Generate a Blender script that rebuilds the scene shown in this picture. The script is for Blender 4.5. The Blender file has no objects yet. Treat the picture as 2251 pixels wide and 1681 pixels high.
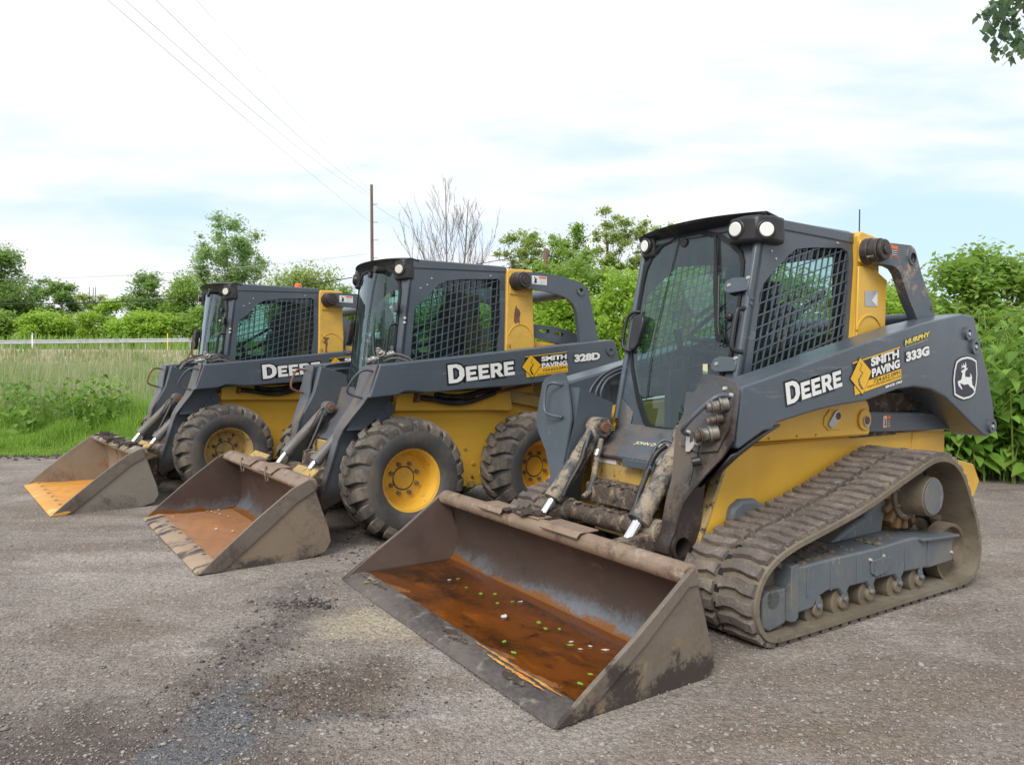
import bpy, bmesh, math, random
import numpy as np
from mathutils import Vector, Matrix
from mathutils.geometry import tessellate_polygon
R = math.radians
PI = math.pi
scene = bpy.context.scene
col = scene.collection

# ---------------------------------------------------------------- camera
cd = bpy.data.cameras.new('camera')
cam = bpy.data.objects.new('camera', cd)
col.objects.link(cam)
pitch, roll = 0.01866, 0.00549
fw = Vector((0, math.cos(pitch), -math.sin(pitch)))
upv = Vector((0, math.sin(pitch), math.cos(pitch)))
rt = Vector((1, 0, 0))
cr, sr = math.cos(roll), math.sin(roll)
r2, u2 = rt * cr + upv * sr, upv * cr - rt * sr
cam.matrix_world = Matrix(((r2.x, u2.x, -fw.x, 0), (r2.y, u2.y, -fw.y, 0), (r2.z, u2.z, -fw.z, 1.2638), (0, 0, 0, 1)))
cd.sensor_width = 36
cd.lens = 36 * 1597.98 / 2251
cd.clip_start = .05
cd.clip_end = 3000
scene.camera = cam

# ---------------------------------------------------------------- world, sun, exposure
SUN_EL, SUN_AZ = 42, 205          # degrees; azimuth measured clockwise from +Y
world = bpy.data.worlds.new('World')
scene.world = world
world.use_nodes = True
wn = world.node_tree
wn.nodes.clear()


def N(nt, t, **k):
    n = nt.nodes.new(t)
    for a, b in k.items():
        if hasattr(n, a) and not a.startswith('i_'):
            setattr(n, a, b)
    return n


def inp(n, key, val):
    n.inputs[key].default_value = val


def L(nt, a, b):
    nt.links.new(a, b)


def math_node(nt, op, a, b=None, c=None, clamp=False):
    n = nt.nodes.new('ShaderNodeMath')
    n.operation = op
    n.use_clamp = clamp
    for i, v in enumerate((a, b, c)):
        if v is None:
            continue
        if isinstance(v, (int, float)):
            n.inputs[i].default_value = v
        else:
            nt.links.new(v, n.inputs[i])
    return n.outputs[0]


def maprange(nt, v, a, b, c=0., d=1., smooth=True):
    n = nt.nodes.new('ShaderNodeMapRange')
    if smooth:
        n.interpolation_type = 'SMOOTHSTEP'
    nt.links.new(v, n.inputs[0])
    for i, x in enumerate((a, b, c, d)):
        n.inputs[i + 1].default_value = x
    return n.outputs[0]


def mixc(nt, f, a, b):
    n = nt.nodes.new('ShaderNodeMix')
    n.data_type = 'RGBA'
    for i, v in ((0, f), (6, a), (7, b)):
        if isinstance(v, (int, float)):
            n.inputs[i].default_value = v
        elif isinstance(v, tuple):
            n.inputs[i].default_value = (v[0], v[1], v[2], 1)
        else:
            nt.links.new(v, n.inputs[i])
    return n.outputs[2]


def noise(nt, vec, scale, detail=4, rough=.55, dist=0.):
    n = nt.nodes.new('ShaderNodeTexNoise')
    nt.links.new(vec, n.inputs['Vector'])
    n.inputs['Scale'].default_value = scale
    n.inputs['Detail'].default_value = detail
    n.inputs['Roughness'].default_value = rough
    n.inputs['Distortion'].default_value = dist
    return n.outputs['Fac']


def mapping(nt, vec, loc=(0, 0, 0), rot=(0, 0, 0), sc=(1, 1, 1)):
    n = nt.nodes.new('ShaderNodeMapping')
    nt.links.new(vec, n.inputs[0])
    n.inputs[1].default_value = loc
    n.inputs[2].default_value = rot
    n.inputs[3].default_value = sc
    return n.outputs[0]


sky = N(wn, 'ShaderNodeTexSky', sky_type='NISHITA', sun_disc=False)
sky.sun_elevation = R(SUN_EL)
sky.sun_rotation = R(SUN_AZ)
sky.air_density = 1.0
sky.dust_density = 1.2
tc = N(wn, 'ShaderNodeTexCoord')
gen = tc.outputs['Generated']
sep = N(wn, 'ShaderNodeSeparateXYZ')
L(wn, gen, sep.inputs[0])
# azimuth-like and elevation-like coordinates of the direction
gx = math_node(wn, 'DIVIDE', sep.outputs[0], math_node(wn, 'MAXIMUM', sep.outputs[1], .15))
zz = math_node(wn, 'DIVIDE', sep.outputs[2], math_node(wn, 'MAXIMUM', sep.outputs[1], .15))
cmb = N(wn, 'ShaderNodeCombineXYZ')
L(wn, gx, cmb.inputs[0])
L(wn, zz, cmb.inputs[1])
pv = mapping(wn, cmb.outputs[0], rot=(0, 0, R(8)), sc=(1.0, 4.2, 1))
n1 = noise(wn, pv, 1.9, 5, .48, .6)
n2 = noise(wn, pv, 6.5, 5, .5, .3)
nn = math_node(wn, 'ADD', math_node(wn, 'MULTIPLY', n1, .72), math_node(wn, 'MULTIPLY', n2, .28))


def patch(cx, cz, sx, sz, amp):
    a = math_node(wn, 'DIVIDE', math_node(wn, 'SUBTRACT', gx, cx), sx)
    b = math_node(wn, 'DIVIDE', math_node(wn, 'SUBTRACT', zz, cz), sz)
    d = math_node(wn, 'ADD', math_node(wn, 'MULTIPLY', a, a), math_node(wn, 'MULTIPLY', b, b))
    e = math_node(wn, 'POWER', 2.718, math_node(wn, 'MULTIPLY', d, -1))
    return math_node(wn, 'MULTIPLY', e, amp)


tot = nn
for p in ((.60, .20, .22, .060, -.38), (.13, .245, .12, .022, -.16), (-.46, .215, .20, .028, -.11), (.40, .42, .24, .028, -.10),
          (-.04, .19, .10, .025, -.14), (.10, .31, .20, .025, -.07), (.55, .36, .5, .07, -.05), (-.35, .44, .6, .10, .22), (.1, .47, .5, .06, .16), (.30, .225, .16, .022, .24), (-.35, .30, .3, .04, .07)):
    tot = math_node(wn, 'ADD', tot, patch(*p))
cl = maprange(wn, tot, .20, .62)
skyc = N(wn, 'ShaderNodeVectorMath', operation='MULTIPLY')
L(wn, sky.outputs[0], skyc.inputs[0])
skyc.inputs[1].default_value = (1.35, 1.45, 1.30)
# thin veil so that even the gaps are pale
base = mixc(wn, .90, skyc.outputs[0], (6.0, 7.9, 9.9))
cloud = mixc(wn, maprange(wn, n2, .35, .65), (8.6, 8.8, 9.1), (9.3, 9.3, 9.4))
skyout = mixc(wn, cl, base, cloud)
bg = N(wn, 'ShaderNodeBackground')
bg.inputs[1].default_value = .1
L(wn, skyout, bg.inputs[0])
wo = N(wn, 'ShaderNodeOutputWorld')
L(wn, bg.outputs[0], wo.inputs[0])

sd = bpy.data.lights.new('sun', 'SUN')
sun = bpy.data.objects.new('sun', sd)
col.objects.link(sun)
sd.energy = 2.3
sd.angle = R(28)
sd.color = (1, .96, .9)
el, az = R(SUN_EL), R(SUN_AZ)
sdir = Vector((math.sin(az) * math.cos(el), math.cos(az) * math.cos(el), math.sin(el)))
sun.rotation_euler = (-sdir).to_track_quat('-Z', 'Y').to_euler()

vs = scene.view_settings
vs.view_transform = 'Standard'
vs.look = 'None'
vs.exposure = 0.24
vs.gamma = 1
vs.use_curve_mapping = False
scene.cycles.max_bounces = 8
scene.cycles.transparent_max_bounces = 24
scene.cycles.use_denoising = True

# ---------------------------------------------------------------- materials
MATS = {}


def newmat(name):
    m = bpy.data.materials.new(name)
    m.use_nodes = True
    m.node_tree.nodes.clear()
    MATS[name] = m
    return m, m.node_tree


def finish(nt, shader, bump=None):
    o = nt.nodes.new('ShaderNodeOutputMaterial')
    nt.links.new(shader, o.inputs[0])


def pmat(name, base, rough=.5, metal=0., layers=(), bump=(), spec=.5, coat=0., var=.06, island=False):
    """layers: (color, scale, lo, hi, rough, zlo, zhi, stretch) ; zlo/zhi: mask grows from zlo to zhi (object Z)"""
    m, nt = newmat(name)
    t = nt.nodes.new('ShaderNodeTexCoord').outputs['Object']
    v0 = noise(nt, t, 3.3, 5)
    c = mixc(nt, maprange(nt, v0, .3, .7), tuple(x * (1 - var) for x in base), tuple(x * (1 + var) for x in base))
    if island:
        g = nt.nodes.new('ShaderNodeNewGeometry')
        c = mixc(nt, g.outputs['Random Per Island'], c, island)
    rg = nt.nodes.new('ShaderNodeValue')
    rg.outputs[0].default_value = rough
    rgo = rg.outputs[0]
    sepz = nt.nodes.new('ShaderNodeSeparateXYZ')
    nt.links.new(t, sepz.inputs[0])
    seed = 0
    for ly in layers:
        cc, sc, lo, hi, rr, zlo, zhi, st = (list(ly) + [None] * 8)[:8]
        seed += 7.3
        vec = mapping(nt, t, loc=(seed, seed * .7, seed * 1.3), sc=st or (1, 1, 1))
        nz = math_node(nt, 'MULTIPLY_ADD', math_node(nt, 'SUBTRACT', noise(nt, vec, sc, 8, .66, .4), .5), 1.35, .5)
        nz = math_node(nt, 'MULTIPLY_ADD', math_node(nt, 'SUBTRACT', noise(nt, vec, sc * 9 + 30, 3, .7), .5), .34, nz)
        if zlo is not None:
            g = maprange(nt, sepz.outputs[2], zlo, zhi, 0, 1, False)
            nz = math_node(nt, 'MULTIPLY_ADD', g, .5, math_node(nt, 'ADD', nz, -.25))
        mk = maprange(nt, nz, lo - .03, hi + .06)
        c = mixc(nt, mk, c, cc)
        mm = nt.nodes.new('ShaderNodeMix')
        nt.links.new(mk, mm.inputs[0])
        nt.links.new(rgo, mm.inputs[2])
        mm.inputs[3].default_value = rr
        rgo = mm.outputs[0]
    p = nt.nodes.new('ShaderNodeBsdfPrincipled')
    nt.links.new(c, p.inputs['Base Color'])
    rn = maprange(nt, noise(nt, t, 9, 5), .3, .7, .9, 1.12, False)
    nt.links.new(math_node(nt, 'MULTIPLY', rgo, rn, clamp=True), p.inputs['Roughness'])
    p.inputs['Metallic'].default_value = metal
    p.inputs['Specular IOR Level'].default_value = spec
    p.inputs['Coat Weight'].default_value = coat
    prev = None
    for (sc, strg, dist) in bump:
        b = nt.nodes.new('ShaderNodeBump')
        b.inputs['Strength'].default_value = strg
        b.inputs['Distance'].default_value = dist
        nt.links.new(noise(nt, t, sc, 6, .6), b.inputs['Height'])
        if prev:
            nt.links.new(prev, b.inputs['Normal'])
        prev = b.outputs[0]
    if prev:
        nt.links.new(prev, p.inputs['Normal'])
    finish(nt, p.outputs[0])
    return m


MUD = (.17, .125, .09)
DMUD = (.055, .038, .030)
DUST = (.30, .25, .19)
slate = pmat('slate_paint', (.082, .100, .122), .30, 0, [(DUST, 2.2, .60, 1.3, .6), ((.24, .25, .26), 60, .80, .84, .6), ((.17, .19, .21), 22, .66, .74, .5, None, None, (.10, 1, .9)), ((.10, .118, .138), 5, .60, .95, .45)], bump=[(4, .05, .01)])
dmud2 = pmat('dry_mud', (.17, .135, .10), .9, 0, [((.07, .055, .045), 20, .5, .7, .9)], bump=[(60, .8, .006)])
slate_far = pmat('slate_paint_muddy_foot', (.082, .100, .122), .34, 0, [((.17, .135, .105), 4, .52, .62, .8, .72, .30), ((.34, .32, .28), 18, .74, .84, .7)], bump=[(25, .15, .004)])
slate_dirty = pmat('slate_paint_muddy', (.085, .096, .112), .5, 0, [(MUD, 3.0, .42, .72, .85), (DMUD, 5, .62, .76, .55), ((.33, .29, .23), 16, .72, .80, .8)], bump=[(30, .4, .008)])
arm_dirty = pmat('slate_paint_oily', (.080, .088, .098), .42, 0, [((.135, .105, .084), 2.5, .42, .70, .7, 1.40, .80), ((.040, .030, .027), 2.2, .38, .58, .38, 1.15, .50), ((.30, .26, .21), 18, .72, .8, .8)], bump=[(25, .3, .006)])
mudcyl = pmat('mud_caked_steel', (.07, .075, .08), .55, 0, [((.33, .27, .20), 9, .38, .56, .9), (DMUD, 22, .56, .64, .5)], bump=[(28, .8, .012)])
barrel = pmat('cylinder_paint', (.15, .14, .135), .45, 0, [((.17, .145, .115), 4, .48, .7, .8)], bump=[(30, .2, .004)])
dmud = pmat('dark_mud', (.085, .060, .045), .7, 0, [((.30, .24, .17), 12, .52, .66, .9), ((.025, .02, .018), 20, .58, .7, .35)], bump=[(30, 1., .015)])
yellow = pmat('yellow_paint', (.74, .43, .055), .34, 0, [((.46, .28, .07), 1.7, .58, 1.15, .6), (MUD, 7, .86, 1.0, .8)], bump=[(3, .05, .01)])
yellow_chip = pmat('yellow_paint_chipped', (.74, .44, .07), .42, 0, [((.46, .30, .09), 1.7, .50, .9, .7), ((.045, .022, .014), 6.5, .685, .70, .8), (MUD, 30, .74, .8, .8)])
yellow_mud = pmat('yellow_paint_muddy', (.52, .33, .08), .6, 0, [((.36, .27, .14), 4, .35, .65, .9), (DMUD, 22, .60, .68, .8)], bump=[(40, .5, .006)])
black = pmat('black_plastic', (.018, .018, .020), .42, 0, [((.10, .09, .08), 4, .55, .9, .8)])
blackrub = pmat('rubber_trim', (.012, .012, .013), .6)
hosem = pmat('hose_rubber', (.016, .016, .018), .42, 0, [((.10, .085, .07), 8, .55, .75, .8)])
tubem = pmat('hydraulic_tube', (.075, .088, .105), .4, .2, [((.16, .13, .10), 9, .5, .7, .7)])
tirem = pmat('tyre_rubber', (.062, .054, .047), .8, 0, [((.20, .165, .130), 3.2, .36, .72, .95), ((.30, .26, .21), 16, .58, .84, .95), ((.02, .018, .016), 9, .66, .8, .6)], bump=[(40, .5, .006), (9, .3, .01)])
wallm = pmat('tyre_sidewall', (.058, .058, .060), .6, 0, [((.12, .10, .08), 4, .42, .72, .9)], bump=[(90, .15, .002)])
trackm = pmat('track_rubber', (.125, .102, .090), .78, 0, [((.26, .21, .17), 4.5, .40, .72, .95), ((.085, .060, .062), 5, .56, .80, .5), ((.42, .37, .31), 26, .64, .80, .9)], bump=[(60, .8, .008), (12, .5, .012)])
trackin = pmat('track_inner_rubber', (.15, .12, .085), .85, 0, [((.20, .17, .125), 4, .40, .65, .95), ((.08, .065, .05), 20, .6, .75, .9)], bump=[(60, .3, .004)])
ucm = pmat('undercarriage_paint', (.115, .132, .150), .5, 0, [((.215, .185, .145), 3, .44, .80, .9), ((.36, .34, .30), 16, .66, .76, .7, None, None, (3, 1, .5)), (DMUD, 11, .72, .8, .7)], bump=[(30, .35, .005)])
rollm = pmat('roller_steel', (.17, .14, .105), .65, .25, [((.24, .19, .135), 6, .4, .65, .9), ((.20, .08, .03), 8, .66, .8, .8)], bump=[(35, .4, .004)])
sprm = pmat('sprocket_rust', (.22, .13, .06), .75, .1, [((.22, .095, .035), 8, .5, .7, .8), ((.17, .15, .11), 12, .55, .7, .9)], bump=[(35, .5, .006)])
bucket_out = pmat('bucket_steel_outside', (.195, .158, .122), .6, .15, [((.115, .090, .078), 2.0, .46, .80, .6), ((.46, .29, .11), 3.0, .57, .86, .8), ((.055, .042, .036), 5, .48, .56, .8, .24, -.03), ((.30, .26, .21), 40, .72, .8, .8)], bump=[(14, .25, .006), (60, .2, .002)])
bucket_in = pmat('bucket_steel_inside', (.080, .055, .045), .5, .2, [((.17, .115, .085), 2.4, .56, 1.0, .7), ((.15, .165, .185), 1.4, .52, .78, .34, .26, .04), ((.040, .030, .026), 2.6, .62, .95, .4), ((.20, .075, .014), 3, .50, .60, .5, .085, .030)], bump=[(18, .2, .004)])
bucket_in_tan = pmat('bucket_steel_inside_tan', (.27, .22, .165), .6, .15, [((.14, .10, .075), 2.2, .52, .75, .6), ((.30, .14, .05), 4, .64, .8, .8)], bump=[(18, .2, .004)])
bartop = pmat('bucket_bar_steel', (.27, .19, .135), .5, .15, [((.13, .08, .06), 6, .52, .72, .6), ((.36, .30, .23), 12, .58, .7, .8)], bump=[(30, .3, .004)])
floor_wet = pmat('bucket_floor_rust', (.22, .082, .014), .6, 0, [((.50, .19, .022), 6, .54, .80, .6, None, None, (1, .30, 1)), ((.050, .024, .014), 2.6, .44, .66, .5, None, None, (1, .4, 1)), ((.03, .014, .010), 9, .60, .75, .5)], bump=[(25, .3, .004)])
floor_mid = pmat('bucket_floor_orange', (.34, .155, .065), .65, 0, [((.62, .22, .03), 2.0, .55, .95, .7), ((.30, .19, .12), 2.6, .50, .85, .7), ((.09, .065, .05), 3.0, .66, .95, .6)], bump=[(25, .3, .004)])
floor_new = pmat('bucket_floor_bright_orange', (.66, .29, .045), .65, 0, [((.70, .40, .09), 3, .5, .75, .7), ((.50, .18, .03), 5, .6, .8, .7)], bump=[(25, .2, .003)])
lip_m = pmat('cutting_edge_grey', (.125, .104, .090), .5, .1, [((.050, .042, .040), 2.6, .42, .62, .45, None, None, (1, .6, 1)), ((.27, .23, .19), 5, .60, .80, .8), ((.66, .29, .04), 3.2, .72, .78, .8, None, None, (2, .6, 1)), ((.30, .26, .22), 9, .60, .80, .9)], bump=[(40, .6, .006)])
lip_m2 = pmat('cutting_edge_worn', (.36, .26, .175), .65, 0, [((.050, .040, .038), 7, .50, .60, .5, None, None, (.6, 1, 1)), ((.45, .22, .08), 6, .6, .75, .8)], bump=[(40, .6, .006)])
lip_m3 = pmat('cutting_edge_orange', (.62, .30, .06), .65, 0, [((.74, .50, .20), 5, .55, .75, .7)], bump=[(40, .2, .003)])
chrome = pmat('chrome_rod', (.85, .86, .88), .12, 1.0)
steel = pmat('bright_steel', (.55, .53, .50), .35, .9, [((.25, .20, .15), 14, .5, .65, .7)])
steel_dirty = pmat('grimy_steel', (.26, .235, .21), .42, .6, [((.10, .075, .06), 14, .44, .60, .7)])
boltm_dull = pmat('dusty_bolt', (.30, .26, .21), .6, .3)
boltm = pmat('zinc_bolt', (.62, .60, .55), .4, .5)
rustm = pmat('rusty_steel', (.20, .095, .055), .8, .1, [((.12, .06, .04), 12, .5, .7, .8)], bump=[(40, .4, .003)])
lens = pmat('lamp_lens', (.80, .80, .76), .15, 0, coat=1.)
lensa = pmat('lamp_lens_warm', (.62, .58, .50), .2, 0, coat=1.)
white = pmat('decal_white', (.80, .80, .78), .45)
dblack = pmat('decal_black', (.012, .012, .014), .4)
dnavy = pmat('decal_navy', (.018, .018, .040), .35)
dyel = pmat('decal_yellow', (.80, .46, .02), .4)
dgold = pmat('decal_gold', (.78, .62, .10), .4)
dgreen = pmat('decal_green', (.05, .30, .03), .4)
dorange = pmat('decal_orange', (.75, .16, .03), .45)
cream = pmat('decal_cream', (.70, .66, .42), .5)
orangem = pmat('orange_plastic', (.80, .14, .02), .35, coat=.5)
seatm = pmat('seat_vinyl', (.022, .022, .024), .5)
cabin = pmat('cab_interior', (.030, .032, .034), .7)
galv = pmat('galvanised_steel', (.50, .52, .54), .45, .6, [((.35, .36, .37), 3, .5, .7, .6)])
barkm = pmat('bark', (.16, .13, .105), .9, 0, [((.07, .06, .05), 12, .5, .7, .9, None, None, (1, 1, .2))], bump=[(20, .6, .02)])
deadbark = pmat('dead_bark', (.24, .20, .18), .9)
woodm = pmat('pole_wood', (.20, .13, .10), .85, 0, [((.09, .06, .05), 10, .5, .75, .9, None, None, (1, 1, .1))])
rockm = pmat('stone', (.21, .182, .165), .9, 0, island=(.38, .34, .31), bump=[(30, .3, .01)])
clod = pmat('asphalt_clod', (.045, .038, .036), .8, 0, island=(.11, .09, .075), bump=[(30, .5, .01)])
carm = pmat('white_car_paint', (.75, .76, .78), .2, 0, coat=1.)
darkglass = pmat('dark_glass', (.02, .025, .03), .08, 0)
cablem = pmat('cable_black', (.02, .02, .022), .6)
wirem = pmat('wire_grey', (.42, .44, .47), .6)


def schlick(nt, f0, k=1.):
    lw = nt.nodes.new('ShaderNodeLayerWeight')
    p5 = math_node(nt, 'POWER', lw.outputs['Facing'], 4.2)
    return math_node(nt, 'MULTIPLY_ADD', p5, k * (1 - f0), f0, clamp=True)


def glassmat(name, tint, refl, dust):
    m, nt = newmat(name)
    tr = nt.nodes.new('ShaderNodeBsdfTransparent')
    tr.inputs[0].default_value = (*tint, 1)
    gl = nt.nodes.new('ShaderNodeBsdfGlossy')
    gl.inputs['Roughness'].default_value = .015
    gl.inputs[0].default_value = (.78, .92, 1, 1)
    f = schlick(nt, refl)
    mx = nt.nodes.new('ShaderNodeMixShader')
    nt.links.new(f, mx.inputs[0])
    nt.links.new(tr.outputs[0], mx.inputs[1])
    nt.links.new(gl.outputs[0], mx.inputs[2])
    df = nt.nodes.new('ShaderNodeBsdfDiffuse')
    df.inputs[0].default_value = (.42, .43, .40, 1)
    t = nt.nodes.new('ShaderNodeTexCoord').outputs['Object']
    dn = maprange(nt, noise(nt, mapping(nt, t, sc=(1, 1, .5)), 3, 6), .35, .75, dust * .4, dust * 1.8)
    m2 = nt.nodes.new('ShaderNodeMixShader')
    nt.links.new(dn, m2.inputs[0])
    nt.links.new(mx.outputs[0], m2.inputs[1])
    nt.links.new(df.outputs[0], m2.inputs[2])
    finish(nt, m2.outputs[0])
    return m


glass_front = glassmat('windscreen_glass', (.44, .66, .62), .08, .045)
glass_side = glassmat('side_glass', (.40, .62, .56), .07, .03)


def leafmat(name, a, b, trans=.48, dark=None):
    m, nt = newmat(name)
    g = nt.nodes.new('ShaderNodeNewGeometry')
    t = nt.nodes.new('ShaderNodeTexCoord').outputs['Object']
    c = mixc(nt, g.outputs['Random Per Island'], a, b)
    if dark:
        c = mixc(nt, maprange(nt, noise(nt, t, .9, 3), .42, .66), c, dark)
    p = nt.nodes.new('ShaderNodeBsdfPrincipled')
    nt.links.new(c, p.inputs['Base Color'])
    p.inputs['Roughness'].default_value = .5
    p.inputs['Specular IOR Level'].default_value = .35
    tl = nt.nodes.new('ShaderNodeBsdfTranslucent')
    hs = nt.nodes.new('ShaderNodeHueSaturation')
    hs.inputs['Value'].default_value = 1.5
    hs.inputs['Hue'].default_value = .485
    nt.links.new(c, hs.inputs['Color'])
    nt.links.new(hs.outputs[0], tl.inputs[0])
    mx = nt.nodes.new('ShaderNodeMixShader')
    mx.inputs[0].default_value = trans
    nt.links.new(p.outputs[0], mx.inputs[1])
    nt.links.new(tl.outputs[0], mx.inputs[2])
    finish(nt, mx.outputs[0])
    return m


lf_dark = leafmat('leaf_dark', (.16, .27, .075), (.29, .43, .13))
lf_mid = leafmat('leaf_mid', (.18, .31, .055), (.32, .47, .11))
lf_lime = leafmat('leaf_lime', (.25, .40, .05), (.41, .58, .11))
lf_will = leafmat('leaf_willow', (.26, .36, .09), (.40, .49, .16))
lf_loc = leafmat('leaf_locust', (.24, .34, .08), (.38, .47, .15))
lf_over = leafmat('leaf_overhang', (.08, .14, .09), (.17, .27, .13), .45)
lf_popl = leafmat('leaf_poplar', (.22, .35, .13), (.38, .51, .23))
lf_lime2 = leafmat('leaf_weed_mixed', (.10, .21, .035), (.30, .44, .09))
lf_knot = leafmat('leaf_knotweed', (.075, .18, .020), (.25, .42, .07), .34)
lf_weed = leafmat('leaf_weed', (.17, .31, .04), (.31, .48, .09), .45)
lf_tan = leafmat('reed', (.25, .31, .12), (.54, .52, .34), .35, (.18, .30, .07))
lf_float = leafmat('floating_leaf_green', (.10, .26, .02), (.26, .46, .06), .2)
petal = leafmat('pale_petal', (.72, .70, .60), (.80, .80, .72), .2)

# water in the bucket
wm, nt = newmat('water')
tr = nt.nodes.new('ShaderNodeBsdfTransparent')
tr.inputs[0].default_value = (.86, .72, .50, 1)
gl = nt.nodes.new('ShaderNodeBsdfGlossy')
gl.inputs['Roughness'].default_value = .03
mx = nt.nodes.new('ShaderNodeMixShader')
nt.links.new(schlick(nt, .025), mx.inputs[0])
nt.links.new(tr.outputs[0], mx.inputs[1])
nt.links.new(gl.outputs[0], mx.inputs[2])
finish(nt, mx.outputs[0])
waterm = wm


# ---------------------------------------------------------------- mesh helpers
def mk(name, me, mat, parent=None, smooth=35, **kw):
    o = bpy.data.objects.new(name, me)
    col.objects.link(o)
    if mat is not None and len(me.materials) == 0:
        me.materials.append(mat)
    if smooth and len(me.polygons):
        me.polygons.foreach_set('use_smooth', [True] * len(me.polygons))
        me.set_sharp_from_angle(angle=R(smooth))
    if parent:
        o.parent = parent
    return o


def tag(o, label=None, cat=None, group=None, kind=None):
    for k, v in (('label', label), ('category', cat), ('group', group), ('kind', kind)):
        if v:
            o[k] = v
    return o


def bm2(name, bm, mat, parent=None, smooth=35, bevel=0, seg=2):
    me = bpy.data.meshes.new(name)
    bmesh.ops.recalc_face_normals(bm, faces=bm.faces)
    bm.to_mesh(me)
    bm.free()
    o = mk(name, me, mat, parent, smooth)
    if bevel:
        md = o.modifiers.new('b', 'BEVEL')
        md.width = bevel
        md.segments = seg
        md.limit_method = 'ANGLE'
        md.angle_limit = R(35)
    return o


def b_prism(bm, outer, y0, y1, holes=(), axis=1):
    """extruded polygon: outer given as pairs in the two other axes"""
    loops = [list(outer)] + [list(h) for h in holes]

    def P(a, b, w):
        return {1: (a, w, b), 0: (w, a, b), 2: (a, b, w)}[axis]
    vs = []
    for w in (y0, y1):
        vs.append([[bm.verts.new(P(a, b, w)) for a, b in lp] for lp in loops])
    if holes:
        tris = tessellate_polygon([[Vector((a, b, 0)) for a, b in lp] for lp in loops])
        for s in (0, 1):
            flat = [v for lp in vs[s] for v in lp]
            for t in tris:
                try:
                    bm.faces.new([flat[i] for i in t])
                except ValueError:
                    pass
    else:
        bm.faces.new(vs[0][0])
        bm.faces.new(vs[1][0][::-1])
    for l0, l1 in zip(vs[0], vs[1]):
        n = len(l0)
        for i in range(n):
            j = (i + 1) % n
            bm.faces.new((l0[i], l0[j], l1[j], l1[i]))
    return bm


def prism(name, outer, y0, y1, mat, parent, holes=(), axis=1, bevel=.004, seg=2):
    bm = bmesh.new()
    b_prism(bm, outer, y0, y1, holes, axis)
    return bm2(name, bm, mat, parent, 35, bevel if not holes else 0, seg)


def b_box(bm, c, s, rot=None):
    m = Matrix.Translation(c)
    if rot is not None:
        m = m @ rot
    m = m @ Matrix.Diagonal((s[0], s[1], s[2], 1))
    bmesh.ops.create_cube(bm, size=1, matrix=m)


def box(name, c, s, mat, parent, bevel=.004, rot=None):
    bm = bmesh.new()
    b_box(bm, c, s, rot)
    return bm2(name, bm, mat, parent, 35, bevel)


def b_cyl(bm, p0, p1, r0, r1=None, seg=20, caps=True):
    p0, p1 = Vector(p0), Vector(p1)
    if r1 is None:
        r1 = r0
    d = p1 - p0
    m = Matrix.Translation((p0 + p1) / 2) @ d.to_track_quat('Z', 'Y').to_matrix().to_4x4()
    bmesh.ops.create_cone(bm, cap_ends=caps, segments=seg, radius1=r0, radius2=r1, depth=d.length, matrix=m)


def cyl(name, p0, p1, r, mat, parent, r1=None, seg=20, bevel=0):
    bm = bmesh.new()
    b_cyl(bm, p0, p1, r, r1, seg)
    return bm2(name, bm, mat, parent, 35, bevel)


def b_tube(bm, pts, r, seg=8, r1=None, cap=True):
    pts = [Vector(p) for p in pts]
    n = len(pts)
    prev = None
    t0 = (pts[1] - pts[0]).normalized()
    nrm = t0.orthogonal().normalized()
    for i, p in enumerate(pts):
        t = (pts[min(i + 1, n - 1)] - pts[max(i - 1, 0)])
        if t.length < 1e-9:
            t = t0
        t.normalize()
        nrm = (nrm - t * nrm.dot(t))
        if nrm.length < 1e-6:
            nrm = t.orthogonal()
        nrm.normalize()
        bi = t.cross(nrm)
        rr = r if r1 is None else r + (r1 - r) * i / (n - 1)
        ring = [bm.verts.new(p + (nrm * math.cos(a) + bi * math.sin(a)) * rr) for a in [2 * PI * k / seg for k in range(seg)]]
        if prev:
            for k in range(seg):
                bm.faces.new((prev[k], prev[(k + 1) % seg], ring[(k + 1) % seg], ring[k]))
        elif cap:
            bm.faces.new(ring[::-1])
        prev = ring
    if cap:
        bm.faces.new(prev)


def smooth_path(pts, it=2):
    pts = [Vector(p) for p in pts]
    for _ in range(it):
        q = [pts[0]]
        for a, b in zip(pts, pts[1:]):
            q += [a * .75 + b * .25, a * .25 + b * .75]
        q.append(pts[-1])
        pts = q
    return pts


def tube(name, pts, r, mat, parent, seg=8, it=2, r1=None):
    bm = bmesh.new()
    b_tube(bm, smooth_path(pts, it) if it else pts, r, seg, r1)
    return bm2(name, bm, mat, parent, 60)


def b_lathe(bm, prof, c, seg=48, axis='y'):
    """prof: (radius, offset along axis); c centre"""
    rings = []
    for r, w in prof:
        rings.append([bm.verts.new((c[0] + r * math.cos(a), c[1] + w, c[2] + r * math.sin(a))) for a in [2 * PI * k / seg for k in range(seg)]])
    for a, b in zip(rings, rings[1:]):
        for k in range(seg):
            bm.faces.new((a[k], a[(k + 1) % seg], b[(k + 1) % seg], b[k]))
    return rings


def sphere(name, c, r, mat, parent, sc=(1, 1, 1), seg=12):
    bm = bmesh.new()
    bmesh.ops.create_uvsphere(bm, u_segments=seg, v_segments=seg // 2 + 2, radius=r, matrix=Matrix.Translation(c) @ Matrix.Diagonal((*sc, 1)))
    return bm2(name, bm, mat, parent, 80)


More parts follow.
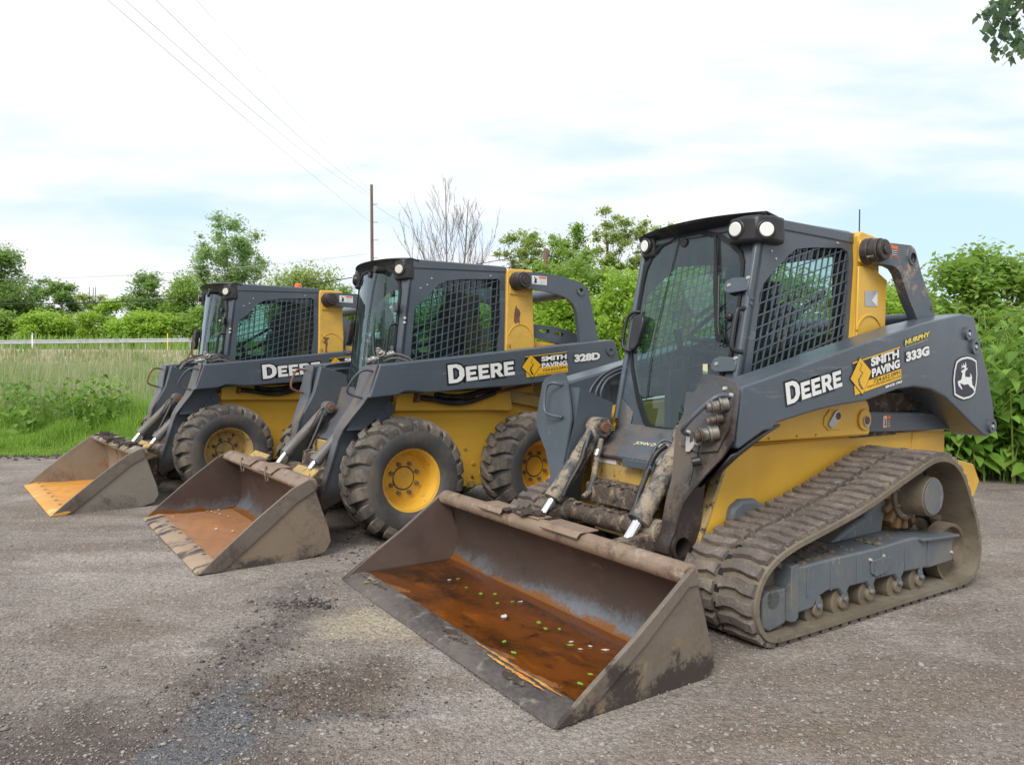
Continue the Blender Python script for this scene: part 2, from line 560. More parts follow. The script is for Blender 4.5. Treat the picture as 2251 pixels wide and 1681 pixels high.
def panel(name, outer, holes, thick, place, cuts, mat, parent, bisect_axis=0, smooth=30):
    """flat polygon (u,v) with holes, cut into strips, then bent by place(u,v,w)"""
    bm = bmesh.new()
    loops = [list(outer)] + [list(h) for h in holes]
    vs = [[bm.verts.new((a, b, 0)) for a, b in lp] for lp in loops]
    flat = [v for lp in vs for v in lp]
    if holes:
        for t in tessellate_polygon([[Vector((a, b, 0)) for a, b in lp] for lp in loops]):
            try:
                bm.faces.new([flat[i] for i in t])
            except ValueError:
                pass
    else:
        bm.faces.new(flat)
    nv = [(1, 0, 0), (0, 1, 0)][bisect_axis]
    for c in cuts:
        g = list(bm.verts) + list(bm.edges) + list(bm.faces)
        bmesh.ops.bisect_plane(bm, geom=g, plane_co=[x * c for x in nv], plane_no=nv)
    bmesh.ops.recalc_face_normals(bm, faces=bm.faces)
    if thick:
        r = bmesh.ops.extrude_face_region(bm, geom=list(bm.faces))
        for e in r['geom']:
            if isinstance(e, bmesh.types.BMVert):
                e.co.z = thick
    for v in bm.verts:
        v.co = place(v.co.x, v.co.y, v.co.z)
    return bm2(name, bm, mat, parent, smooth)


def circle(cx, cz, r, n=20):
    return [(cx + r * math.cos(2 * PI * k / n), cz + r * math.sin(2 * PI * k / n)) for k in range(n)]


def empty(name, loc, rz=0):
    o = bpy.data.objects.new(name, None)
    o.empty_display_size = .2
    col.objects.link(o)
    o.location = loc
    o.rotation_euler = (0, 0, rz)
    return o


KIDS = {}


def copy_tree(o, parent=None):
    c = o.copy()
    col.objects.link(c)
    c.parent = parent
    for ch in list(o.children):
        copy_tree(ch, c)
    return c


def bolts(parent, mat, items):
    for (p, r, h, ax) in items:
        bm = bmesh.new()
        bolt(bm, p, r, h, ax)
        bm2('bolt', bm, mat, parent, 35)


def bolt(bm, p, r=.012, h=.012, ax=(0, 1, 0)):
    p = Vector(p)
    b_cyl(bm, p - Vector(ax) * .003, p + Vector(ax) * h, r, r * .75, 8)


# ---------------------------------------------------------------- lettering
def curve_mesh(splines=None, text=None, offset=0., extrude=0., spacing=1.):
    if text is not None:
        cu = bpy.data.curves.new('t', 'FONT')
        cu.body = text
        cu.space_character = spacing
        cu.resolution_u = 4
    else:
        cu = bpy.data.curves.new('t', 'CURVE')
        cu.dimensions = '2D'
        cu.fill_mode = 'BOTH'
        for s in splines:
            sp = cu.splines.new('POLY')
            sp.points.add(len(s) - 1)
            for p, (a, b) in zip(sp.points, s):
                p.co = (a, b, 0, 1)
            sp.use_cyclic_u = True
    cu.offset = offset
    o = bpy.data.objects.new('t', cu)
    col.objects.link(o)
    dg = bpy.context.evaluated_depsgraph_get()
    me = bpy.data.meshes.new_from_object(o.evaluated_get(dg))
    bpy.data.objects.remove(o)
    bpy.data.curves.remove(cu)
    return me


def place_text(name, me, bl, br, tl, y, mat, parent, bbox=None):
    """bl, br, tl: (x,z) of bottom-left, bottom-right, top-left of the text on the plane y"""
    co = np.empty(len(me.vertices) * 3)
    me.vertices.foreach_get('co', co)
    co = co.reshape(-1, 3)
    if bbox is None:
        bbox = (co[:, 0].min(), co[:, 1].min(), co[:, 0].max(), co[:, 1].max())
    u = (co[:, 0] - bbox[0]) / (bbox[2] - bbox[0])
    v = (co[:, 1] - bbox[1]) / (bbox[3] - bbox[1])
    x = bl[0] + u * (br[0] - bl[0]) + v * (tl[0] - bl[0])
    z = bl[1] + u * (br[1] - bl[1]) + v * (tl[1] - bl[1])
    out = np.stack([x, np.full_like(x, y), z], 1)
    me.vertices.foreach_set('co', out.ravel())
    me.update()
    mk(name, me, mat, parent, smooth=0)
    return bbox


def words(parent, text, bl, br, tl, y, mat, off=.02, outline=None, spacing=1.):
    me = curve_mesh(text=text, offset=off, spacing=spacing)
    bb = place_text('lettering', me, bl, br, tl, y, mat, parent)
    if outline:
        me2 = curve_mesh(text=text, offset=off + outline, spacing=spacing)
        place_text('lettering_outline', me2, bl, br, tl, y - .0015, dblack, parent, bb)


def D_(x, w, h):
    k = .30 * w
    o = [(x, 0), (x + w * .55, 0), (x + w * .82, h * .10), (x + w, h * .32), (x + w, h * .68), (x + w * .82, h * .90), (x + w * .55, h), (x, h)]
    i = [(x + k, h * .19), (x + k, h * .81), (x + w * .50, h * .81), (x + w * .68, h * .66), (x + w * .68, h * .34), (x + w * .50, h * .19)]
    return [o, i]


def E_(x, w, h):
    k, t = .34 * w, .235 * h
    m0, m1 = h * .5 - t * .45, h * .5 + t * .45
    return [[(x, 0), (x + w, 0), (x + w, t), (x + k, t), (x + k, m0), (x + w * .88, m0), (x + w * .88, m1), (x + k, m1), (x + k, h - t), (x + w * .97, h - t), (x + w * .97, h), (x, h)]]


def R_(x, w, h):
    k = .32 * w
    o = [(x, 0), (x + k, 0), (x + k, h * .34), (x + w * .42, h * .34), (x + w * .68, 0), (x + w * 1.08, 0), (x + w * .76, h * .38), (x + w * .93, h * .52), (x + w * .97, h * .68), (x + w * .93, h * .86), (x + w * .74, h), (x, h)]
    i = [(x + k, h * .56), (x + k, h * .79), (x + w * .55, h * .79), (x + w * .63, h * .68), (x + w * .55, h * .56)]
    return [o, i]


def big_word(parent, bl, br, tl, y, mat):
    s = D_(0, 1.15, 1.22)
    x = 1.27
    for f in (E_, E_, R_, E_):
        q = f(x, .82 if f is not R_ else .92, .96)
        dz = .13 + .05 * (x / 5)
        s += [[(a, b + .0) for a, b in lp] for lp in q]
        x += .92 if f is not R_ else 1.03
    me = curve_mesh(splines=s)
    bb = place_text('lettering', me, bl, br, tl, y, mat, parent)
    me = curve_mesh(splines=s, offset=.11)
    place_text('lettering_outline', me, bl, br, tl, y - .0015, dblack, parent, bb)


def flat_poly(name, pts, y, mat, parent, holes=()):
    me = curve_mesh(splines=[pts] + list(holes))
    co = np.empty(len(me.vertices) * 3)
    me.vertices.foreach_get('co', co)
    co = co.reshape(-1, 3)
    me.vertices.foreach_set('co', np.stack([co[:, 0], np.full(len(co), y), co[:, 1]], 1).ravel())
    me.update()
    return mk(name, me, mat, parent, smooth=0)


def scale_poly(p, k):
    cx = sum(a for a, b in p) / len(p)
    cz = sum(b for a, b in p) / len(p)
    return [(cx + (a - cx) * k, cz + (b - cz) * k) for a, b in p]


def warn_decal(parent, x, z, w, h, y, dark=True):
    """safety label: white figure panel, orange header, text block; x decreases to the viewer's right"""
    flat_poly('safety_label', [(x, z), (x - w, z), (x - w, z + h), (x, z + h)], y, dorange if dark else white, parent)
    flat_poly('safety_label', [(x - .05 * w, z + .06 * h), (x - .42 * w, z + .06 * h), (x - .42 * w, z + .94 * h), (x - .05 * w, z + .94 * h)], y + .0012, white, parent)
    flat_poly('safety_label', [(x - .14 * w, z + .15 * h), (x - .22 * w, z + .12 * h), (x - .34 * w, z + .2 * h), (x - .30 * w, z + .45 * h), (x - .36 * w, z + .8 * h), (x - .27 * w, z + .62 * h), (x - .2 * w, z + .85 * h), (x - .13 * w, z + .8 * h), (x - .2 * w, z + .6 * h)], y + .0024, dblack, parent)
    flat_poly('safety_label', [(x - .46 * w, z + .72 * h), (x - .96 * w, z + .72 * h), (x - .96 * w, z + .94 * h), (x - .46 * w, z + .94 * h)], y + .0012, dorange, parent)
    flat_poly('safety_label', [(x - .46 * w, z + .08 * h), (x - .96 * w, z + .08 * h), (x - .96 * w, z + .66 * h), (x - .46 * w, z + .66 * h)], y + .0012, dblack if dark else white, parent)
    for q in range(3):
        zz_ = z + (.16 + .18 * q) * h
        flat_poly('safety_label', [(x - .50 * w, zz_), (x - .90 * w, zz_), (x - .90 * w, zz_ + .05 * h), (x - .50 * w, zz_ + .05 * h)], y + .0024, white if dark else wirem, parent)


# ================================================================ shared loader pieces
def seg_clip(p, d, poly):
    """parameter intervals of line p+t*d inside polygon"""
    ts = []
    n = len(poly)
    for i in range(n):
        a, b = poly[i], poly[(i + 1) % n]
        ex, ez = b[0] - a[0], b[1] - a[1]
        den = d[0] * ez - d[1] * ex
        if abs(den) < 1e-12:
            continue
        t = ((a[0] - p[0]) * ez - (a[1] - p[1]) * ex) / den
        u = ((a[0] - p[0]) * d[1] - (a[1] - p[1]) * d[0]) / den
        if 0 <= u < 1:
            ts.append(t)
    ts.sort()
    return [(ts[i], ts[i + 1]) for i in range(0, len(ts) - 1, 2)]


def screen(parent, hole, y, s, dh, dv, sh, sv, w=.0075, mat=None):
    bm = bmesh.new()
    for d, sp in ((dh, sh), (dv, sv)):
        l = math.hypot(*d)
        d = (d[0] / l, d[1] / l)
        nrm = (-d[1], d[0])
        cx = sum(a for a, b in hole) / len(hole)
        cz = sum(b for a, b in hole) / len(hole)
        for k in range(-16, 17):
            p = (cx + nrm[0] * sp * k, cz + nrm[1] * sp * k)
            for t0, t1 in seg_clip(p, d, hole):
                if t1 - t0 < .02:
                    continue
                a = (p[0] + d[0] * (t0 - .004), p[1] + d[1] * (t0 - .004))
                b = (p[0] + d[0] * (t1 + .004), p[1] + d[1] * (t1 + .004))
                h = w / 2
                q = [(a[0] + nrm[0] * h, a[1] + nrm[1] * h), (b[0] + nrm[0] * h, b[1] + nrm[1] * h), (b[0] - nrm[0] * h, b[1] - nrm[1] * h), (a[0] - nrm[0] * h, a[1] - nrm[1] * h)]
                dy = 0 if d[0] ** 2 > d[1] ** 2 else .002
                b_prism(bm, q, s * (y - .004 + dy), s * (y + .004 + dy))
    return bm2('side_screen', bm, mat or slate, parent, 35)


def build_cab(root, P, tone=slate):
    fx, s, hw = P['fx'], P['bulge'], P['hw']
    cabo = empty('cab', (0, 0, 0))
    bm = bmesh.new()
    zt = P['ztop']
    xr, xf = P['xrear'], P['fx'](zt)
    # roof: slightly crowned slab with a turned-down edge strip
    b_prism(bm, [(xf + .01, zt(xf) if callable(zt) else zt)] if False else P['roof'], -hw + .012, hw - .012)
    cabo2 = bm2('cab', bm, tone, root, 35, .012, 3)
    bpy.data.objects.remove(cabo)
    cabo = cabo2
    hole = P['screen']
    for sg in (1, -1):
        prism('side_panel', P['side'], sg * (hw - .022), sg * hw, tone, cabo, holes=[hole])
        # folded roof edge strip
        prism('roof_edge', P['strip'], sg * (hw - .03), sg * (hw + .007), tone, cabo, bevel=.008)
        screen(cabo, hole, hw - .012, sg, *P['bars'])
        me = bmesh.new()
        vs = [me.verts.new((a, sg * (hw - .045), b)) for a, b in scale_poly(hole, 1.04)]
        me.faces.new(vs)
        bm2('side_window', me, glass_side, cabo, 0)
        bolts(cabo, boltm, [((a, sg * hw, b), .008, .006, (0, sg, 0)) for (a, b) in P['bolts']])

    def place(u, v, w):
        return (fx(v) + s * (1 - (u / hw) ** 2) + w, u, v)
    cuts = [k * .03 for k in range(-15, 16)]
    gl = P['glass']
    panel('door_frame', P['front'], [gl], -.025, place, cuts, tone, cabo)
    panel('windscreen', scale_poly(gl, 1.01), [], 0, lambda u, v, w: place(u, v, .004 + w), cuts, glass_front, cabo, smooth=80)
    # rubber seal round the glass
    o2 = scale_poly(gl, 1.035)
    panel('window_seal', o2, [scale_poly(gl, .985)], .012, place, cuts, blackrub, cabo)
    # rear frame with window
    xb = xr + .03
    panel('rear_frame', [(-hw + .03, 1.12), (hw - .03, 1.12), (hw - .03, 2.08), (-hw + .03, 2.08)],
          [[(-.36, 1.34), (.36, 1.34), (.36, 1.98), (-.36, 1.98)]], .03, lambda u, v, w: (xb + w, u, v), [], cabin, cabo)
    # floor, consoles
    prism('cab_floor', [(xr + .02, .80), (fx(.95) - .02, .80), (fx(.95) - .02, .86), (xr + .02, .86)], -hw + .04, hw - .04, cabin, cabo)
    for sg in (1, -1):
        prism('added_dark_sheet', [(xr + .01, 2.07), (xr - .30, 2.07), (xr - .30, 1.2), (xr + .01, 1.2)], sg * .385, sg * .398, cabin, cabo, bevel=0)  # added dark sheets hiding the yellow posts, so the cab looks dark inside
    # seat
    cx = P['seatx']
    bm = bmesh.new()
    b_prism(bm, [(cx - .20, 1.05), (cx + .22, 1.05), (cx + .25, 1.12), (cx + .22, 1.18), (cx - .16, 1.16)], -.22, .22)
    b_prism(bm, [(cx - .18, 1.12), (cx - .08, 1.14), (cx - .14, 1.66), (cx - .20, 1.70), (cx - .27, 1.66), (cx - .26, 1.2)], -.20, .20)
    b_prism(bm, [(cx - .17, 1.68), (cx - .13, 1.74), (cx - .17, 1.84), (cx - .24, 1.84), (cx - .24, 1.70)], -.11, .11)
    b_prism(bm, [(cx - .2, .86), (cx + .15, .86), (cx + .15, 1.05), (cx - .2, 1.05)], -.18, .18)
    st = bm2('seat', bm, seatm, root, 35, .03, 3)
    for sg in (1, -1):
        prism('armrest', [(cx - .12, 1.34), (cx + .26, 1.36), (cx + .28, 1.40), (cx - .12, 1.39)], sg * .25, sg * .34, seatm, st, bevel=.01)
        cyl('joystick', (cx + .27, sg * .29, 1.39), (cx + .31, sg * .29, 1.53), .020, black, st, r1=.026)
        bm = bmesh.new()
        b_prism(bm, [(cx - .2, .86), (cx + .3, .86), (cx + .3, 1.25), (cx - .2, 1.33)], sg * .36, sg * (hw - .06))
        bm2('console', bm, cabin, cabo, 35, .01)
    tube('lap_bar', [(cx - .3, .36, 1.75), (cx + .1, .36, 1.52), (cx + .2, .3, 1.45), (cx + .2, -.3, 1.45), (cx + .1, -.36, 1.52), (cx - .3, -.36, 1.75)], .016, black, root)
    return cabo


def headlight(root, c, d, r, mlens):
    """round lamp: housing with a lens; d direction"""
    c, d = Vector(c), Vector(d).normalized()
    bm = bmesh.new()
    b_cyl(bm, c - d * .06, c + d * .004, r * 1.45, r * 1.38, 20)
    h = bm2('headlight', bm, black, root, 35, .008)
    bm = bmesh.new()
    b_cyl(bm, c + d * .0045, c + d * .012, r, r * .92, 24)
    bm2('lens', bm, mlens, h, 35, .003)
    return h


def build_cylinder(root, top, end, rod_end, r, rr, mbar, hoses=True):
    top, end, rod_end = Vector(top), Vector(end), Vector(rod_end)
    d = (end - top).normalized()
    bm = bmesh.new()
    b_cyl(bm, top + d * .02, end, r, r, 24)
    b_cyl(bm, end - d * .045, end + d * .004, r * 1.13, r * 1.13, 24)
    b_cyl(bm, top + Vector((0, -.055, 0)), top + Vector((0, .055, 0)), r * 1.15, r * 1.15, 20)
    b_cyl(bm, top + d * .12, top + d * .17, r * 1.06, r * 1.06, 24)
    c = bm2('tilt_cylinder', bm, mbar, root, 35, .003)
    bm = bmesh.new()
    b_cyl(bm, end, rod_end, rr, rr, 20)
    bm2('rod', bm, chrome, c, 35)
    bm = bmesh.new()
    b_cyl(bm, top + Vector((0, -.075, 0)), top + Vector((0, .075, 0)), r * .62, r * .62, 16)
    bm2('pin', bm, rustm, c, 35, .003)
    return c


def sheet(bm, pts, th, y0, y1):
    """bent plate: polyline in x,z with thickness"""
    n = len(pts)
    off = []
    for i in range(n):
        a = Vector(pts[max(i - 1, 0)])
        b = Vector(pts[min(i + 1, n - 1)])
        t = (b - a).normalized()
        off.append((pts[i][0] + -t.y * th, pts[i][1] + t.x * th))
    ring0 = []
    for y in (y0, y1):
        ring0.append(([bm.verts.new((a, y, b)) for a, b in pts], [bm.verts.new((a, y, b)) for a, b in off]))
    (A0, B0), (A1, B1) = ring0
    for i in range(n - 1):
        bm.faces.new((A0[i], A0[i + 1], A1[i + 1], A1[i]))
        bm.faces.new((B0[i], B1[i], B1[i + 1], B0[i + 1]))
        bm.faces.new((A0[i], B0[i], B0[i + 1], A0[i + 1]))
        bm.faces.new((A1[i], A1[i + 1], B1[i + 1], B1[i]))
    bm.faces.new((A0[0], A1[0], B1[0], B0[0]))
    bm.faces.new((A0[-1], B0[-1], B1[-1], A1[-1]))


def arc(cx, cz, r, a0, a1, n):
    return [(cx + r * math.cos(R(a0 + (a1 - a0) * k / n)), cz + r * math.sin(R(a0 + (a1 - a0) * k / n))) for k in range(n + 1)]


def build_bucket(root, B):
    hw = B['hw']
    rng = random.Random(B.get('seed', 1))
    # shell
    bm = bmesh.new()
    sheet(bm, B['back'], .010, -hw + .012, hw - .012)
    bk = bm2('bucket', bm, B['m_in'], root, 50)
    # floor, a slightly uneven plate
    bm = bmesh.new()
    x0, x1 = B['floor']
    nx, ny = 40, 90
    g = [[None] * (ny + 1) for _ in range(nx + 1)]
    for i in range(nx + 1):
        for j in range(ny + 1):
            x = x0 + (x1 - x0) * i / nx
            y = (-hw + .014) + (2 * hw - .028) * j / ny
            u = i / nx
            z = B['fz0'] + (B['fz1'] - B['fz0']) * u ** 2.2
            z += .004 * math.sin(y * 5.1 + x * 9) * u + .003 * math.sin(y * 17 + 2 * math.sin(x * 23)) * u + rng.uniform(-.0007, .0007)
            g[i][j] = bm.verts.new((x, y, z))
    for i in range(nx):
        for j in range(ny):
            bm.faces.new((g[i][j], g[i + 1][j], g[i + 1][j + 1], g[i][j + 1]))
    bm2('bucket_floor', bm, B['m_floor'], bk, 80)
    # underside
    bm = bmesh.new()
    sheet(bm, B['under'], -.008, -hw + .012, hw - .012)
    bm2('underside', bm, B['m_out'], bk, 50)
    # cutting edge
    prism('cutting_edge', B['lip'], -hw - B.get('lipw', 0), hw + B.get('lipw', 0), B['m_lip'], bk, bevel=.004)
    if B.get('edge_bolts'):
        for k in range(8):
            y = -hw + .12 + (2 * hw - .24) * k / 7
            cyl('edge_bolt', (x1 - .01, y, B['fz1'] + .001), (x1 - .01, y, B['fz1'] + .012), .017, rustm, bk, r1=.013, seg=8)
    for sg in (1, -1):
        prism('side_plate', B['side'], sg * (hw - .013), sg * hw, B['m_out'] if sg > 0 else B['m_side_in'], bk, bevel=.003)
        prism('side_stiffener', B['stiff'], sg * hw, sg * (hw + .011), B.get('m_stiff', B['m_out']), bk, bevel=.003)
    # top bar
    prism('top_bar', B['bar'], -hw + .013, hw - .013, B['m_bar'], bk, bevel=.012, seg=3)
    for (y0, y1, pr) in B['pads']:
        prism('step_pad', pr, y0, y1, B['m_bar'], bk, bevel=.003)
    return bk


def mud_lumps(parent, name, boxes, n, seed, mat, r=(.008, .022)):
    rng = random.Random(seed)
    bm = bmesh.new()
    for (x0, x1, y0, y1, z) in boxes:
        for k in range(n):
            x, y = rng.uniform(x0, x1), rng.uniform(y0, y1)
            zz = z(x, y) if callable(z) else z
            rr = rng.uniform(*r)
            bmesh.ops.create_icosphere(bm, subdivisions=1, radius=rr, matrix=Matrix.Translation((x, y, zz)) @ Matrix.Rotation(rng.uniform(0, 3), 4, 'Z') @ Matrix.Diagonal((1.5, 1.1, .5, 1)))
    for v in bm.verts:
        v.co += Vector((rng.uniform(-.003, .003), rng.uniform(-.003, .003), rng.uniform(-.002, .002)))
    return tag(bm2(name, bm, mat, parent, 0), kind='stuff')


def build_wheel(root, c, sg, dirty=False):
    """sg=+1: outer face to +y"""
    x, y, z = c           # y: outer rim plane
    def Y(v):             # v: distance inward from the rim plane
        return y - sg * v
    bm = bmesh.new()
    prof = [(.238, 0), (.243, .006), (.236, .012), (.222, .016), (.214, .035), (.205, .055), (.197, .075), (.192, .12), (.180, .145), (.150, .148), (.090, .146), (.082, .146), (.080, .140), (.0, .140)]
    seg = 56
    rings = []
    for r, w in prof:
        rings.append([bm.verts.new((x + r * math.cos(a), Y(w), z + r * math.sin(a))) for a in [2 * PI * k / seg for k in range(seg)]] if r > 0 else [bm.verts.new((x, Y(w), z))])
    for a, b in zip(rings, rings[1:]):
        for k in range(seg):
            if len(b) == 1:
                bm.faces.new((a[k], a[(k + 1) % seg], b[0]))
            else:
                bm.faces.new((a[k], a[(k + 1) % seg], b[(k + 1) % seg], b[k]))
    w = bm2('wheel', bm, yellow_mud if dirty else yellow_rim, root, 30)
    # tyre
    bm = bmesh.new()
    tp = [(.236, .004), (.250, -.020), (.285, -.034), (.330, -.040), (.366, -.034), (.372, -.030), (.392, -.018), (.412, .004), (.424, .03), (.428, .09), (.429, .16), (.428, .23), (.424, .29), (.405, .325), (.36, .345), (.30, .345), (.236, .32)]
    rings = []
    for r, wv in tp:
        rings.append([bm.verts.new((x + r * math.cos(a), Y(wv), z + r * math.sin(a))) for a in [2 * PI * k / seg for k in range(seg)]])
    for a, b in zip(rings, rings[1:]):
        for k in range(seg):
            bm.faces.new((a[k], a[(k + 1) % seg], b[(k + 1) % seg], b[k]))
    ty = bm2('tyre', bm, wallm, w, 40)
    # tread lugs: staggered hooked bars from the centre over the shoulder
    bm = bmesh.new()
    NL = 20
    rng = random.Random(5)
    for side in (0, 1):
        for k in range(NL):
            th0 = 2 * PI * (k + (.5 if side else 0)) / NL + rng.uniform(-.012, .012)
            if side == 0:
                path = [(.172, .462, .0, .50), (.10, .464, .045, .60), (.05, .460, .10, .74), (.0, .448, .15, .86), (-.026, .418, .165, .90), (-.034, .384, .17, .82)]
            else:
                path = [(.148, .462, .0, .50), (.215, .464, .045, .60), (.265, .458, .10, .74), (.315, .445, .15, .86), (.338, .415, .165, .90), (.347, .38, .17, .80)]
            hwid = PI / NL
            prev = None
            for wv, ro, dth, f in path:
                ri = min(ro - .032, .424) if ro > .43 else ro - .022
                th = th0 + sg * dth * (1 if side == 0 else 1)
                q = []
                for (rr, tt, ff) in ((ri, -1, .96), (ro, -1, .80), (ro, 1, .80), (ri, 1, .96)):
                    a = th + tt * hwid * f * ff * .92
                    q.append(bm.verts.new((x + rr * math.cos(a), Y(wv), z + rr * math.sin(a))))
                if prev:
                    for i in range(4):
                        bm.faces.new((prev[i], prev[(i + 1) % 4], q[(i + 1) % 4], q[i]))
                else:
                    bm.faces.new(q[::-1])
                prev = q
            bm.faces.new(prev)
    bm2('tread', bm, tirem, w, 25, .004, 1)
    for k in range(8):
        a = R(22.5 + 45 * k)
        p = Vector((x + .115 * math.cos(a), Y(.149), z + .115 * math.sin(a)))
        cyl('wheel_nut', p, p + Vector((0, sg * .028, 0)), .0165, rollm if not dirty else dmud, w, seg=8, bevel=.003)
    return w


yellow_rim = pmat('yellow_rim_paint', (.74, .42, .045), .42, 0, [((.46, .30, .10), 2.6, .50, .80, .7), (MUD, 12, .68, .78, .8), ((.03, .02, .02), 9, .80, .83, .8)])


# ================================================================ track loader
def build_track_loader():
    root = empty('track_loader', (1.3215, 4.5551, 0), 3.71867)
    tag(root, 'large grey and yellow loader on rubber tracks, nearest the camera at the right', 'track loader', None)
    # ---- hull
    hull = [(.567, .80), (.611, .78), (.677, .622), (.80, .38), (.80, .27), (-1.5, .27), (-1.60, .50), (-1.605, .865), (-.55, .87)]
    hull = [(.44, .86), (.44, .27), (-1.5, .27), (-1.60, .50), (-1.605, .865), (-.55, .87)]
    hb = prism('body', hull, -.54, .54, yellow, root, bevel=.010, seg=3)
    prism('body_nose', [(.44, .84), (.58, .78), (.66, .62), (.70, .40), (.70, .27), (.44, .27)], -.40, .40, yellow_mud, hb, bevel=.008)
    for sg in (1, -1):
        prism('side_plate', [(.40, .862), (.485, .86), (.567, .80), (.611, .78), (.677, .622), (.80, .38), (.80, .28), (.40, .28)], sg * .542, sg * .558, yellow, hb, bevel=.003)
        prism('side_wing', [(.485, .888), (.40, 1.03), (-.50, 1.10), (-.555, 1.085), (-.578, 1.05), (-.585, .90), (-.575, .878)], sg * .48, sg * .62, yellow, hb, bevel=.012, seg=3)
        prism('weld_bead', [(.44, .868), (.44, .874), (-.56, .874), (-.56, .868)], sg * .556, sg * .566, yellow, hb, bevel=.002)
        bolts(hb, yellow_mud, [((x_, sg * .62, .905), .008, .006, (0, sg, 0)) for x_ in (.36, .12, -.05)])
        prism('wing_boss', circle(-.512, .975, .062, 28), sg * .62, sg * .634, yellow, hb, bevel=.004)
        prism('wing_boss', [(-.16, .925), (-.27, .925), (-.285, .97), (-.26, 1.03), (-.17, 1.045), (-.12, 1.0), (-.115, .955)], sg * .62, sg * .627, yellow, hb, bevel=.003)
        prism('pin_lock', [(-.155, .948), (-.185, .935), (-.255, .985), (-.258, 1.02), (-.235, 1.04), (-.205, 1.03), (-.15, .965)], sg * .627, sg * .637, galv, hb, bevel=.002)
        prism('pin_lock', circle(-.235, 1.005, .021, 14), sg * .637, sg * .640, rustm, hb, bevel=.001)
        prism('pivot_pin', circle(-.517, .965, .032, 20), sg * .634, sg * .642, galv, hb, bevel=.002)
        prism('pivot_pin', circle(-.517, .970, .024, 20), sg * .642, sg * .645, rustm, hb, bevel=.001)
        prism('skirt', [(.80, .38), (.677, .622), (.60, .79), (.615, .80), (.70, .63), (.828, .36)], sg * .50, sg * .562, yellow_mud, hb, bevel=.004)
        prism('lower_link', [(-.56, .893), (-.585, 1.02), (-1.40, .985), (-1.75, .93), (-1.78, .87), (-1.40, .875)], sg * .55, sg * .605, arm_dirty if False else slate, root, bevel=.008)
        prism('rear_bumper', [(-1.60, .68), (-1.66, .665), (-1.905, .615), (-1.995, .49), (-1.915, .385), (-1.60, .30)], sg * .36, sg * .60, yellow, hb, bevel=.01)
        prism('rear_post', [(-1.605, .865), (-1.605, .60), (-1.2, .60), (-1.2, .865)], sg * .40, sg * .548, yellow, hb, bevel=.006)
        prism('mud_crust', [(-.50, .872), (-.55, .90), (-.66, .895), (-.86, .905), (-.98, .885), (-.98, .86), (-.5, .86)], sg * .46, sg * .56, dmud, hb, bevel=.01)
    # dark engine bay and rear hood
    prism('engine_bay', [(-.60, .86), (-1.62, .86), (-1.62, 1.35), (-1.5, 1.46), (-.60, 1.46)], -.46, .46, cabin, root, bevel=.02)
    prism('engine_hood', [(-.62, 1.46), (-1.48, 1.46), (-1.62, 1.34), (-1.64, 1.38), (-1.50, 1.50), (-.62, 1.50)], -.44, .44, slate, root, bevel=.01)
    prism('engine_grille', [(-.62, 1.0), (-1.45, 1.0), (-1.45, 1.12), (-.62, 1.12)], .46, .50, dmud, root, bevel=.008)
    prism('rear_door', [(-1.62, .55), (-1.80, .60), (-1.84, 1.30), (-1.62, 1.40)], -.42, .42, slate, root, bevel=.02)
    # ---- hood in front of the windscreen
    bm = bmesh.new()
    prof = [(.50, .925), (.545, .88), (.60, .83), (.735, .755), (.735, .735)]
    vs = []
    for i, (x, z) in enumerate(prof):
        hwid = .30 + .11 * min(1, i / 3)
        vs.append([bm.verts.new((x, y * hwid, z)) for y in (-1, -.5, 0, .5, 1)])
    for a, b in zip(vs, vs[1:]):
        for k in range(4):
            bm.faces.new((a[k], a[k + 1], b[k + 1], b[k]))
    for sg, k in ((-1, 0), (1, 4)):
        c1 = bm.verts.new((.462, sg * .42, 1.08))
        c2 = bm.verts.new((.50, sg * .44, .88))
        c3 = bm.verts.new((.62, sg * .445, .75))
        top = bm.verts.new((.478, sg * .30, 1.0))
        bm.faces.new((vs[0][k], top, c1, c2))
        bm.faces.new((vs[0][k], c2, vs[1][k]))
        bm.faces.new((vs[1][k], c2, vs[2][k]))
        bm.faces.new((vs[2][k], c2, c3))
        bm.faces.new((vs[2][k], c3, vs[3][k]))
        bm.faces.new((vs[3][k], c3, vs[4][k]))
    hood = bm2('front_hood', bm, slate_dirty, root, 30)
    sp = hood.modifiers.new('s', 'SOLIDIFY')
    sp.thickness = .012
    me = curve_mesh(text='JOHN DEERE', offset=.02)
    co = np.empty(len(me.vertices) * 3)
    me.vertices.foreach_get('co', co)
    co = co.reshape(-1, 3)
    u = (co[:, 0] - co[:, 0].min()) / np.ptp(co[:, 0])
    v = (co[:, 1] - co[:, 1].min()) / np.ptp(co[:, 1])
    # lies on the slope between (.60,.83) and (.735,.755); viewer's right is +y
    tx = .630 - v * .034
    tz = .8140 + v * .0185 + .0040
    me.vertices.foreach_set('co', np.stack([tx, -.13 + u * .26, tz], 1).ravel())
    me.update()
    mk('lettering', me, cream, hood, smooth=0)
    # yellow cross panel, step, tube
    box('cross_panel', (.69, 0, .665), (.035, .86, .155), yellow_mud, root, .008)
    box('mud_crust', (.725, .02, .585), (.10, .60, .03), dmud, root, .012)
    box('safety_label', (.709, -.27, .715), (.004, .16, .035), white, root, .0005)
    box('safety_label', (.7105, -.27, .728), (.004, .16, .009), dorange, root, .0005)
    bm = bmesh.new()
    b_box(bm, (.745, .06, .728), (.05, .26, .045))
    for k in range(6):
        b_cyl(bm, (.745, -.045 + k * .042, .75), (.745, -.045 + k * .042, .756), .012, .010, 10)
    bm2('hood_bracket', bm, slate, root, 35, .008)
    bm = bmesh.new()
    b_prism(bm, [(.77, .60), (.865, .60), (.875, .585), (.875, .49), (.85, .485), (.77, .50)], -.27, .24)
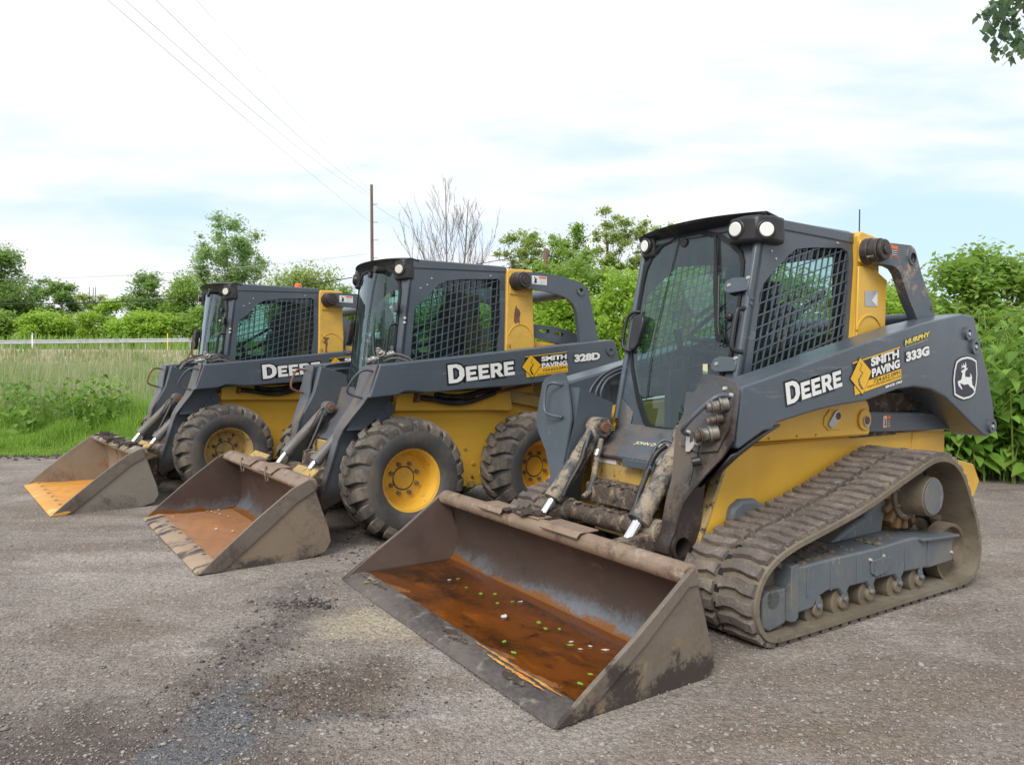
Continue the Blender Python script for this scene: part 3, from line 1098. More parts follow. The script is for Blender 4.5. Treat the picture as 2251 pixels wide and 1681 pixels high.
    for k in range(9):
        b_box(bm, (.82 + .02 * (k % 2), -.24 + k * .057, .604), (.085, .024, .010))
    bm2('foot_step', bm, dmud, root, 35, .006)
    mud_lumps(root, 'mud_crust', [(.70, .78, -.30, .30, .598), (.78, .86, -.25, .22, .607)], 30, 5, dmud2, (.006, .014))
    mud_lumps(root, 'mud_crust', [(.92, .98, -.40, .40, .489)], 40, 6, DM2, (.006, .016))
    cyl('cross_tube', (.95, -.45, .435), (.95, .45, .435), .056, dmud, root, seg=28)
    for sg in (1, -1):
        cyl('tube_collar', (.95, sg * .31, .435), (.95, sg * .44, .435), .066, mudcyl, root, seg=28, bevel=.004)
    # ---- cab
    fxx = lambda z: .696 - .217 * z - .022
    side = [(.262, 2.0), (.245, 2.085), (.20, 2.108), (-.650, 2.108), (-.612, 1.15), (.446, 1.15), (.425, 1.25)]
    hole = [(-.062, 1.961), (-.211, 1.985), (-.504, 2.01), (-.565, 1.99), (-.585, 1.95), (-.548, 1.40), (-.50, 1.30), (.323, 1.22), (.262, 1.599), (.255, 1.68), (.225, 1.74), (.168, 1.794), (.10, 1.844), (-.0, 1.923)]
    gl = [(-.415, 1.83), (-.405, 1.92), (-.365, 2.005), (-.28, 2.06), (-.14, 2.088), (.03, 2.088), (.175, 2.044), (.279, 1.98), (.348, 1.92), (.375, 1.858), (.388, 1.735), (.392, 1.512), (.392, 1.36), (.372, 1.28), (.288, 1.13), (.17, .965), (.13, .93), (.08, .915), (-.09, .918), (-.145, .935), (-.183, .964), (-.273, 1.086), (-.375, 1.27), (-.408, 1.36), (-.415, 1.50)]
    P = dict(fx=fxx, bulge=.022, hw=.47, ztop=2.1, xrear=-.64, roof=[(.255, 2.06), (.25, 2.10), (.20, 2.118), (-.60, 2.125), (-.656, 2.115), (-.65, 2.06)],
             side=side, strip=[(.245, 2.058), (.235, 2.098), (.18, 2.116), (-.640, 2.112), (-.652, 2.10), (-.648, 2.046)], screen=hole,
             bars=((-.804, .244), (.155, -.624), .062, .054, .0065), bolts=[(-.46, 2.035), (.12, 1.89), (.16, 1.93), (-.60, 1.33)],
             glass=gl, front=[(-.47, 1.15), (-.47, 2.07), (-.44, 2.10), (.44, 2.10), (.47, 2.07), (.47, 1.15), (.42, .93), (.30, .90), (-.30, .90), (-.42, .93)], seatx=-.20)
    cb = build_cab(root, P)
    # corner pillar of the cab
    for sg in (1, -1):
        bm = bmesh.new()
        b_tube(bm, [(fxx(z) + .012, sg * .452, z) for z in (2.07, 1.6, 1.15, .95)], .020, 10)
        bm2('corner_pillar', bm, slate, cb, 60)
    # visor with lamp housings
    bm = bmesh.new()
    ny = 22
    rows = []
    for j in range(ny + 1):
        y = -.50 + 1.0 * j / ny
        a = abs(y) / .5
        xo = .36 - .10 * a ** 2
        zc = 2.150 - .012 * a ** 2
        rows.append([bm.verts.new(p) for p in ((.14, y, zc - .02), (xo - .02, y, zc), (xo, y, zc - .004), (xo - .01, y, zc - .020), (.235, y, 2.095), (.235, y, 2.05))])
    for a, b in zip(rows, rows[1:]):
        for k in range(5):
            bm.faces.new((a[k], a[k + 1], b[k + 1], b[k]))
    vis = bm2('visor', bm, black, root, 40)
    vis.modifiers.new('s', 'SOLIDIFY').thickness = .012
    for sg in (1, -1):
        bm = bmesh.new()
        # housing wraps the corner: plan outline
        if sg > 0:
            plan = [(.33, .31), (.340, .42), (.305, .50), (.22, .528), (.10, .520), (.08, .46), (.20, .31)]
        else:
            plan = [(.27, -.34), (.285, -.42), (.255, -.475), (.17, -.49), (.12, -.40), (.17, -.34)]
        zb, ztp = (1.965, 2.115) if sg > 0 else (1.985, 2.13)
        b_prism(bm, plan, zb, ztp, axis=2)
        bm2('lamp_housing', bm, black, vis, 35, .022, 3)
    headlight(root, (.343, .375, 2.045), (1, .05, -.05), .041, lens)
    headlight(root, (.268, .520, 2.030), (.55, .85, -.05), .041, lens)
    headlight(root, (.285, -.405, 2.065), (1, -.12, -.05), .038, lens)
    # door hardware
    q = lambda y, z, w: (fxx(z) + .02 * (1 - (y / .47) ** 2) + w, y, z)
    for z in (1.742, 1.300):
        bm = bmesh.new()
        for (pts, w0, w1) in (([(.30, z - .035), (.335, z - .05), (.46, z - .042), (.46, z + .032), (.345, z + .04), (.305, z + .025), (.29, z - .005)], .02, .038),):
            vs0 = [bm.verts.new(q(a, b, w0)) for a, b in pts]
            vs1 = [bm.verts.new(q(a, b, w1)) for a, b in pts]
            bm.faces.new(vs0)
            bm.faces.new(vs1[::-1])
            for i in range(len(pts)):
                j = (i + 1) % len(pts)
                bm.faces.new((vs0[i], vs0[j], vs1[j], vs1[i]))
        hg = bm2('hinge', bm, slate, root, 35, .006)
        bm = bmesh.new()
        for (a, b) in ((.333, z - .003), (.452, z + .028)):
            bolt(bm, q(a, b, .038), .012, .008, (1, 0, 0))
        bm2('bolt', bm, boltm, hg, 35)
    bm = bmesh.new()
    for z in (1.655, 1.625):
        bolt(bm, (fxx(z) + .005, .47, z), .011, .012, (.6, .8, 0))
    b_box(bm, (fxx(1.65) + .01, .462, 1.66), (.03, .02, .10))
    bm2('latch_block', bm, slate, root, 35, .003)
    tube('grab_bar', [q(.455, 1.60, .01), q(.44, 1.60, .06), q(.435, 1.585, .07), q(.435, 1.40, .07), q(.44, 1.37, .06), q(.47, 1.36, .01)], .014, black, root, seg=10)
    h = tube('door_handle', [q(-.38, 1.635, .02), q(-.42, 1.635, .05), q(-.465, 1.60, .06), q(-.47, 1.43, .06), q(-.44, 1.39, .05), q(-.40, 1.385, .02)], .011, black, root, seg=10)
    bm = bmesh.new()
    b_prism(bm, [(-.395, 1.60), (-.345, 1.615), (-.30, 1.60), (-.29, 1.57), (-.31, 1.43), (-.345, 1.385), (-.38, 1.39), (-.395, 1.43)], .035, .075, axis=0)
    for v in bm.verts:
        v.co.x += fxx(v.co.z) + .0
    bm2('latch_cover', bm, black, h, 35, .01, 3)
    # wiper
    wp = tube('wiper', [q(.335, 1.445, .03), q(.315, 1.47, .045), q(.275, 1.66, .035), q(.245, 1.80, .03)], .007, black, root, it=1)
    bm = bmesh.new()
    b_prism(bm, [(.16, 2.05), (.175, 2.05), (.255, 1.70), (.31, 1.45), (.288, 1.45), (.225, 1.70)], .016, .026, axis=0)
    for v in bm.verts:
        v.co.x += fxx(v.co.z) + .02
    bm2('wiper_blade', bm, blackrub, wp, 35)
    cyl('wiper_motor', q(.33, 1.44, .01), q(.33, 1.44, .05), .022, black, wp)
    sphere('wiper_motor', q(.345, 1.56, .015), .026, black, wp, (.6, 1, 1))
    tube('wiper_hose', [q(.29, 1.55, .03), q(.33, 1.56, .05), q(.36, 1.53, .03), q(.34, 1.50, .02), q(.30, 1.48, .03), q(.36, 1.44, .05), q(.35, 1.40, .02), q(.32, 1.40, .02)], .0035, black, wp)
    tube('washer_line', [q(-.135, 2.085, .012), q(-.16, 1.90, .012), q(-.20, 1.60, .012), q(-.215, 1.40, .012), q(-.20, 1.20, .012), q(-.19, 1.08, .012)], .0028, blackrub, root)
    bm = bmesh.new()
    b_cyl(bm, q(-.09, 2.045, .0), q(-.09, 2.045, .02), .028, .028, 20)
    bm2('glass_clamp', bm, black, root, 35, .003)
    cyl('antenna', (-.96, .30, 1.48), (-.965, .30, 2.33), .004, black, root, seg=6)
    # interior colour bits
    tube('seat_belt', [(-.36, .20, 1.62), (-.28, .235, 1.45), (-.22, .24, 1.30), (-.30, .235, 1.15)], .014, orangem, root, seg=6)
    tube('seat_belt', [(-.40, .10, 1.62), (-.33, .13, 1.50), (-.31, .14, 1.30)], .012, orangem, root, seg=6)
    box('safety_label', (fxx(1.25) + .018, .235, 1.27), (.002, .035, .055), cream, root, 0)
    # ---- yellow post behind the cab
    for sg in (1, -1):
        ps = prism('boom_post', [(-.615, 2.095), (-.648, 2.122), (-.83, 2.10), (-.846, 2.07), (-.848, 1.2), (-.56, 1.2), (-.588, 1.46), (-.63, 1.92)], sg * .40, sg * .51, yellow, root, bevel=.010, seg=3)
        prism('post_plate', [(-.60, 1.90), (-.66, 1.905), (-.80, 1.885), (-.915, 1.835), (-.905, 1.78), (-.895, 1.30), (-.57, 1.30), (-.585, 1.46)], sg * .51, sg * .524, yellow, ps, bevel=.005)
        prism('post_plate', [(-.605, 2.06), (-.60, 1.925), (-.66, 1.92), (-.84, 1.93), (-.84, 2.07), (-.70, 2.07)], sg * .51, sg * .530, yellow, ps, bevel=.006)
        prism('plate_rib', [(p[0], p[1]) for p in arc(-.72, 1.46, .155, 20, 160, 14)] + [(p[0], p[1]) for p in arc(-.72, 1.46, .142, 160, 20, 14)], sg * .524, sg * .531, yellow, ps, bevel=.002)
        if sg > 0:
            flat_poly('safety_label', [(-.665, 1.755), (-.80, 1.765), (-.80, 1.665), (-.665, 1.66)], .5265, galv, ps)
            flat_poly('safety_label', [(-.80, 1.755), (-.735, 1.70), (-.80, 1.665)], .5278, white, ps)
        # pivot boss
        bm = bmesh.new()
        for r0, ya, yb in ((.082, .53, .575), (.074, .575, .63), (.064, .63, .655), (.030, .655, .668)):
            b_cyl(bm, (-.665, sg * ya, 1.992), (-.665, sg * yb, 1.992), r0, r0 * .97, 28)
        bm2('pivot_boss', bm, rollm_dark, root, 35, .006)
        # upper link
        prism('upper_link', [(-.62, 2.03), (-.70, 2.045), (-1.02, 2.055), (-1.065, 2.035), (-1.085, 2.0), (-1.15, 1.88), (-1.25, 1.74), (-1.40, 1.50), (-1.42, 1.40), (-1.25, 1.40), (-1.13, 1.56), (-.99, 1.735), (-.90, 1.87), (-.86, 1.90), (-.80, 1.912), (-.66, 1.912), (-.60, 1.95)],
              sg * .555, sg * .615, slate_link, root, holes=[circle(-1.025, 1.975, .032, 20)])
        bm = bmesh.new()
        rr = b_lathe(bm, [(.033, 0), (.044, 0), (.044, sg * .012), (.033, sg * .012)], (-1.025, sg * .615, 1.975), 24)
        bm2('link_bushing', bm, slate, root, 35)
        if sg > 0:
            warn_decal(root, -.72, 1.965, .145, .07, .6165, True)
    cyl('link_tube', (-1.30, -.56, 1.60), (-1.30, .56, 1.60), .05, slate, root)
    warn_decal(root, -.745, .915, .085, .075, .6065, True)
    # ---- boom arms
    outline = [(.781, 1.185), (.371, 1.277), (-.114, 1.392), (-.807, 1.545), (-1.30, 1.628), (-1.43, 1.622), (-1.466, 1.60), (-1.548, 1.431), (-1.663, 1.238), (-1.75, 1.01), (-1.752, .90), (-1.725, .848), (-1.66, .835), (-1.60, .854), (-1.445, .93), (-1.226, 1.045), (-1.12, 1.10), (-.94, 1.155), (-.755, 1.172), (-.571, 1.158), (-.229, 1.094), (-.024, 1.080), (.196, 1.055), (.519, 1.001), (.554, .969), (.614, .966), (.70, .93), (.80, .885), (.815, .90)]
    for sg in (1, -1):
        bmn = prism('boom_arm', outline, sg * .575, sg * .79, slate, root, bevel=.014, seg=3)
        # front drop arm
        arm = [(.79, 1.15), (.82, .95), (.865, .80), (.885, .70), (.912, .60), (.945, .48), (.995, .385), (1.0, .335), (.965, .285), (.89, .265), (.82, .29), (.785, .35), (.775, .50), (.745, .705), (.665, .765), (.55, .85), (.52, 1.05)]
        prism('drop_arm', arm, sg * .440, sg * .538, arm_dirty if sg > 0 else slate_far, bmn, holes=[circle(.925, .385, .050, 24)])
        bm = bmesh.new()
        b_lathe(bm, [(.050, 0), (.068, 0), (.068, sg * .018), (.050, sg * .018), (.046, -sg * .08), (.001, -sg * .08)], (.925, sg * .538, .385), 28)
        bm2('pin_boss', bm, arm_dirty, bmn, 35)
        # web that leads from the wide boom down to the narrow arm
        bm = bmesh.new()
        A_ = [(.50, 1.00), (.62, .955), (.72, .915), (.81, .875), (.855, .865)]
        B_ = [(.44, .93), (.55, .85), (.665, .765), (.745, .705), (.80, .68)]
        va_ = [bm.verts.new((a, sg * .788, b)) for a, b in A_]
        vm_ = [bm.verts.new(((a * .45 + c_ * .55), sg * .655, (b * .45 + d_ * .55) - .012)) for (a, b), (c_, d_) in zip(A_, B_)]
        vb_ = [bm.verts.new((a, sg * .538, b)) for a, b in B_]
        for r_, q_ in ((va_, vm_), (vm_, vb_)):
            for i_ in range(4):
                bm.faces.new((r_[i_], r_[i_ + 1], q_[i_ + 1], q_[i_]))
        wb = bm2('arm_web', bm, blackrub2, bmn, 50)
        wb.modifiers.new('s', 'SOLIDIFY').thickness = .014
        if sg < 0:
            prism('inner_gusset', [(.80, 1.17), (.45, 1.25), (.42, .98), (.45, .90), (.60, .80), (.74, .69), (.86, .66), (.87, .775), (.84, .98)], -.56, -.575, slate, bmn, bevel=.003)
        # wide front plate (bent)
        pl = [(.57, 1.245), (.68, 1.235), (.775, 1.205), (.80, 1.17), (.803, .93), (.755, .85), (.66, .75), (.60, .67), (.555, .60), (.542, .50), (.540, .36), (.445, .36), (.440, .60), (.452, .71), (.438, .95), (.455, 1.0), (.50, 1.10), (.552, 1.20)]
        xz = lambda z: float(np.interp(z, [.33, .385, .48, .60, .74, .93, 1.19], [1.003, .995, .947, .914, .880, .850, .800]))
        panel('front_plate', [(sg * a, b) for a, b in pl], [], .014, lambda u, v, w: (xz(v) + w, u, v), [1.19, 1.0, .93, .80, .74, .66, .60, .54, .48, .43, .385], arm_dirty if sg > 0 else slate_far, bmn, bisect_axis=1)
        if sg > 0:
            oc = [(.62, 1.14), (.66, 1.195), (.74, 1.185), (.785, 1.13), (.785, .98), (.735, .88), (.62, .86), (.50, .89), (.48, .95)]
            panel('coupler_plate', [(a, b) for a, b in oc], [], .016, lambda u, v, w: (xz(v) + .015 + w, u, v), [1.19, 1.0, .93], arm_dirty, bmn, bisect_axis=1)
    # grab handles on the front plates
    tube('grab_handle', [(.825, -.58, 1.165), (.87, -.61, 1.18), (.885, -.67, 1.16), (.915, -.65, 1.00), (.91, -.60, .975), (.87, -.51, .965)], .010, slate, root)
    tube('grab_handle', [(.83, .775, 1.135), (.88, .755, 1.15), (.93, .725, 1.12), (.98, .60, .985), (.92, .545, .95), (.87, .545, .94)], .011, slate, root)
    # quick couplers
    for (y, z, r, ln, dx) in ((.745, 1.105, .026, .105, -.9), (.728, 1.035, .017, .08, -.6), (.712, .968, .028, .115, -.9)):
        bm = bmesh.new()
        p0 = Vector((.835 + (1.19 - z) * .2, y + .02, z))
        d = Vector((.80, -.52, -.18)).normalized()
        for a, b, rr in ((0, .3, 1.25), (.3, .42, 1.5), (.42, .7, 1.1), (.7, .78, 1.3), (.78, 1., 1.0)):
            b_cyl(bm, p0 + d * ln * a, p0 + d * ln * b, r * rr, r * rr, 18)
        bm2('hydraulic_coupler', bm, steel_dirty, root, 35, .002)
    bm = bmesh.new()
    b_lathe(bm, [(.016, 0), (.025, 0), (.025, .03), (.016, .03)], (.90, .64, .925), 16)
    bmesh.ops.rotate(bm, verts=bm.verts, cent=(.90, .64, .925), matrix=Matrix.Rotation(R(-70), 3, 'Z'))
    bm2('coupler_port', bm, steel, root, 35)
    bolts(root, boltm, [((.832 + (1.19 - z) * .2, y, z), .012, .010, (1, 0, .2)) for (y, z) in ((.735, 1.175), (.775, 1.145), (.60, .905))])
    tube('cap_chain', [(.91, .645, .90), (.915, .64, .86), (.91, .635, .84)], .004, black, root)
    cyl('coupler_cap', (.905, .65, .825), (.935, .62, .815), .024, black, root, bevel=.003)
    tube('cap_chain', [(.925, .625, .80), (.93, .62, .76), (.94, .61, .70)], .003, black, root)
    panel('bare_scrape', [(.545, .965), (.57, .96), (.575, .90), (.60, .915), (.605, .89), (.58, .86), (.555, .858), (.548, .90)], [], .0, lambda u, v, w: (float(np.interp(v, [.74, .93, 1.19], [.880, .850, .800])) + .033, u - .015, v), [.93], boltm, root, bisect_axis=1)
    # hydraulic tubes on the far arm's inner face
    for dy, dz in ((0, 0), (.028, -.012), (.05, -.03)):
        tube('hydraulic_tube', [(.10, -.56 + dy, 1.335 + dz), (.318, -.56 + dy, 1.295 + dz), (.50, -.56 + dy, 1.24 + dz), (.60 - dy, -.56 + dy, 1.15), (.62 - dy, -.56 + dy, 1.09), (.56 - dy, -.56 + dy, .97), (.53 - dy, -.555 + dy, .84), (.60, -.50 + dy, .72)], .009, tubem, root, it=2)
    box('tube_clamp', (.585, -.55, 1.02), (.07, .05, .022), rustm, root, .003, Matrix.Rotation(R(-25), 4, 'Y'))
    # tilt cylinders
    for sg in (1, -1):
        build_cylinder(root, (.70, sg * .365, .91), (1.045, sg * .365, .497), (1.165, sg * .365, .352), .052, .027, mudcyl)
        tube('cylinder_hose', [(.80, sg * .31, .86), (.86, sg * .29, .82), (.90, sg * .275, .72), (.98, sg * .29, .60), (1.02, sg * .30, .52)], .016, hosem, root)
        tube('cylinder_hose', [(.74, sg * .29, .84), (.80, sg * .26, .74), (.84, sg * .24, .62), (.88, sg * .22, .55), (.93, sg * .22, .52)], .018, mudcyl, root)
        bm = bmesh.new()
        b_cyl(bm, (.78, sg * .27, .78), (.80, sg * .265, .745), .022, .022, 12)
        bm2('hose_fitting', bm, steel, root, 35)
        tube('hose_bracket', [(.77, sg * .37, .86), (.80, sg * .31, .90), (.85, sg * .28, .86), (.88, sg * .28, .76), (.90, sg * .30, .74)], .009, tubem, root)
        # quick-attach foot of the arm
        prism('attach_plate', [(.88, .33), (.95, .45), (1.10, .43), (1.36, .40), (1.33, .30), (1.26, .08), (1.10, .06), (.95, .20)], sg * .34, sg * .43, dmud, root, bevel=.006)
        prism('attach_plate', [(1.10, .33), (1.14, .36), (1.36, .44), (1.33, .30), (1.24, .22), (1.12, .28)], sg * .28, sg * .32, yellow_mud, root, bevel=.006)
    # ---- undercarriage and tracks
    path = [(.17, .573), (.46, .510), (.66, .470), (.782, .432), (.861, .390), (.910, .345), (.942, .290), (.957, .235), (.958, .180), (.942, .125), (.905, .070), (.850, .035), (.782, .024), (.5, .022), (0, .022), (-.5, .022), (-.88, .022), (-.97, .030), (-1.045, .065), (-1.088, .125), (-1.102, .20), (-1.095, .29), (-1.055, .39), (-.985, .520), (-.905, .650), (-.855, .705), (-.79, .752), (-.70, .785), (-.60, .793), (-.52, .782), (-.426, .754), (-.169, .675), (0, .620)]
    # resample
    pts = [Vector((a, b)) for a, b in path]
    per = [0]
    n = len(pts)
    for i in range(n):
        per.append(per[-1] + (pts[(i + 1) % n] - pts[i]).length)
    total = per[-1]
    NB = 60
    SUB = 4

    def at(s):
        s %= total
        for i in range(n):
            if per[i + 1] >= s:
                f = (s - per[i]) / (per[i + 1] - per[i])
                return pts[i].lerp(pts[(i + 1) % n], f)
    M_ = NB * SUB
    ring = [at(total * k / M_) for k in range(M_)]
    for _ in range(3):
        ring = [(ring[k - 1] + ring[k] * 2 + ring[(k + 1) % M_]) / 4 for k in range(M_)]
    tang = [(ring[(k + 1) % M_] - ring[k - 1]).normalized() for k in range(M_)]
    nout = [Vector((-t.y, t.x)) for t in tang]      # path runs clockwise seen from +y with x forward: fix sign
    cgx = sum(p.x for p in ring) / M_
    cgz = sum(p.y for p in ring) / M_
    if sum((ring[k] - Vector((cgx, cgz))).dot(nout[k]) for k in range(M_)) < 0:
        nout = [-v for v in nout]
    for sg in (1, -1):
        tk = empty('t', (0, 0, 0))
        bpy.data.objects.remove(tk)
        ya, yb = .575, 1.018
        bm = bmesh.new()
        sec = []
        for k in range(M_):
            p, nn_ = ring[k], nout[k]
            o1 = p
            i1 = p - nn_ * .030
            oe = p - nn_ * .006
            sec.append([bm.verts.new((a.x, sg * y, a.y)) for a, y in ((i1, ya), (oe, ya), (o1, ya + .02), (o1, yb - .03), (oe, yb), (i1, yb))])
        for k in range(M_):
            a, b = sec[k], sec[(k + 1) % M_]
            for i in range(6):
                bm.faces.new((a[i], a[(i + 1) % 6], b[(i + 1) % 6], b[i]))
        trk = bm2('track', bm, trackin, root, 40)
        # lugs
        bm = bmesh.new()
        rng = random.Random(11)
        for k in range(NB):
            for half in (0, 1):
                kk = (k * SUB + (SUB // 2 if half else 0)) % M_
                p, t, nn_ = ring[kk], tang[kk], nout[kk]
                if half:
                    y0, y1 = .815, 1.006
                else:
                    y0, y1 = .588, .780
                hgt = .025
                w = total / NB
                ys = [y0 + (y1 - y0) * q_ / 4 for q_ in range(5)]
                prev = None
                for qi, y in enumerate(ys):
                    wob = (.010, -.004, -.006, .006, .002)[qi] * (1 if half else -1) + rng.uniform(-.002, .002)
                    hw_ = w * (.285 + (.035 if qi in (0, 4) else 0)) + rng.uniform(-.0015, .0015)
                    hh = hgt * rng.uniform(.82, 1.05)
                    quad = []
                    for (du, dn) in ((-hw_ - .006, -.004), (-hw_, hh), (hw_, hh), (hw_ + .006, -.004)):
                        c = p + t * (du + wob) + nn_ * dn
                        if nn_.y < -.9:
                            c.y = max(c.y, .0015)
                        quad.append(bm.verts.new((c.x, sg * y, c.y)))
                    if prev:
                        for i in range(4):
                            bm.faces.new((prev[i], prev[(i + 1) % 4], quad[(i + 1) % 4], quad[i]))
                    else:
                        bm.faces.new(quad[::-1])
                    prev = quad
                bm.faces.new(prev)
        nf = len(bm.faces)
        for k in range(0, M_, SUB):
            p, t, nn_ = ring[k], tang[k], nout[k]
            c = p + nn_ * .0012
            e = Matrix(((t.x, 0, nn_.x, c.x), (0, 1, 0, sg * .7975), (t.y, 0, nn_.y, c.y), (0, 0, 0, 1)))
            bmesh.ops.create_cube(bm, size=1, matrix=e @ Matrix.Diagonal((.034, .030, .004, 1)))
        bm.faces.ensure_lookup_table()
        for f_ in bm.faces[nf:]:
            f_.material_index = 1
        td = bm2('tread', bm, trackm, trk, 25, .003, 1)
        td.data.materials.append(blackrub)
        # main frame
        fr = [(.633, .335), (.30, .340), (-.083, .340), (-.36, .352), (-.428, .352), (-.50, .338), (-.847, .314), (-.852, .165), (-.60, .160), (-.53, .170), (-.505, .145), (-.48, .170), (-.33, .175), (-.30, .140), (-.27, .140), (-.24, .175), (-.06, .178), (-.035, .140), (-.005, .140), (.02, .175), (.175, .176), (.20, .140), (.23, .140), (.26, .178), (.36, .185), (.44, .165), (.467, .125), (.50, .118), (.633, .115)]
        uf = prism('track_frame', fr, sg * .66, sg * .975, ucm, root, bevel=.010, seg=2)
        prism('frame_lip', [(-.47, .345), (-.87, .322), (-.875, .308), (-.55, .322), (-.47, .330)], sg * .85, sg * 1.0, ucm, uf, bevel=.003)
        prism('frame_gusset', [(.06, .34), (-.10, .41), (-.25, .45), (-.35, .53), (-.42, .58), (-.47, .50), (-.43, .40), (-.42, .34)], sg * .60, sg * .80, ucm, uf, bevel=.02)
        mud_lumps(uf, 'mud_crust', [tuple([.05, .60] + sorted((sg * .70, sg * .95)) + [.340])], 46, 3, dmud2)
        mud_lumps(uf, 'mud_crust', [tuple([-.42, -.10] + sorted((sg * .82, sg * .95)) + [.346])], 16, 4, dmud2)
        for rx_ in (.53, .34, .12, -.10, -.33, -.56):
            prism('frame_rib', [(rx_, .185), (rx_ - .012, .185), (rx_ - .018, .325), (rx_ - .006, .325)], sg * .974, sg * .980, ucm, uf, bevel=.002)
        prism('frame_cover', [(-.005, .285), (-.19, .285), (-.19, .24), (-.15, .205), (-.05, .195), (-.005, .22)], sg * .975, sg * .983, ucm, uf, bevel=.003)
        prism('frame_end_plate', [(.655, .35), (.60, .355), (.60, .10), (.625, .085), (.66, .09)], sg * .70, sg * .985, ucm, uf, bevel=.004)
        prism('tensioner_block', [(.66, .245), (.80, .245), (.83, .215), (.83, .085), (.78, .06), (.66, .08)], sg * .76, sg * .96, ucm, uf, bevel=.008)
        bolts(uf, boltm, [((a, sg * .976, b), .010, .010, (0, sg, 0)) for (a, b) in ((-.0, .29), (-.12, .295), (-.825, .22))])
        for (rx, rz) in ((.43, .103), (.215, .103), (-.02, .103), (-.285, .103), (-.505, .103)):
            bm = bmesh.new()
            for ya_, yb_ in ((.68, .77), (.86, .952)):
                b_cyl(bm, (rx, sg * ya_, rz), (rx, sg * yb_, rz), .096 if False else .075, .074, 28)
            b_cyl(bm, (rx, sg * .66, rz), (rx, sg * .972, rz), .034, .034, 16)
            ro = bm2('track_roller', bm, rollm, root, 35, .006)
            bmb = bmesh.new()
            b_cyl(bmb, (rx, sg * .972, rz + .02), (rx, sg * .99, rz + .02), .016, .014, 8)
            b_box(bmb, (rx, sg * .968, rz + .045), (.034, .012, .05))
            bm2('roller_bracket', bmb, ucm, ro, 35, .004)
        for (ix, iz, ir) in ((.755, .205, .175), (-.915, .196, .172)):
            bm = bmesh.new()
            b_cyl(bm, (ix, sg * .66, iz), (ix, sg * .74, iz), ir, ir * .99, 40)
            rr = b_lathe(bm, [(.03, -.045 * sg), (ir * .84, -.045 * sg), (ir * .88, -.004 * sg), (ir, 0), (ir, -.085 * sg), (.03, -.085 * sg)], (ix, sg * .935, iz), 40)
            b_cyl(bm, (ix, sg * .66, iz), (ix, sg * .96, iz), .045, .045, 16)
            bm2('idler_wheel', bm, rollm, root, 35)
        # sprocket and drive
        bm = bmesh.new()
        NT = 15
        tp_ = []
        for k in range(NT):
            a0 = 2 * PI * k / NT
            for (da, rr) in ((-.13, .150), (-.085, .212), (.085, .212), (.13, .150)):
                tp_.append((-.60 + rr * math.cos(a0 + da), .560 + rr * math.sin(a0 + da)))
        b_prism(bm, tp_, sg * .765, sg * .83)
        bm2('drive_sprocket', bm, sprm, root, 25, .008, 2)
        bm = bmesh.new()
        b_cyl(bm, (-.60, sg * .55, .56), (-.60, sg * .765, .56), .14, .14, 32)
        b_cyl(bm, (-.60, sg * .83, .56), (-.60, sg * .850, .56), .150, .150, 32)
        b_cyl(bm, (-.60, sg * .850, .56), (-.60, sg * .985, .56), .118, .110, 36)
        dm = bm2('drive_motor', bm, rollm, root, 35, .005)
        cyl('motor_cap', (-.60, sg * .985, .56), (-.60, sg * .992, .56), .100, ucm, dm, seg=36, bevel=.003)
        bolts(dm, boltm_dull, [((-.60 + .132 * math.cos(R(40 * k + 15)), sg * .851, .56 + .132 * math.sin(R(40 * k + 15))), .011, .012, (0, sg, 0)) for k in range(9)])
        prism('carrier_bracket', [(.62, .48), (.60, .555), (.53, .59), (.42, .585), (.30, .52), (.30, .46)], sg * .50, sg * .60, ucm, root, bevel=.02)
        bm = bmesh.new()
        b_cyl(bm, (-.78, sg * .70, .30), (-.78, sg * .80, .30), .07, .07, 20)
        bm2('drive_mount', bm, dmud, root, 35)
        for hx, hz in ((-.925, sg), ):
            bm = bmesh.new()
            for k in range(0, M_, SUB):
                p, t, nn_ = ring[k], tang[k], nout[k]
                c = p - nn_ * .055
                e = Matrix(((t.x, 0, nn_.x, c.x), (0, 1, 0, sg * .7975), (t.y, 0, nn_.y, c.y), (0, 0, 0, 1)))
                bmesh.ops.create_cube(bm, size=1, matrix=e @ Matrix.Diagonal((.03, .045, .05, 1)))
            bm2('guide_lug', bm, trackin, trk, 35)
    # ---- boom bosses, decals
    for (x, z, r) in ((-1.365, 1.505, .042), (-1.455, 1.425, .050), (-1.70, .905, .048)):
        for sg in (1, -1):
            bm = bmesh.new()
            b_lathe(bm, [(r, 0), (r, sg * .018), (r * .55, sg * .018), (r * .5, sg * .006), (.001, sg * .006)], (x, sg * .79, z), 28)
            bm2('pin_boss', bm, slate, root, 35)
            cyl('pin_bolt', (x + .004, sg * .795, z - .003), (x + .004, sg * .812, z - .003), .012, boltm, root, seg=10)
    tube('rear_hose', [(-1.56, .70, 1.38), (-1.66, .72, 1.36), (-1.68, .72, 1.28), (-1.70, .70, 1.18), (-1.76, .70, 1.05), (-1.74, .70, .98)], .02, hosem, root)
    Y = .7925
    big_word(root, (.443, 1.090), (-.024, 1.181), (.463, 1.200), Y + .0015, white)
    flat_poly('decal', [(-.117, 1.305), (-.582, 1.400), (-.597, 1.277), (-.141, 1.170)], Y, dblack, root)
    flat_poly('decal', [(-.115, 1.300), (-.582, 1.397), (-.582, 1.404), (-.115, 1.308)], Y + .0012, dyel, root)
    flat_poly('decal', [(-.141, 1.130), (-.132, 1.184), (-.597, 1.277), (-.603, 1.221)], Y + .0012, dyel, root)
    dia = [(-.183, 1.336), (-.293, 1.260), (-.211, 1.134), (-.095, 1.220)]
    flat_poly('decal', scale_poly(dia, 1.06), Y + .002, dblack, root)
    flat_poly('decal', dia, Y + .003, dyel, root)
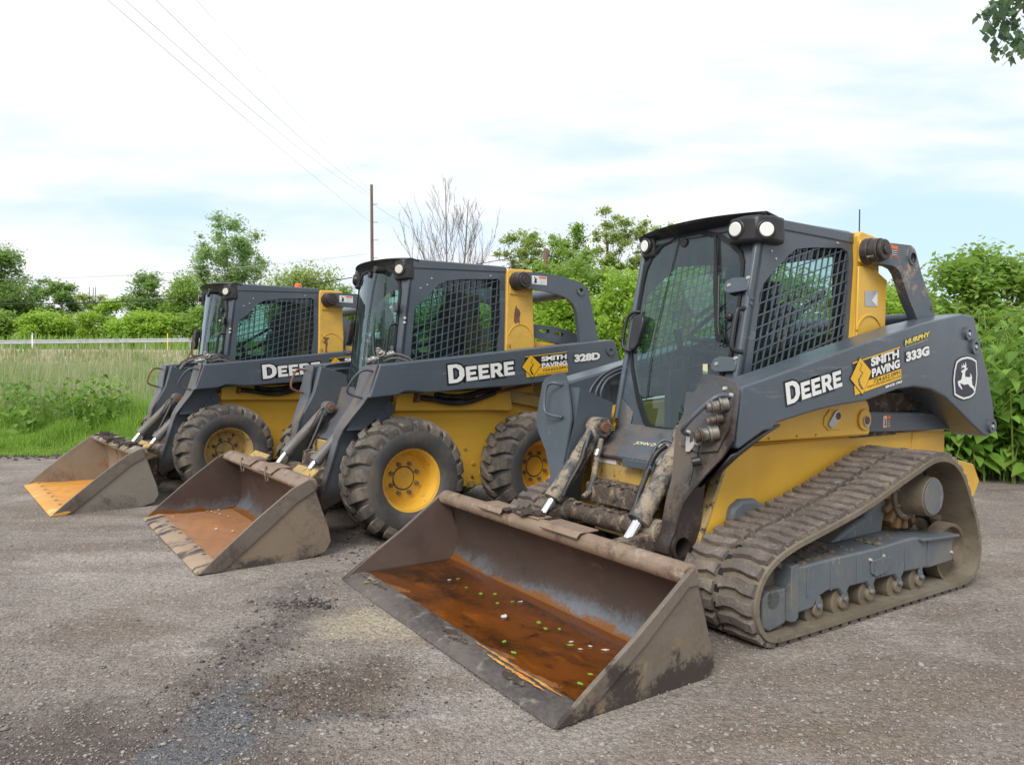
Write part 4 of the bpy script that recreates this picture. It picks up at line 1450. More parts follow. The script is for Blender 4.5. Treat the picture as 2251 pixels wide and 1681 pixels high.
    rd = [(-.182, 1.310), (-.197, 1.293), (-.179, 1.269), (-.208, 1.253), (-.172, 1.217), (-.181, 1.189), (-.210, 1.162)]
    ws = [.002, .003, .0035, .006, .009, .011, .015]
    flat_poly('decal', [(x + w * .7, z) for (x, z), w in zip(rd, ws)] + [(x - w * .7, z) for (x, z), w in list(zip(rd, ws))[::-1]], Y + .004, dblack, root)
    for k in range(3, 6):
        a, b = rd[k], rd[k + 1]
        for t0 in (.15, .6):
            p = (a[0] + (b[0] - a[0]) * t0, a[1] + (b[1] - a[1]) * t0)
            p2 = (a[0] + (b[0] - a[0]) * (t0 + .25), a[1] + (b[1] - a[1]) * (t0 + .25))
            flat_poly('decal', [(p[0] + .0013, p[1]), (p2[0] + .0013, p2[1]), (p2[0] - .0013, p2[1]), (p[0] - .0013, p[1])], Y + .005, white, root)
    words(root, 'SMITH', (-.289, 1.286), (-.572, 1.341), (-.286, 1.336), Y + .003, white, .05)
    words(root, 'PAVING', (-.301, 1.226), (-.583, 1.284), (-.296, 1.275), Y + .003, white, .05)
    words(root, '724.652.0991', (-.319, 1.195), (-.588, 1.246), (-.316, 1.217), Y + .0025, dblack, .006)
    words(root, 'WWW.SMITHPAVINGCO.COM', (-.255, 1.166), (-.595, 1.229), (-.254, 1.178), Y + .0025, dblack, .0)
    words(root, 'SINCE 1963', (-.436, 1.165), (-.609, 1.197), (-.435, 1.179), Y + .0025, white, .05)
    words(root, '333G', (-.649, 1.316), (-.905, 1.361), (-.645, 1.373), Y + .003, white, .06, .06)
    words(root, 'MURPHY', (-.632, 1.412), (-.905, 1.474), (-.634, 1.443), Y + .003, dgold, .05, .04)
    words(root, 'TRACTOR & EQUIPMENT CO', (-.636, 1.397), (-.885, 1.450), (-.636, 1.405), Y + .003, dgold, .0)
    flat_poly('decal', [(-.700, 1.432), (-.722, 1.437), (-.712, 1.460)], Y + .0042, dgreen, root)
    lo = [(-1.232, 1.324), (-1.26, 1.338), (-1.297, 1.349), (-1.369, 1.358), (-1.43, 1.352), (-1.49, 1.334), (-1.504, 1.25), (-1.499, 1.197), (-1.478, 1.122), (-1.44, 1.103), (-1.408, 1.094), (-1.331, 1.086), (-1.273, 1.098), (-1.216, 1.116), (-1.199, 1.209), (-1.209, 1.271)]
    flat_poly('emblem', scale_poly(lo, 1.06), Y, dblack, root)
    flat_poly('emblem', lo, Y + .0012, white, root)
    flat_poly('emblem', scale_poly(lo, .905), Y + .0024, dnavy, root)
    DEER = [(-1.34, 1.326), (-1.350, 1.313), (-1.354, 1.298), (-1.350, 1.281), (-1.375, 1.287), (-1.363, 1.273), (-1.344, 1.267), (-1.338, 1.25), (-1.343, 1.229), (-1.402, 1.227), (-1.409, 1.236), (-1.400, 1.254), (-1.422, 1.240), (-1.431, 1.220), (-1.425, 1.216), (-1.437, 1.176), (-1.461, 1.165), (-1.478, 1.127), (-1.467, 1.127), (-1.444, 1.153), (-1.405, 1.166), (-1.381, 1.183), (-1.328, 1.179), (-1.278, 1.190), (-1.288, 1.172), (-1.310, 1.152), (-1.298, 1.150), (-1.262, 1.171), (-1.246, 1.198), (-1.261, 1.205), (-1.292, 1.211), (-1.307, 1.252), (-1.286, 1.262), (-1.302, 1.272), (-1.329, 1.278), (-1.331, 1.286), (-1.312, 1.290), (-1.281, 1.281), (-1.299, 1.294), (-1.286, 1.307), (-1.306, 1.299), (-1.318, 1.300), (-1.307, 1.319), (-1.326, 1.305), (-1.337, 1.302)]
    flat_poly('emblem', DEER, Y + .0036, white, root)
    # ---- bucket
    B = dict(hw=1.065, back=[(1.46, .006), (1.41, .012), (1.368, .030), (1.340, .060), (1.322, .10), (1.312, .16), (1.316, .235), (1.335, .32), (1.370, .40), (1.392, .445)],
             floor=(1.385, 1.99), fz0=.016, fz1=.036, under=[(1.99, .012), (1.45, .004), (1.33, .006), (1.30, .03)],
             lip=[(2.092, .004), (1.97, .004), (1.94, .040), (1.98, .044), (2.05, .026)], m_lip=lip_m, m_floor=floor_wet, m_in=bucket_in, m_out=bucket_out, m_side_in=bucket_in_side,
             side=[(2.086, .004), (1.99, .0), (1.45, .0), (1.312, .006), (1.268, .045), (1.272, .09), (1.298, .172), (1.363, .379), (1.390, .462), (1.405, .470), (1.459, .432), (1.699, .258), (1.919, .118)],
             stiff=[(2.086, .006), (2.0, .004), (1.92, .040), (1.66, .218), (1.43, .400), (1.372, .400), (1.394, .464), (1.405, .472), (1.459, .434), (1.699, .260), (1.919, .120)],
             bar=[(1.355, .395), (1.345, .445), (1.365, .475), (1.405, .485), (1.440, .468), (1.452, .435), (1.440, .405), (1.405, .395)], m_bar=bartop,
             pads=[(-.52, -.28, [(1.33, .484), (1.335, .492), (1.45, .492), (1.475, .468), (1.468, .46), (1.445, .484)]), (.10, .40, [(1.33, .484), (1.335, .492), (1.45, .492), (1.475, .468), (1.468, .46), (1.445, .484)]), (-.24, .02, [(1.33, .482), (1.335, .488), (1.42, .488), (1.425, .482)])], seed=3)
    bk = build_bucket(root, B)
    rng = random.Random(21)
    for (ya, yb, x0_, wid, m_) in ((.30, .96, 1.965, .014, streak_m), (.45, .88, 1.992, .009, streak_m), (-.98, -.62, 1.99, .020, dmud), (.05, .30, 2.0, .026, DM2), (.62, .78, 2.02, .022, DM2)):
        bm = bmesh.new()
        n_ = 26
        A_ = []
        for k in range(n_ + 1):
            y_ = ya + (yb - ya) * k / n_
            env = max(0, math.sin(PI * k / n_)) ** .4
            a_ = x0_ - wid * env * rng.uniform(.25, 1.1)
            b_ = x0_ + wid * env * rng.uniform(.25, 1.1)
            zf = lambda x_: .0425 if x_ < 1.94 else (.0425 + (x_ - 1.94) * .1 if x_ < 1.98 else .0465 - (x_ - 1.98) * .24)
            A_.append((bm.verts.new((a_, y_, zf(a_) + .0015)), bm.verts.new((b_, y_, zf(b_) + .0015))))
        for (p_, q_), (r_, t_) in zip(A_, A_[1:]):
            bm.faces.new((p_, q_, t_, r_))
        bm2('stain', bm, m_, bk, 0)
    bm = bmesh.new()
    rng = random.Random(2)
    for k in range(26):
        bmesh.ops.create_icosphere(bm, subdivisions=1, radius=rng.uniform(.012, .026), matrix=Matrix.Translation((1.40 + rng.uniform(-.05, .04), -.14 + rng.uniform(-.13, .12), .495 + rng.uniform(-.004, .006))) @ Matrix.Diagonal((1.3, 1.5, .55, 1)))
    for v in bm.verts:
        v.co += Vector((rng.uniform(-.003, .003), rng.uniform(-.003, .003), rng.uniform(-.003, .003)))
    bm2('mud_clump', bm, DM2, root, 0)
    return root


streak_m = pmat('wet_rust_streak', (.52, .20, .03), .5, 0, [((.62, .36, .09), 14, .50, .66, .7), ((.16, .05, .015), 10, .55, .70, .4)])
bucket_in_side = pmat('bucket_side_inside', (.135, .095, .078), .55, .2, [((.075, .052, .044), 2.0, .50, .95, .5), ((.26, .18, .13), 2.6, .60, 1.0, .7)], bump=[(18, .2, .004)])
rollm_dark = pmat('greasy_steel', (.055, .045, .042), .5, .3, [((.12, .095, .08), 6, .5, .7, .7)], bump=[(30, .3, .003)])
slate_link = pmat('slate_paint_worn', (.082, .100, .120), .42, 0, [((.36, .28, .22), 4.5, .53, .62, .85), (DMUD, 8, .64, .74, .7)])
blackrub2 = pmat('arm_edge_black', (.022, .020, .020), .5)
DM2 = pmat('caked_mud', (.050, .036, .028), .8, 0, [((.20, .15, .11), 14, .55, .7, .9)], bump=[(60, 1., .01)])
track_loader = build_track_loader()


# ================================================================ wheel loaders
def build_wheel_loader(loc, yaw, label, variant):
    root = empty('wheel_loader', (loc[0], loc[1], 0), yaw)
    tag(root, label, 'wheel loader', 'grey and yellow wheel loaders parked with buckets on the ground')
    v2 = variant == 2
    yel = yellow
    hull = [(-.02, 1.00), (.0, .93), (.0, .28), (-1.80, .28), (-1.95, .45), (-1.97, 1.0)]
    hb = prism('body', hull, -.50, .50, yel, root, bevel=.010, seg=3)
    prism('body_nose', [(.0, .95), (.13, .82), (.26, .62), (.34, .42), (.36, .28), (.0, .28)], -.40, .40, yellow_mud, hb, bevel=.008)
    for sg in (1, -1):
        prism('side_wing', [(-.02, .93), (-.04, 1.04), (-.06, 1.06), (-1.10, 1.09), (-1.14, .92), (-1.10, .90), (-.9, .915)], sg * .48, sg * .56, yel, hb, bevel=.012, seg=3)
        prism('side_skirt', [(.02, 1.02), (-.02, .93), (.14, .80), (.20, .78), (.12, .90), (.05, 1.02)], sg * .49, sg * .57, slate, hb, bevel=.006)
        prism('side_skirt', [(-.02, .93), (.10, .80), (.22, .68), (.26, .70), (.14, .84), (.02, .97)], sg * .49, sg * .52, yellow_mud, hb, bevel=.004)
        prism('rear_arch', [(p[0], p[1]) for p in arc(-1.235, .44, .60, 8, 120, 14)] + [(-1.6, 1.2), (-1.1, 1.2), (-.9, .93), (-.64, .93)], sg * .42, sg * .49, yellow_mud, hb, bevel=.006)
        bolts(hb, yellow_mud, [((a, sg * .50, b), r, .012, (0, sg, 0)) for (a, b, r) in ((-.69, .60, .016), (-.77, .47, .018), (-.76, .36, .014), (-.86, .385, .034))])
        box('jacking_pad', (-.74, sg * .504, .30), (.07, .012, .06), yellow_mud, hb, .003)
        prism('axle_hub', circle(0, .44, .10, 24), sg * .50, sg * .74, dmud, root, bevel=.01)
        prism('axle_hub', circle(-1.235, .44, .10, 24), sg * .50, sg * .74, dmud, root, bevel=.01)
    prism('engine_bay', [(-1.12, .95), (-1.95, .95), (-1.95, 1.30), (-1.80, 1.42), (-1.12, 1.46)], -.45, .45, yel, root, bevel=.02)
    prism('engine_hood', [(-1.40, 1.47), (-1.96, 1.40), (-2.0, 1.42), (-1.98, 1.48), (-1.40, 1.52)], -.44, .44, yel, root, bevel=.01)
    for sg in (1, -1):
        prism('hood_guard', [(-1.42, 1.665), (-1.65, 1.655), (-1.82, 1.625), (-1.95, 1.59), (-1.97, 1.505), (-1.75, 1.494), (-1.42, 1.555)], sg * .40, sg * .45, slate, root,
              holes=[[(-1.50, 1.625), (-1.62, 1.622), (-1.62, 1.590), (-1.50, 1.596)], [(-1.68, 1.612), (-1.79, 1.595), (-1.79, 1.560), (-1.68, 1.582)]])
    # front below the cab
    box('cross_panel', (.28, 0, .56), (.05, .70, .22), yellow_mud, root, .008)
    prism('front_cover', [(.02, 1.1), (.06, .95), (.22, .72), (.30, .68), (.10, .68), (-.1, 1.1)], -.42, .42, slate_dirty, root, bevel=.01)
    bm = bmesh.new()
    b_prism(bm, [(.32, .58), (.42, .58), (.43, .46), (.32, .46)], -.26, .26)
    for k in range(8):
        b_box(bm, (.37 + .02 * (k % 2), -.22 + k * .063, .585), (.08, .026, .012))
    bm2('foot_step', bm, dmud, root, 35, .006)
    cyl('cross_tube', (.45, -.43, .42), (.45, .43, .42), .060, dmud, root, seg=24)
    # cab
    fxx = lambda z: .040 - .11 * z
    hole = [(-.512, 1.979), (-.664, 2.005), (-1.03, 2.035), (-1.055, 2.01), (-1.058, 1.657), (-1.02, 1.35), (-1.0, 1.28), (-.185, 1.28), (-.192, 1.352), (-.225, 1.72), (-.245, 1.76), (-.323, 1.82), (-.438, 1.942)]
    gl = [(-.41, 1.90), (-.395, 1.96), (-.33, 2.035), (-.22, 2.075), (0, 2.09), (.22, 2.075), (.33, 2.03), (.395, 1.94), (.41, 1.86), (.41, 1.30), (.36, 1.18), (.26, 1.05), (.18, .98), (-.18, .98), (-.26, 1.05), (-.36, 1.18), (-.41, 1.30)]
    P = dict(fx=fxx, bulge=.105, hw=.48, ztop=2.1, xrear=-1.10, roof=[(-.15, 2.06), (-.17, 2.115), (-.22, 2.135), (-1.05, 2.15), (-1.115, 2.14), (-1.11, 2.06)],
             side=[(-.195, 2.02), (-.20, 2.10), (-.22, 2.12), (-1.112, 2.138), (-1.112, 1.10), (-.062, 1.10)], strip=[(-.185, 2.055), (-.19, 2.115), (-.22, 2.130), (-1.105, 2.146), (-1.118, 2.13), (-1.114, 2.096)], screen=hole,
             bars=((-.822, .246), (.052, -.64), .060, .056, .0062), bolts=[(-.95, 2.055), (-.38, 1.99), (-.34, 1.935), (-.28, 1.905)],
             glass=gl, front=[(-.48, 1.0), (-.48, 2.08), (-.46, 2.11), (.46, 2.11), (.48, 2.08), (.48, 1.0), (.40, .93), (-.40, .93)], seatx=-.62)
    cb = build_cab(root, P)
    q = lambda y, z, w: (fxx(z) + .105 * (1 - (y / .48) ** 2) + w, y, z)
    # visor: thin black curved brow with a lamp at each corner
    bm = bmesh.new()
    rows = []
    for j in range(25):
        y = -.49 + .98 * j / 24
        a = abs(y) / .49
        xo = fxx(2.1) + .175 - .13 * a ** 2
        zz_ = 2.155 - .018 * a ** 3
        rows.append([bm.verts.new(p) for p in ((-.26, y, zz_ - .012), (xo - .05, y, zz_), (xo, y, zz_ - .012), (xo - .02, y, zz_ - .028), (fxx(2.08) + .105 * (1 - a ** 2) + .01, y, 2.085), (fxx(2.05) + .105 * (1 - a ** 2) + .006, y, 2.06 - .05 * a ** 4))])
    for a, b in zip(rows, rows[1:]):
        for k in range(5):
            bm.faces.new((a[k], a[k + 1], b[k + 1], b[k]))
    vis = bm2('visor', bm, black, root, 40)
    vis.modifiers.new('s', 'SOLIDIFY').thickness = .012
    for sg in (1, -1):
        bm = bmesh.new()
        b_prism(bm, [(fxx(2.0) + .075, sg * .36), (fxx(2.0) + .055, sg * .47), (fxx(2.0) - .0, sg * .492), (fxx(2.0) - .04, sg * .49), (fxx(2.0) - .02, sg * .40), (fxx(2.0) + .02, sg * .34)], 1.965, 2.13, axis=2)
        bm2('lamp_housing', bm, black, vis, 35, .018, 3)
        headlight(root, (fxx(2.04) + .075, sg * .445, 2.045), (.85, sg * .55, 0), .036, lensa)
    cyl('cab_camera', q(.2, 2.06, .0), q(.2, 2.06, .09), .03, black, root, bevel=.005)
    # hinges, locks
    for (y, z) in ((.40, 1.745), (.40, 1.40)):
        hg = box('hinge', q(.425, z, .038), (.018, .13, .075), slate, root, .008, Matrix.Rotation(R(-20), 4, 'Z'))
        bm = bmesh.new()
        bolt(bm, q(.39, z, .048), .013, .010, (1, .3, 0))
        bm2('bolt', bm, boltm, hg, 35)
    bm = bmesh.new()
    bolt(bm, (fxx(1.66), .478, 1.66), .012, .014, (.5, .8, 0))
    bolt(bm, (fxx(1.63), .478, 1.625), .012, .014, (.5, .8, 0))
    bm2('bolt', bm, boltm, cb, 35)
    for (y, z) in ((.34, 1.86), (-.02, 2.045)):
        cyl('glass_clamp', q(y, z, .0), q(y, z, .02), .027, black, root, bevel=.004)
    tube('grab_bar', [q(.42, 1.62, .0), q(.40, 1.61, .05), q(.40, 1.58, .06), q(.40, 1.34, .06), q(.42, 1.30, .0)], .012, black, root)
    h = tube('door_handle', [q(-.40, 1.66, .02), q(-.43, 1.66, .07), q(-.45, 1.60, .09), q(-.45, 1.43, .09), q(-.42, 1.39, .07), q(-.38, 1.39, .02)], .011, black, root)
    bm = bmesh.new()
    b_prism(bm, [(-.42, 1.68), (-.37, 1.69), (-.35, 1.66), (-.36, 1.50), (-.39, 1.46), (-.43, 1.48)], .06, .11, axis=0)
    for v in bm.verts:
        v.co.x += fxx(v.co.z) + .0
    bm2('latch_cover', bm, black, h, 35, .01, 3)
    tube('washer_line', [q(.10, 2.07, .010), q(.06, 1.9, .010), q(.03, 1.6, .010), q(.02, 1.35, .010), q(.02, 1.1, .010)], .003, blackrub, root)
    tube('wiper', [q(.30, 1.30, .03), q(.24, 1.36, .045), q(.20, 1.52, .04)], .014, black, root, it=1)
    # yellow post, boss, link
    for sg in (1, -1):
        ps = prism('boom_post', [(-1.11, 2.11), (-1.13, 2.13), (-1.375, 2.135), (-1.39, 2.12), (-1.385, 1.93), (-1.41, 1.45), (-1.40, 1.05), (-1.08, 1.05), (-1.10, 1.42)], sg * .41, sg * .505, yellow_chip, root, bevel=.010, seg=3)
        prism('post_plate', [(-1.13, 1.91), (-1.13, 2.08), (-1.36, 2.10), (-1.37, 1.93), (-1.33, 1.90)], sg * .505, sg * .515, yellow_chip, ps, bevel=.006)
        prism('plate_rib', arc(-1.25, 1.52, .135, 15, 165, 14) + arc(-1.25, 1.52, .130, 165, 15, 14), sg * .505, sg * .511, yellow_chip, ps, bevel=0)
        prism('rust_patch', [(-1.205, 1.82), (-1.215, 1.79), (-1.235, 1.785), (-1.25, 1.75), (-1.24, 1.71), (-1.245, 1.655), (-1.225, 1.67), (-1.20, 1.655), (-1.178, 1.68), (-1.185, 1.75), (-1.19, 1.775)] if v2 else
              [(-1.13, 1.63), (-1.15, 1.60), (-1.20, 1.605), (-1.23, 1.60), (-1.20, 1.57), (-1.205, 1.53), (-1.195, 1.48), (-1.20, 1.43), (-1.175, 1.43), (-1.18, 1.52), (-1.15, 1.55), (-1.175, 1.58)], sg * .505, sg * .5062, rustm, ps, bevel=0)
        bm = bmesh.new()
        for r0, ya, yb in ((.080, .52, .56), (.074, .56, .635), (.062, .635, .655), (.034, .655, .662)):
            b_cyl(bm, (-1.195, sg * ya, 2.022), (-1.195, sg * yb, 2.022), r0, r0 * .97, 28)
        bm2('pivot_boss', bm, rollm_dark, root, 35, .006)
        lk = [(-1.16, 2.07), (-1.21, 2.096), (-1.40, 2.105), (-1.584, 2.10), (-1.72, 2.078), (-1.84, 2.06), (-1.905, 2.035), (-1.945, 1.98), (-1.975, 1.90), (-2.077, 1.546), (-2.10, 1.40), (-1.87, 1.40), (-1.84, 1.65), (-1.812, 1.786), (-1.775, 1.85), (-1.717, 1.894), (-1.62, 1.928), (-1.47, 1.948), (-1.306, 1.955), (-1.16, 1.965)]
        prism('upper_link', lk, sg * .56, sg * .60, slate, root, holes=[circle(-1.855, 1.975, .028, 20)])
        bm = bmesh.new()
        b_lathe(bm, [(.029, 0), (.040, 0), (.040, sg * .012), (.029, sg * .012), (.029, -sg * .04)], (-1.855, sg * .60, 1.975), 24)
        bm2('link_bushing', bm, slate, root, 35)
    warn_decal(root, -1.30, 2.0, .165, .075, .602, False)
    cyl('link_tube', (-1.70, -.56, 1.945), (-1.70, .56, 1.945), .052, slate, root)
    # boom
    outline = [(.203, 1.29), (-.292, 1.340), (-.91, 1.408), (-1.536, 1.477), (-2.10, 1.537), (-2.14, 1.530), (-2.186, 1.408), (-2.27, 1.15), (-2.33, .90), (-2.30, .80), (-2.22, .77), (-2.12, .84), (-1.95, 1.0), (-1.80, 1.10), (-1.60, 1.15), (-1.313, 1.150), (-1.05, 1.125), (-.603, 1.102), (-.30, 1.080), (-.183, 1.076), (-.05, 1.090), (.0, 1.087), (.06, 1.062), (.13, 1.056), (.283, 1.045)]
    for sg in (1, -1):
        ba = prism('boom_arm', outline, sg * .56, sg * .76, slate, root, bevel=.012, seg=3)
        arm = [(.20, 1.28), (.26, 1.053), (.295, .986), (.340, .908), (.392, .807), (.415, .709), (.533, .336), (.542, .26), (.531, .209), (.487, .225), (.40, .26), (.371, .303), (.371, .475), (.245, .758), (.104, .823), (.047, .908), (-.04, 1.039), (-.04, 1.2)]
        prism('drop_arm', arm, sg * .42, sg * .49, arm_front, ba, bevel=.006)
        prism('arm_pin', circle(.165, .955, .034, 20), sg * .49, sg * .50, barrel, ba, bevel=.003)
        fe = lambda z: np.interp(z, [.20, .26, .336, .709, .807, .908, .986, 1.053, 1.29], [.535, .545, .539, .421, .400, .346, .300, .274, .217])
        pl = [(.545, 1.285), (.76, 1.29), (.74, 1.17), (.72, 1.053), (.67, .986), (.62, .908), (.56, .807), (.505, .709), (.500, .336), (.495, .24), (.415, .24), (.415, .60), (.40, .75), (.42, .88), (.48, 1.02), (.53, 1.15)]
        panel('front_plate', [(sg * a, b) for a, b in pl], [], .012, lambda u, v, w: (float(fe(v)) + w - .006, u, v), [1.29, 1.17, 1.053, .986, .908, .85, .807, .76, .709, .60, .45, .336], arm_dirty2, ba, bisect_axis=1)
        prism('inner_web', [(.19, 1.27), (.25, 1.05), (.33, .90), (.38, .80), (.24, .80), (.05, .95), (-.06, 1.27)], sg * .545, sg * .56, slate, ba, bevel=0)
        hx = 0
        hp = [(.23, sg * .715, 1.24), (.30, sg * .70, 1.255), (.35, sg * .68, 1.22), (.405, sg * .62, 1.11), (.385, sg * .615, 1.07), (.28, sg * .63, 1.04)]
        tube('grab_handle', [(a_ + hx * (1 if i_ else 0), b_, c_) for i_, (a_, b_, c_) in enumerate(hp)], .0095, rustm if sg < 0 else tubem, root)
        build_cylinder(root, (.17, sg * .34, .93), (.535, sg * .34, .555), (.640, sg * .34, .425), .042, .023, barrel)
        tube('cylinder_hose', [(.22, sg * .31, .93), (.28, sg * .28, .90), (.32, sg * .27, .82), (.36, sg * .28, .76)], .009, barrel, root)
        tube('cylinder_hose', [(.24, sg * .27, .86), (.30, sg * .25, .74), (.36, sg * .24, .62), (.40, sg * .24, .54)], .017, hosem, root)
        tube('hydraulic_tube', [(-.30, sg * .545, 1.33), (.10, sg * .545, 1.295), (.15, sg * .54, 1.25), (.13, sg * .54, 1.05), (.18, sg * .53, .93), (.26, sg * .48, .84)], .009, tubem, root)
        tube('hydraulic_tube', [(-.30, sg * .535, 1.27), (.06, sg * .535, 1.25), (.12, sg * .53, 1.20), (.10, sg * .53, 1.05), (.15, sg * .52, .92)], .009, tubem, root)
        # quick-attach
        prism('attach_plate', [(.42, .36), (.55, .46), (.80, .50), (.76, .40), (.66, .12), (.54, .08), (.44, .22)], sg * .36, sg * .42, dmud, root, bevel=.006)
        prism('attach_lever', [(.55, .40), (.78, .52), (.76, .40), (.66, .36)], sg * .46, sg * .48, yellow_mud, root, bevel=.002)
        bm = bmesh.new()
        b_lathe(bm, [(.040, 0), (.040, sg * .016), (.022, sg * .016), (.020, sg * .005), (.001, sg * .005)], (-2.075, sg * .76, 1.432), 24)
        bm2('pin_boss', bm, slate, root, 35)
        # hoses under the boom
        tube('boom_hose', [(-.20, sg * .60, 1.035), (-.33, sg * .60, 1.020), (-.50, sg * .60, .985), (-.66, sg * .60, .990), (-.80, sg * .60, 1.03), (-.92, sg * .60, 1.065)], .024, hosem, root)
        tube('boom_hose', [(-.36, sg * .585, 1.06), (-.50, sg * .585, 1.03), (-.66, sg * .585, 1.04), (-.80, sg * .585, 1.08), (-.98, sg * .585, 1.10)], .022, hosem, root)
        cyl('hose_fitting', (-.18, sg * .60, 1.037), (-.36, sg * .60, 1.012), .016, rustm, root)
        cyl('hose_fitting', (-.72, sg * .60, 1.03), (-1.30, sg * .60, 1.13), .014, rustm, root)
        prism('hose_bracket', [(-.17, 1.00), (-.18, 1.07), (-.20, 1.07), (-.20, 1.00)], sg * .55, sg * .63, rustm, root, bevel=.003)
        prism('lower_link', [(-1.0, 1.10), (-2.2, .86), (-2.2, .78), (-1.0, 1.0)], sg * .505, sg * .55, yellow_mud, root, bevel=.006)
    # coupler cluster at the cab foot
    bm = bmesh.new()
    for k, (p, d, r, ln) in enumerate((((.16, .62, 1.335), (.30, .12, -.05), .020, .10), ((.14, .60, 1.37), (.1, .2, .9), .016, .05), ((.06, .58, 1.36), (-.8, .0, .3), .022, .06), ((.11, .60, 1.355), (.4, .3, .5), .024, .05))):
        d = Vector(d).normalized()
        p = Vector(p)
        for a, b, rr in ((0, .4, 1), (.4, .55, 1.3), (.55, 1, .9)):
            b_cyl(bm, p + d * ln * a, p + d * ln * b, r * rr, r * rr, 12)
    bm2('hydraulic_coupler', bm, steel, root, 35, .002)
    for dz in (0, -.03):
        tube('coupler_hose', [(.10, .60, 1.345 + dz), (.02, .60, 1.375 + dz), (-.06, .60, 1.365 + dz), (-.14, .60, 1.33 + dz), (-.17, .60, 1.28)], .010, barrel, root)
    if not v2:
        for k in range(3):
            tube('coupler_hose', [(.34 - k * .02, .50 - .12 * k, 1.24), (.28, .48 - .1 * k, 1.32), (.16, .55 - .04 * k, 1.34 + .02 * k), (.05, .60, 1.385 + .01 * k), (-.10, .60, 1.37), (-.18, .60, 1.31)], .012, (hosem, barrel, hosem)[k], root)
        tube('dead_twigs', [(.30, .42, 1.26), (.26, .50, 1.40), (.20, .52, 1.50), (.26, .45, 1.56)], .006, rustm, root)
        cyl('beacon', (-.98, .22, 2.14), (-.98, .22, 2.215), .042, orangem, root, r1=.036, bevel=.008)
        cyl('beacon_base', (-.98, .22, 2.12), (-.98, .22, 2.145), .046, black, root)
    # wheels
    for (wx, sg, d) in ((0, 1, not v2), (-1.235, 1, False), (0, -1, False), (-1.235, -1, False)):
        build_wheel(root, (wx, sg * .885, .44 if wx == 0 else .44), sg, d)
    # decals
    Y = .7625
    big_word(root, (-.379, 1.146), (-1.009, 1.216), (-.366, 1.290), Y + .0015, white if v2 else white)
    flat_poly('decal', [(-1.111, 1.364), (-1.566, 1.415), (-1.575, 1.320), (-1.118, 1.26)], Y, dblack, root)
    flat_poly('decal', [(-1.111, 1.360), (-1.566, 1.410), (-1.566, 1.416), (-1.111, 1.366)], Y + .0012, dyel, root)
    flat_poly('decal', [(-1.122, 1.262), (-1.575, 1.312), (-1.581, 1.240), (-1.130, 1.193)], Y + .0012, dyel, root)
    dia = [(-1.169, 1.382), (-1.280, 1.299), (-1.192, 1.193), (-1.082, 1.280)]
    flat_poly('decal', scale_poly(dia, 1.07), Y + .002, dblack, root)
    flat_poly('decal', dia, Y + .003, dyel, root)
    rd = [(-1.172, 1.353), (-1.187, 1.338), (-1.173, 1.318), (-1.20, 1.305), (-1.176, 1.277), (-1.170, 1.25), (-1.195, 1.215)]
    ws = [.002, .003, .0035, .006, .008, .010, .014]
    flat_poly('decal', [(x + w * .7, z) for (x, z), w in zip(rd, ws)] + [(x - w * .7, z) for (x, z), w in list(zip(rd, ws))[::-1]], Y + .004, dblack, root)
    words(root, 'SMITH', (-1.284, 1.326), (-1.562, 1.353), (-1.284, 1.370), Y + .003, white, .05)
    words(root, 'PAVING', (-1.289, 1.272), (-1.567, 1.299), (-1.287, 1.314), Y + .003, white, .05)
    words(root, '724.652.0991', (-1.30, 1.242), (-1.57, 1.272), (-1.30, 1.262), Y + .0025, dblack, .006)
    words(root, 'WWW.SMITHPAVINGCO.COM', (-1.24, 1.21), (-1.57, 1.246), (-1.24, 1.222), Y + .0025, dblack, .0)
    words(root, '328D', (-1.652, 1.325), (-1.955, 1.353), (-1.648, 1.392), Y + .003, white, .06, .06)
    cx, cz = -2.13, 1.10
    lo = [(.116, .105), (.09, .12), (.05, .132), (-.02, .136), (-.09, .128), (-.15, .11), (-.165, .03), (-.16, -.02), (-.14, -.10), (-.07, -.125), (.01, -.133), (.07, -.12), (.13, -.10), (.148, -.01), (.138, .05)]
    k = .85
    flat_poly('emblem', [(cx + a * k, cz + b * k) for a, b in lo], Y, white, root)
    flat_poly('emblem', scale_poly([(cx + a * k, cz + b * k) for a, b in lo], .90), Y + .0012, dnavy, root)
    D0 = [(-1.34, 1.326), (-1.350, 1.313), (-1.350, 1.281), (-1.375, 1.287), (-1.363, 1.273), (-1.344, 1.267), (-1.338, 1.25), (-1.343, 1.229), (-1.402, 1.227), (-1.409, 1.236), (-1.400, 1.254), (-1.422, 1.240), (-1.431, 1.220), (-1.425, 1.216), (-1.437, 1.176), (-1.461, 1.165), (-1.478, 1.127), (-1.467, 1.127), (-1.444, 1.153), (-1.405, 1.166), (-1.381, 1.183), (-1.328, 1.179), (-1.278, 1.190), (-1.288, 1.172), (-1.310, 1.152), (-1.298, 1.150), (-1.262, 1.171), (-1.246, 1.198), (-1.261, 1.205), (-1.292, 1.211), (-1.307, 1.252), (-1.286, 1.262), (-1.302, 1.272), (-1.331, 1.286), (-1.281, 1.281), (-1.286, 1.307), (-1.318, 1.300), (-1.326, 1.305)]
    flat_poly('emblem', [(cx + (a + 1.352) * k, cz + (b - 1.222) * k) for a, b in D0], Y + .0024, white, root)
    # bucket
    if v2:
        mats = dict(m_in=bucket_in, m_floor=floor_mid, m_out=bucket_out2, m_side_in=bucket_in, m_lip=lip_m2, m_bar=bartop, m_stiff=stiffm)
    else:
        mats = dict(m_in=bucket_in_tan, m_floor=floor_new, m_out=bucket_out3, m_side_in=bucket_in_tan, m_lip=lip_m3, m_bar=bartop2, m_stiff=stiffm)
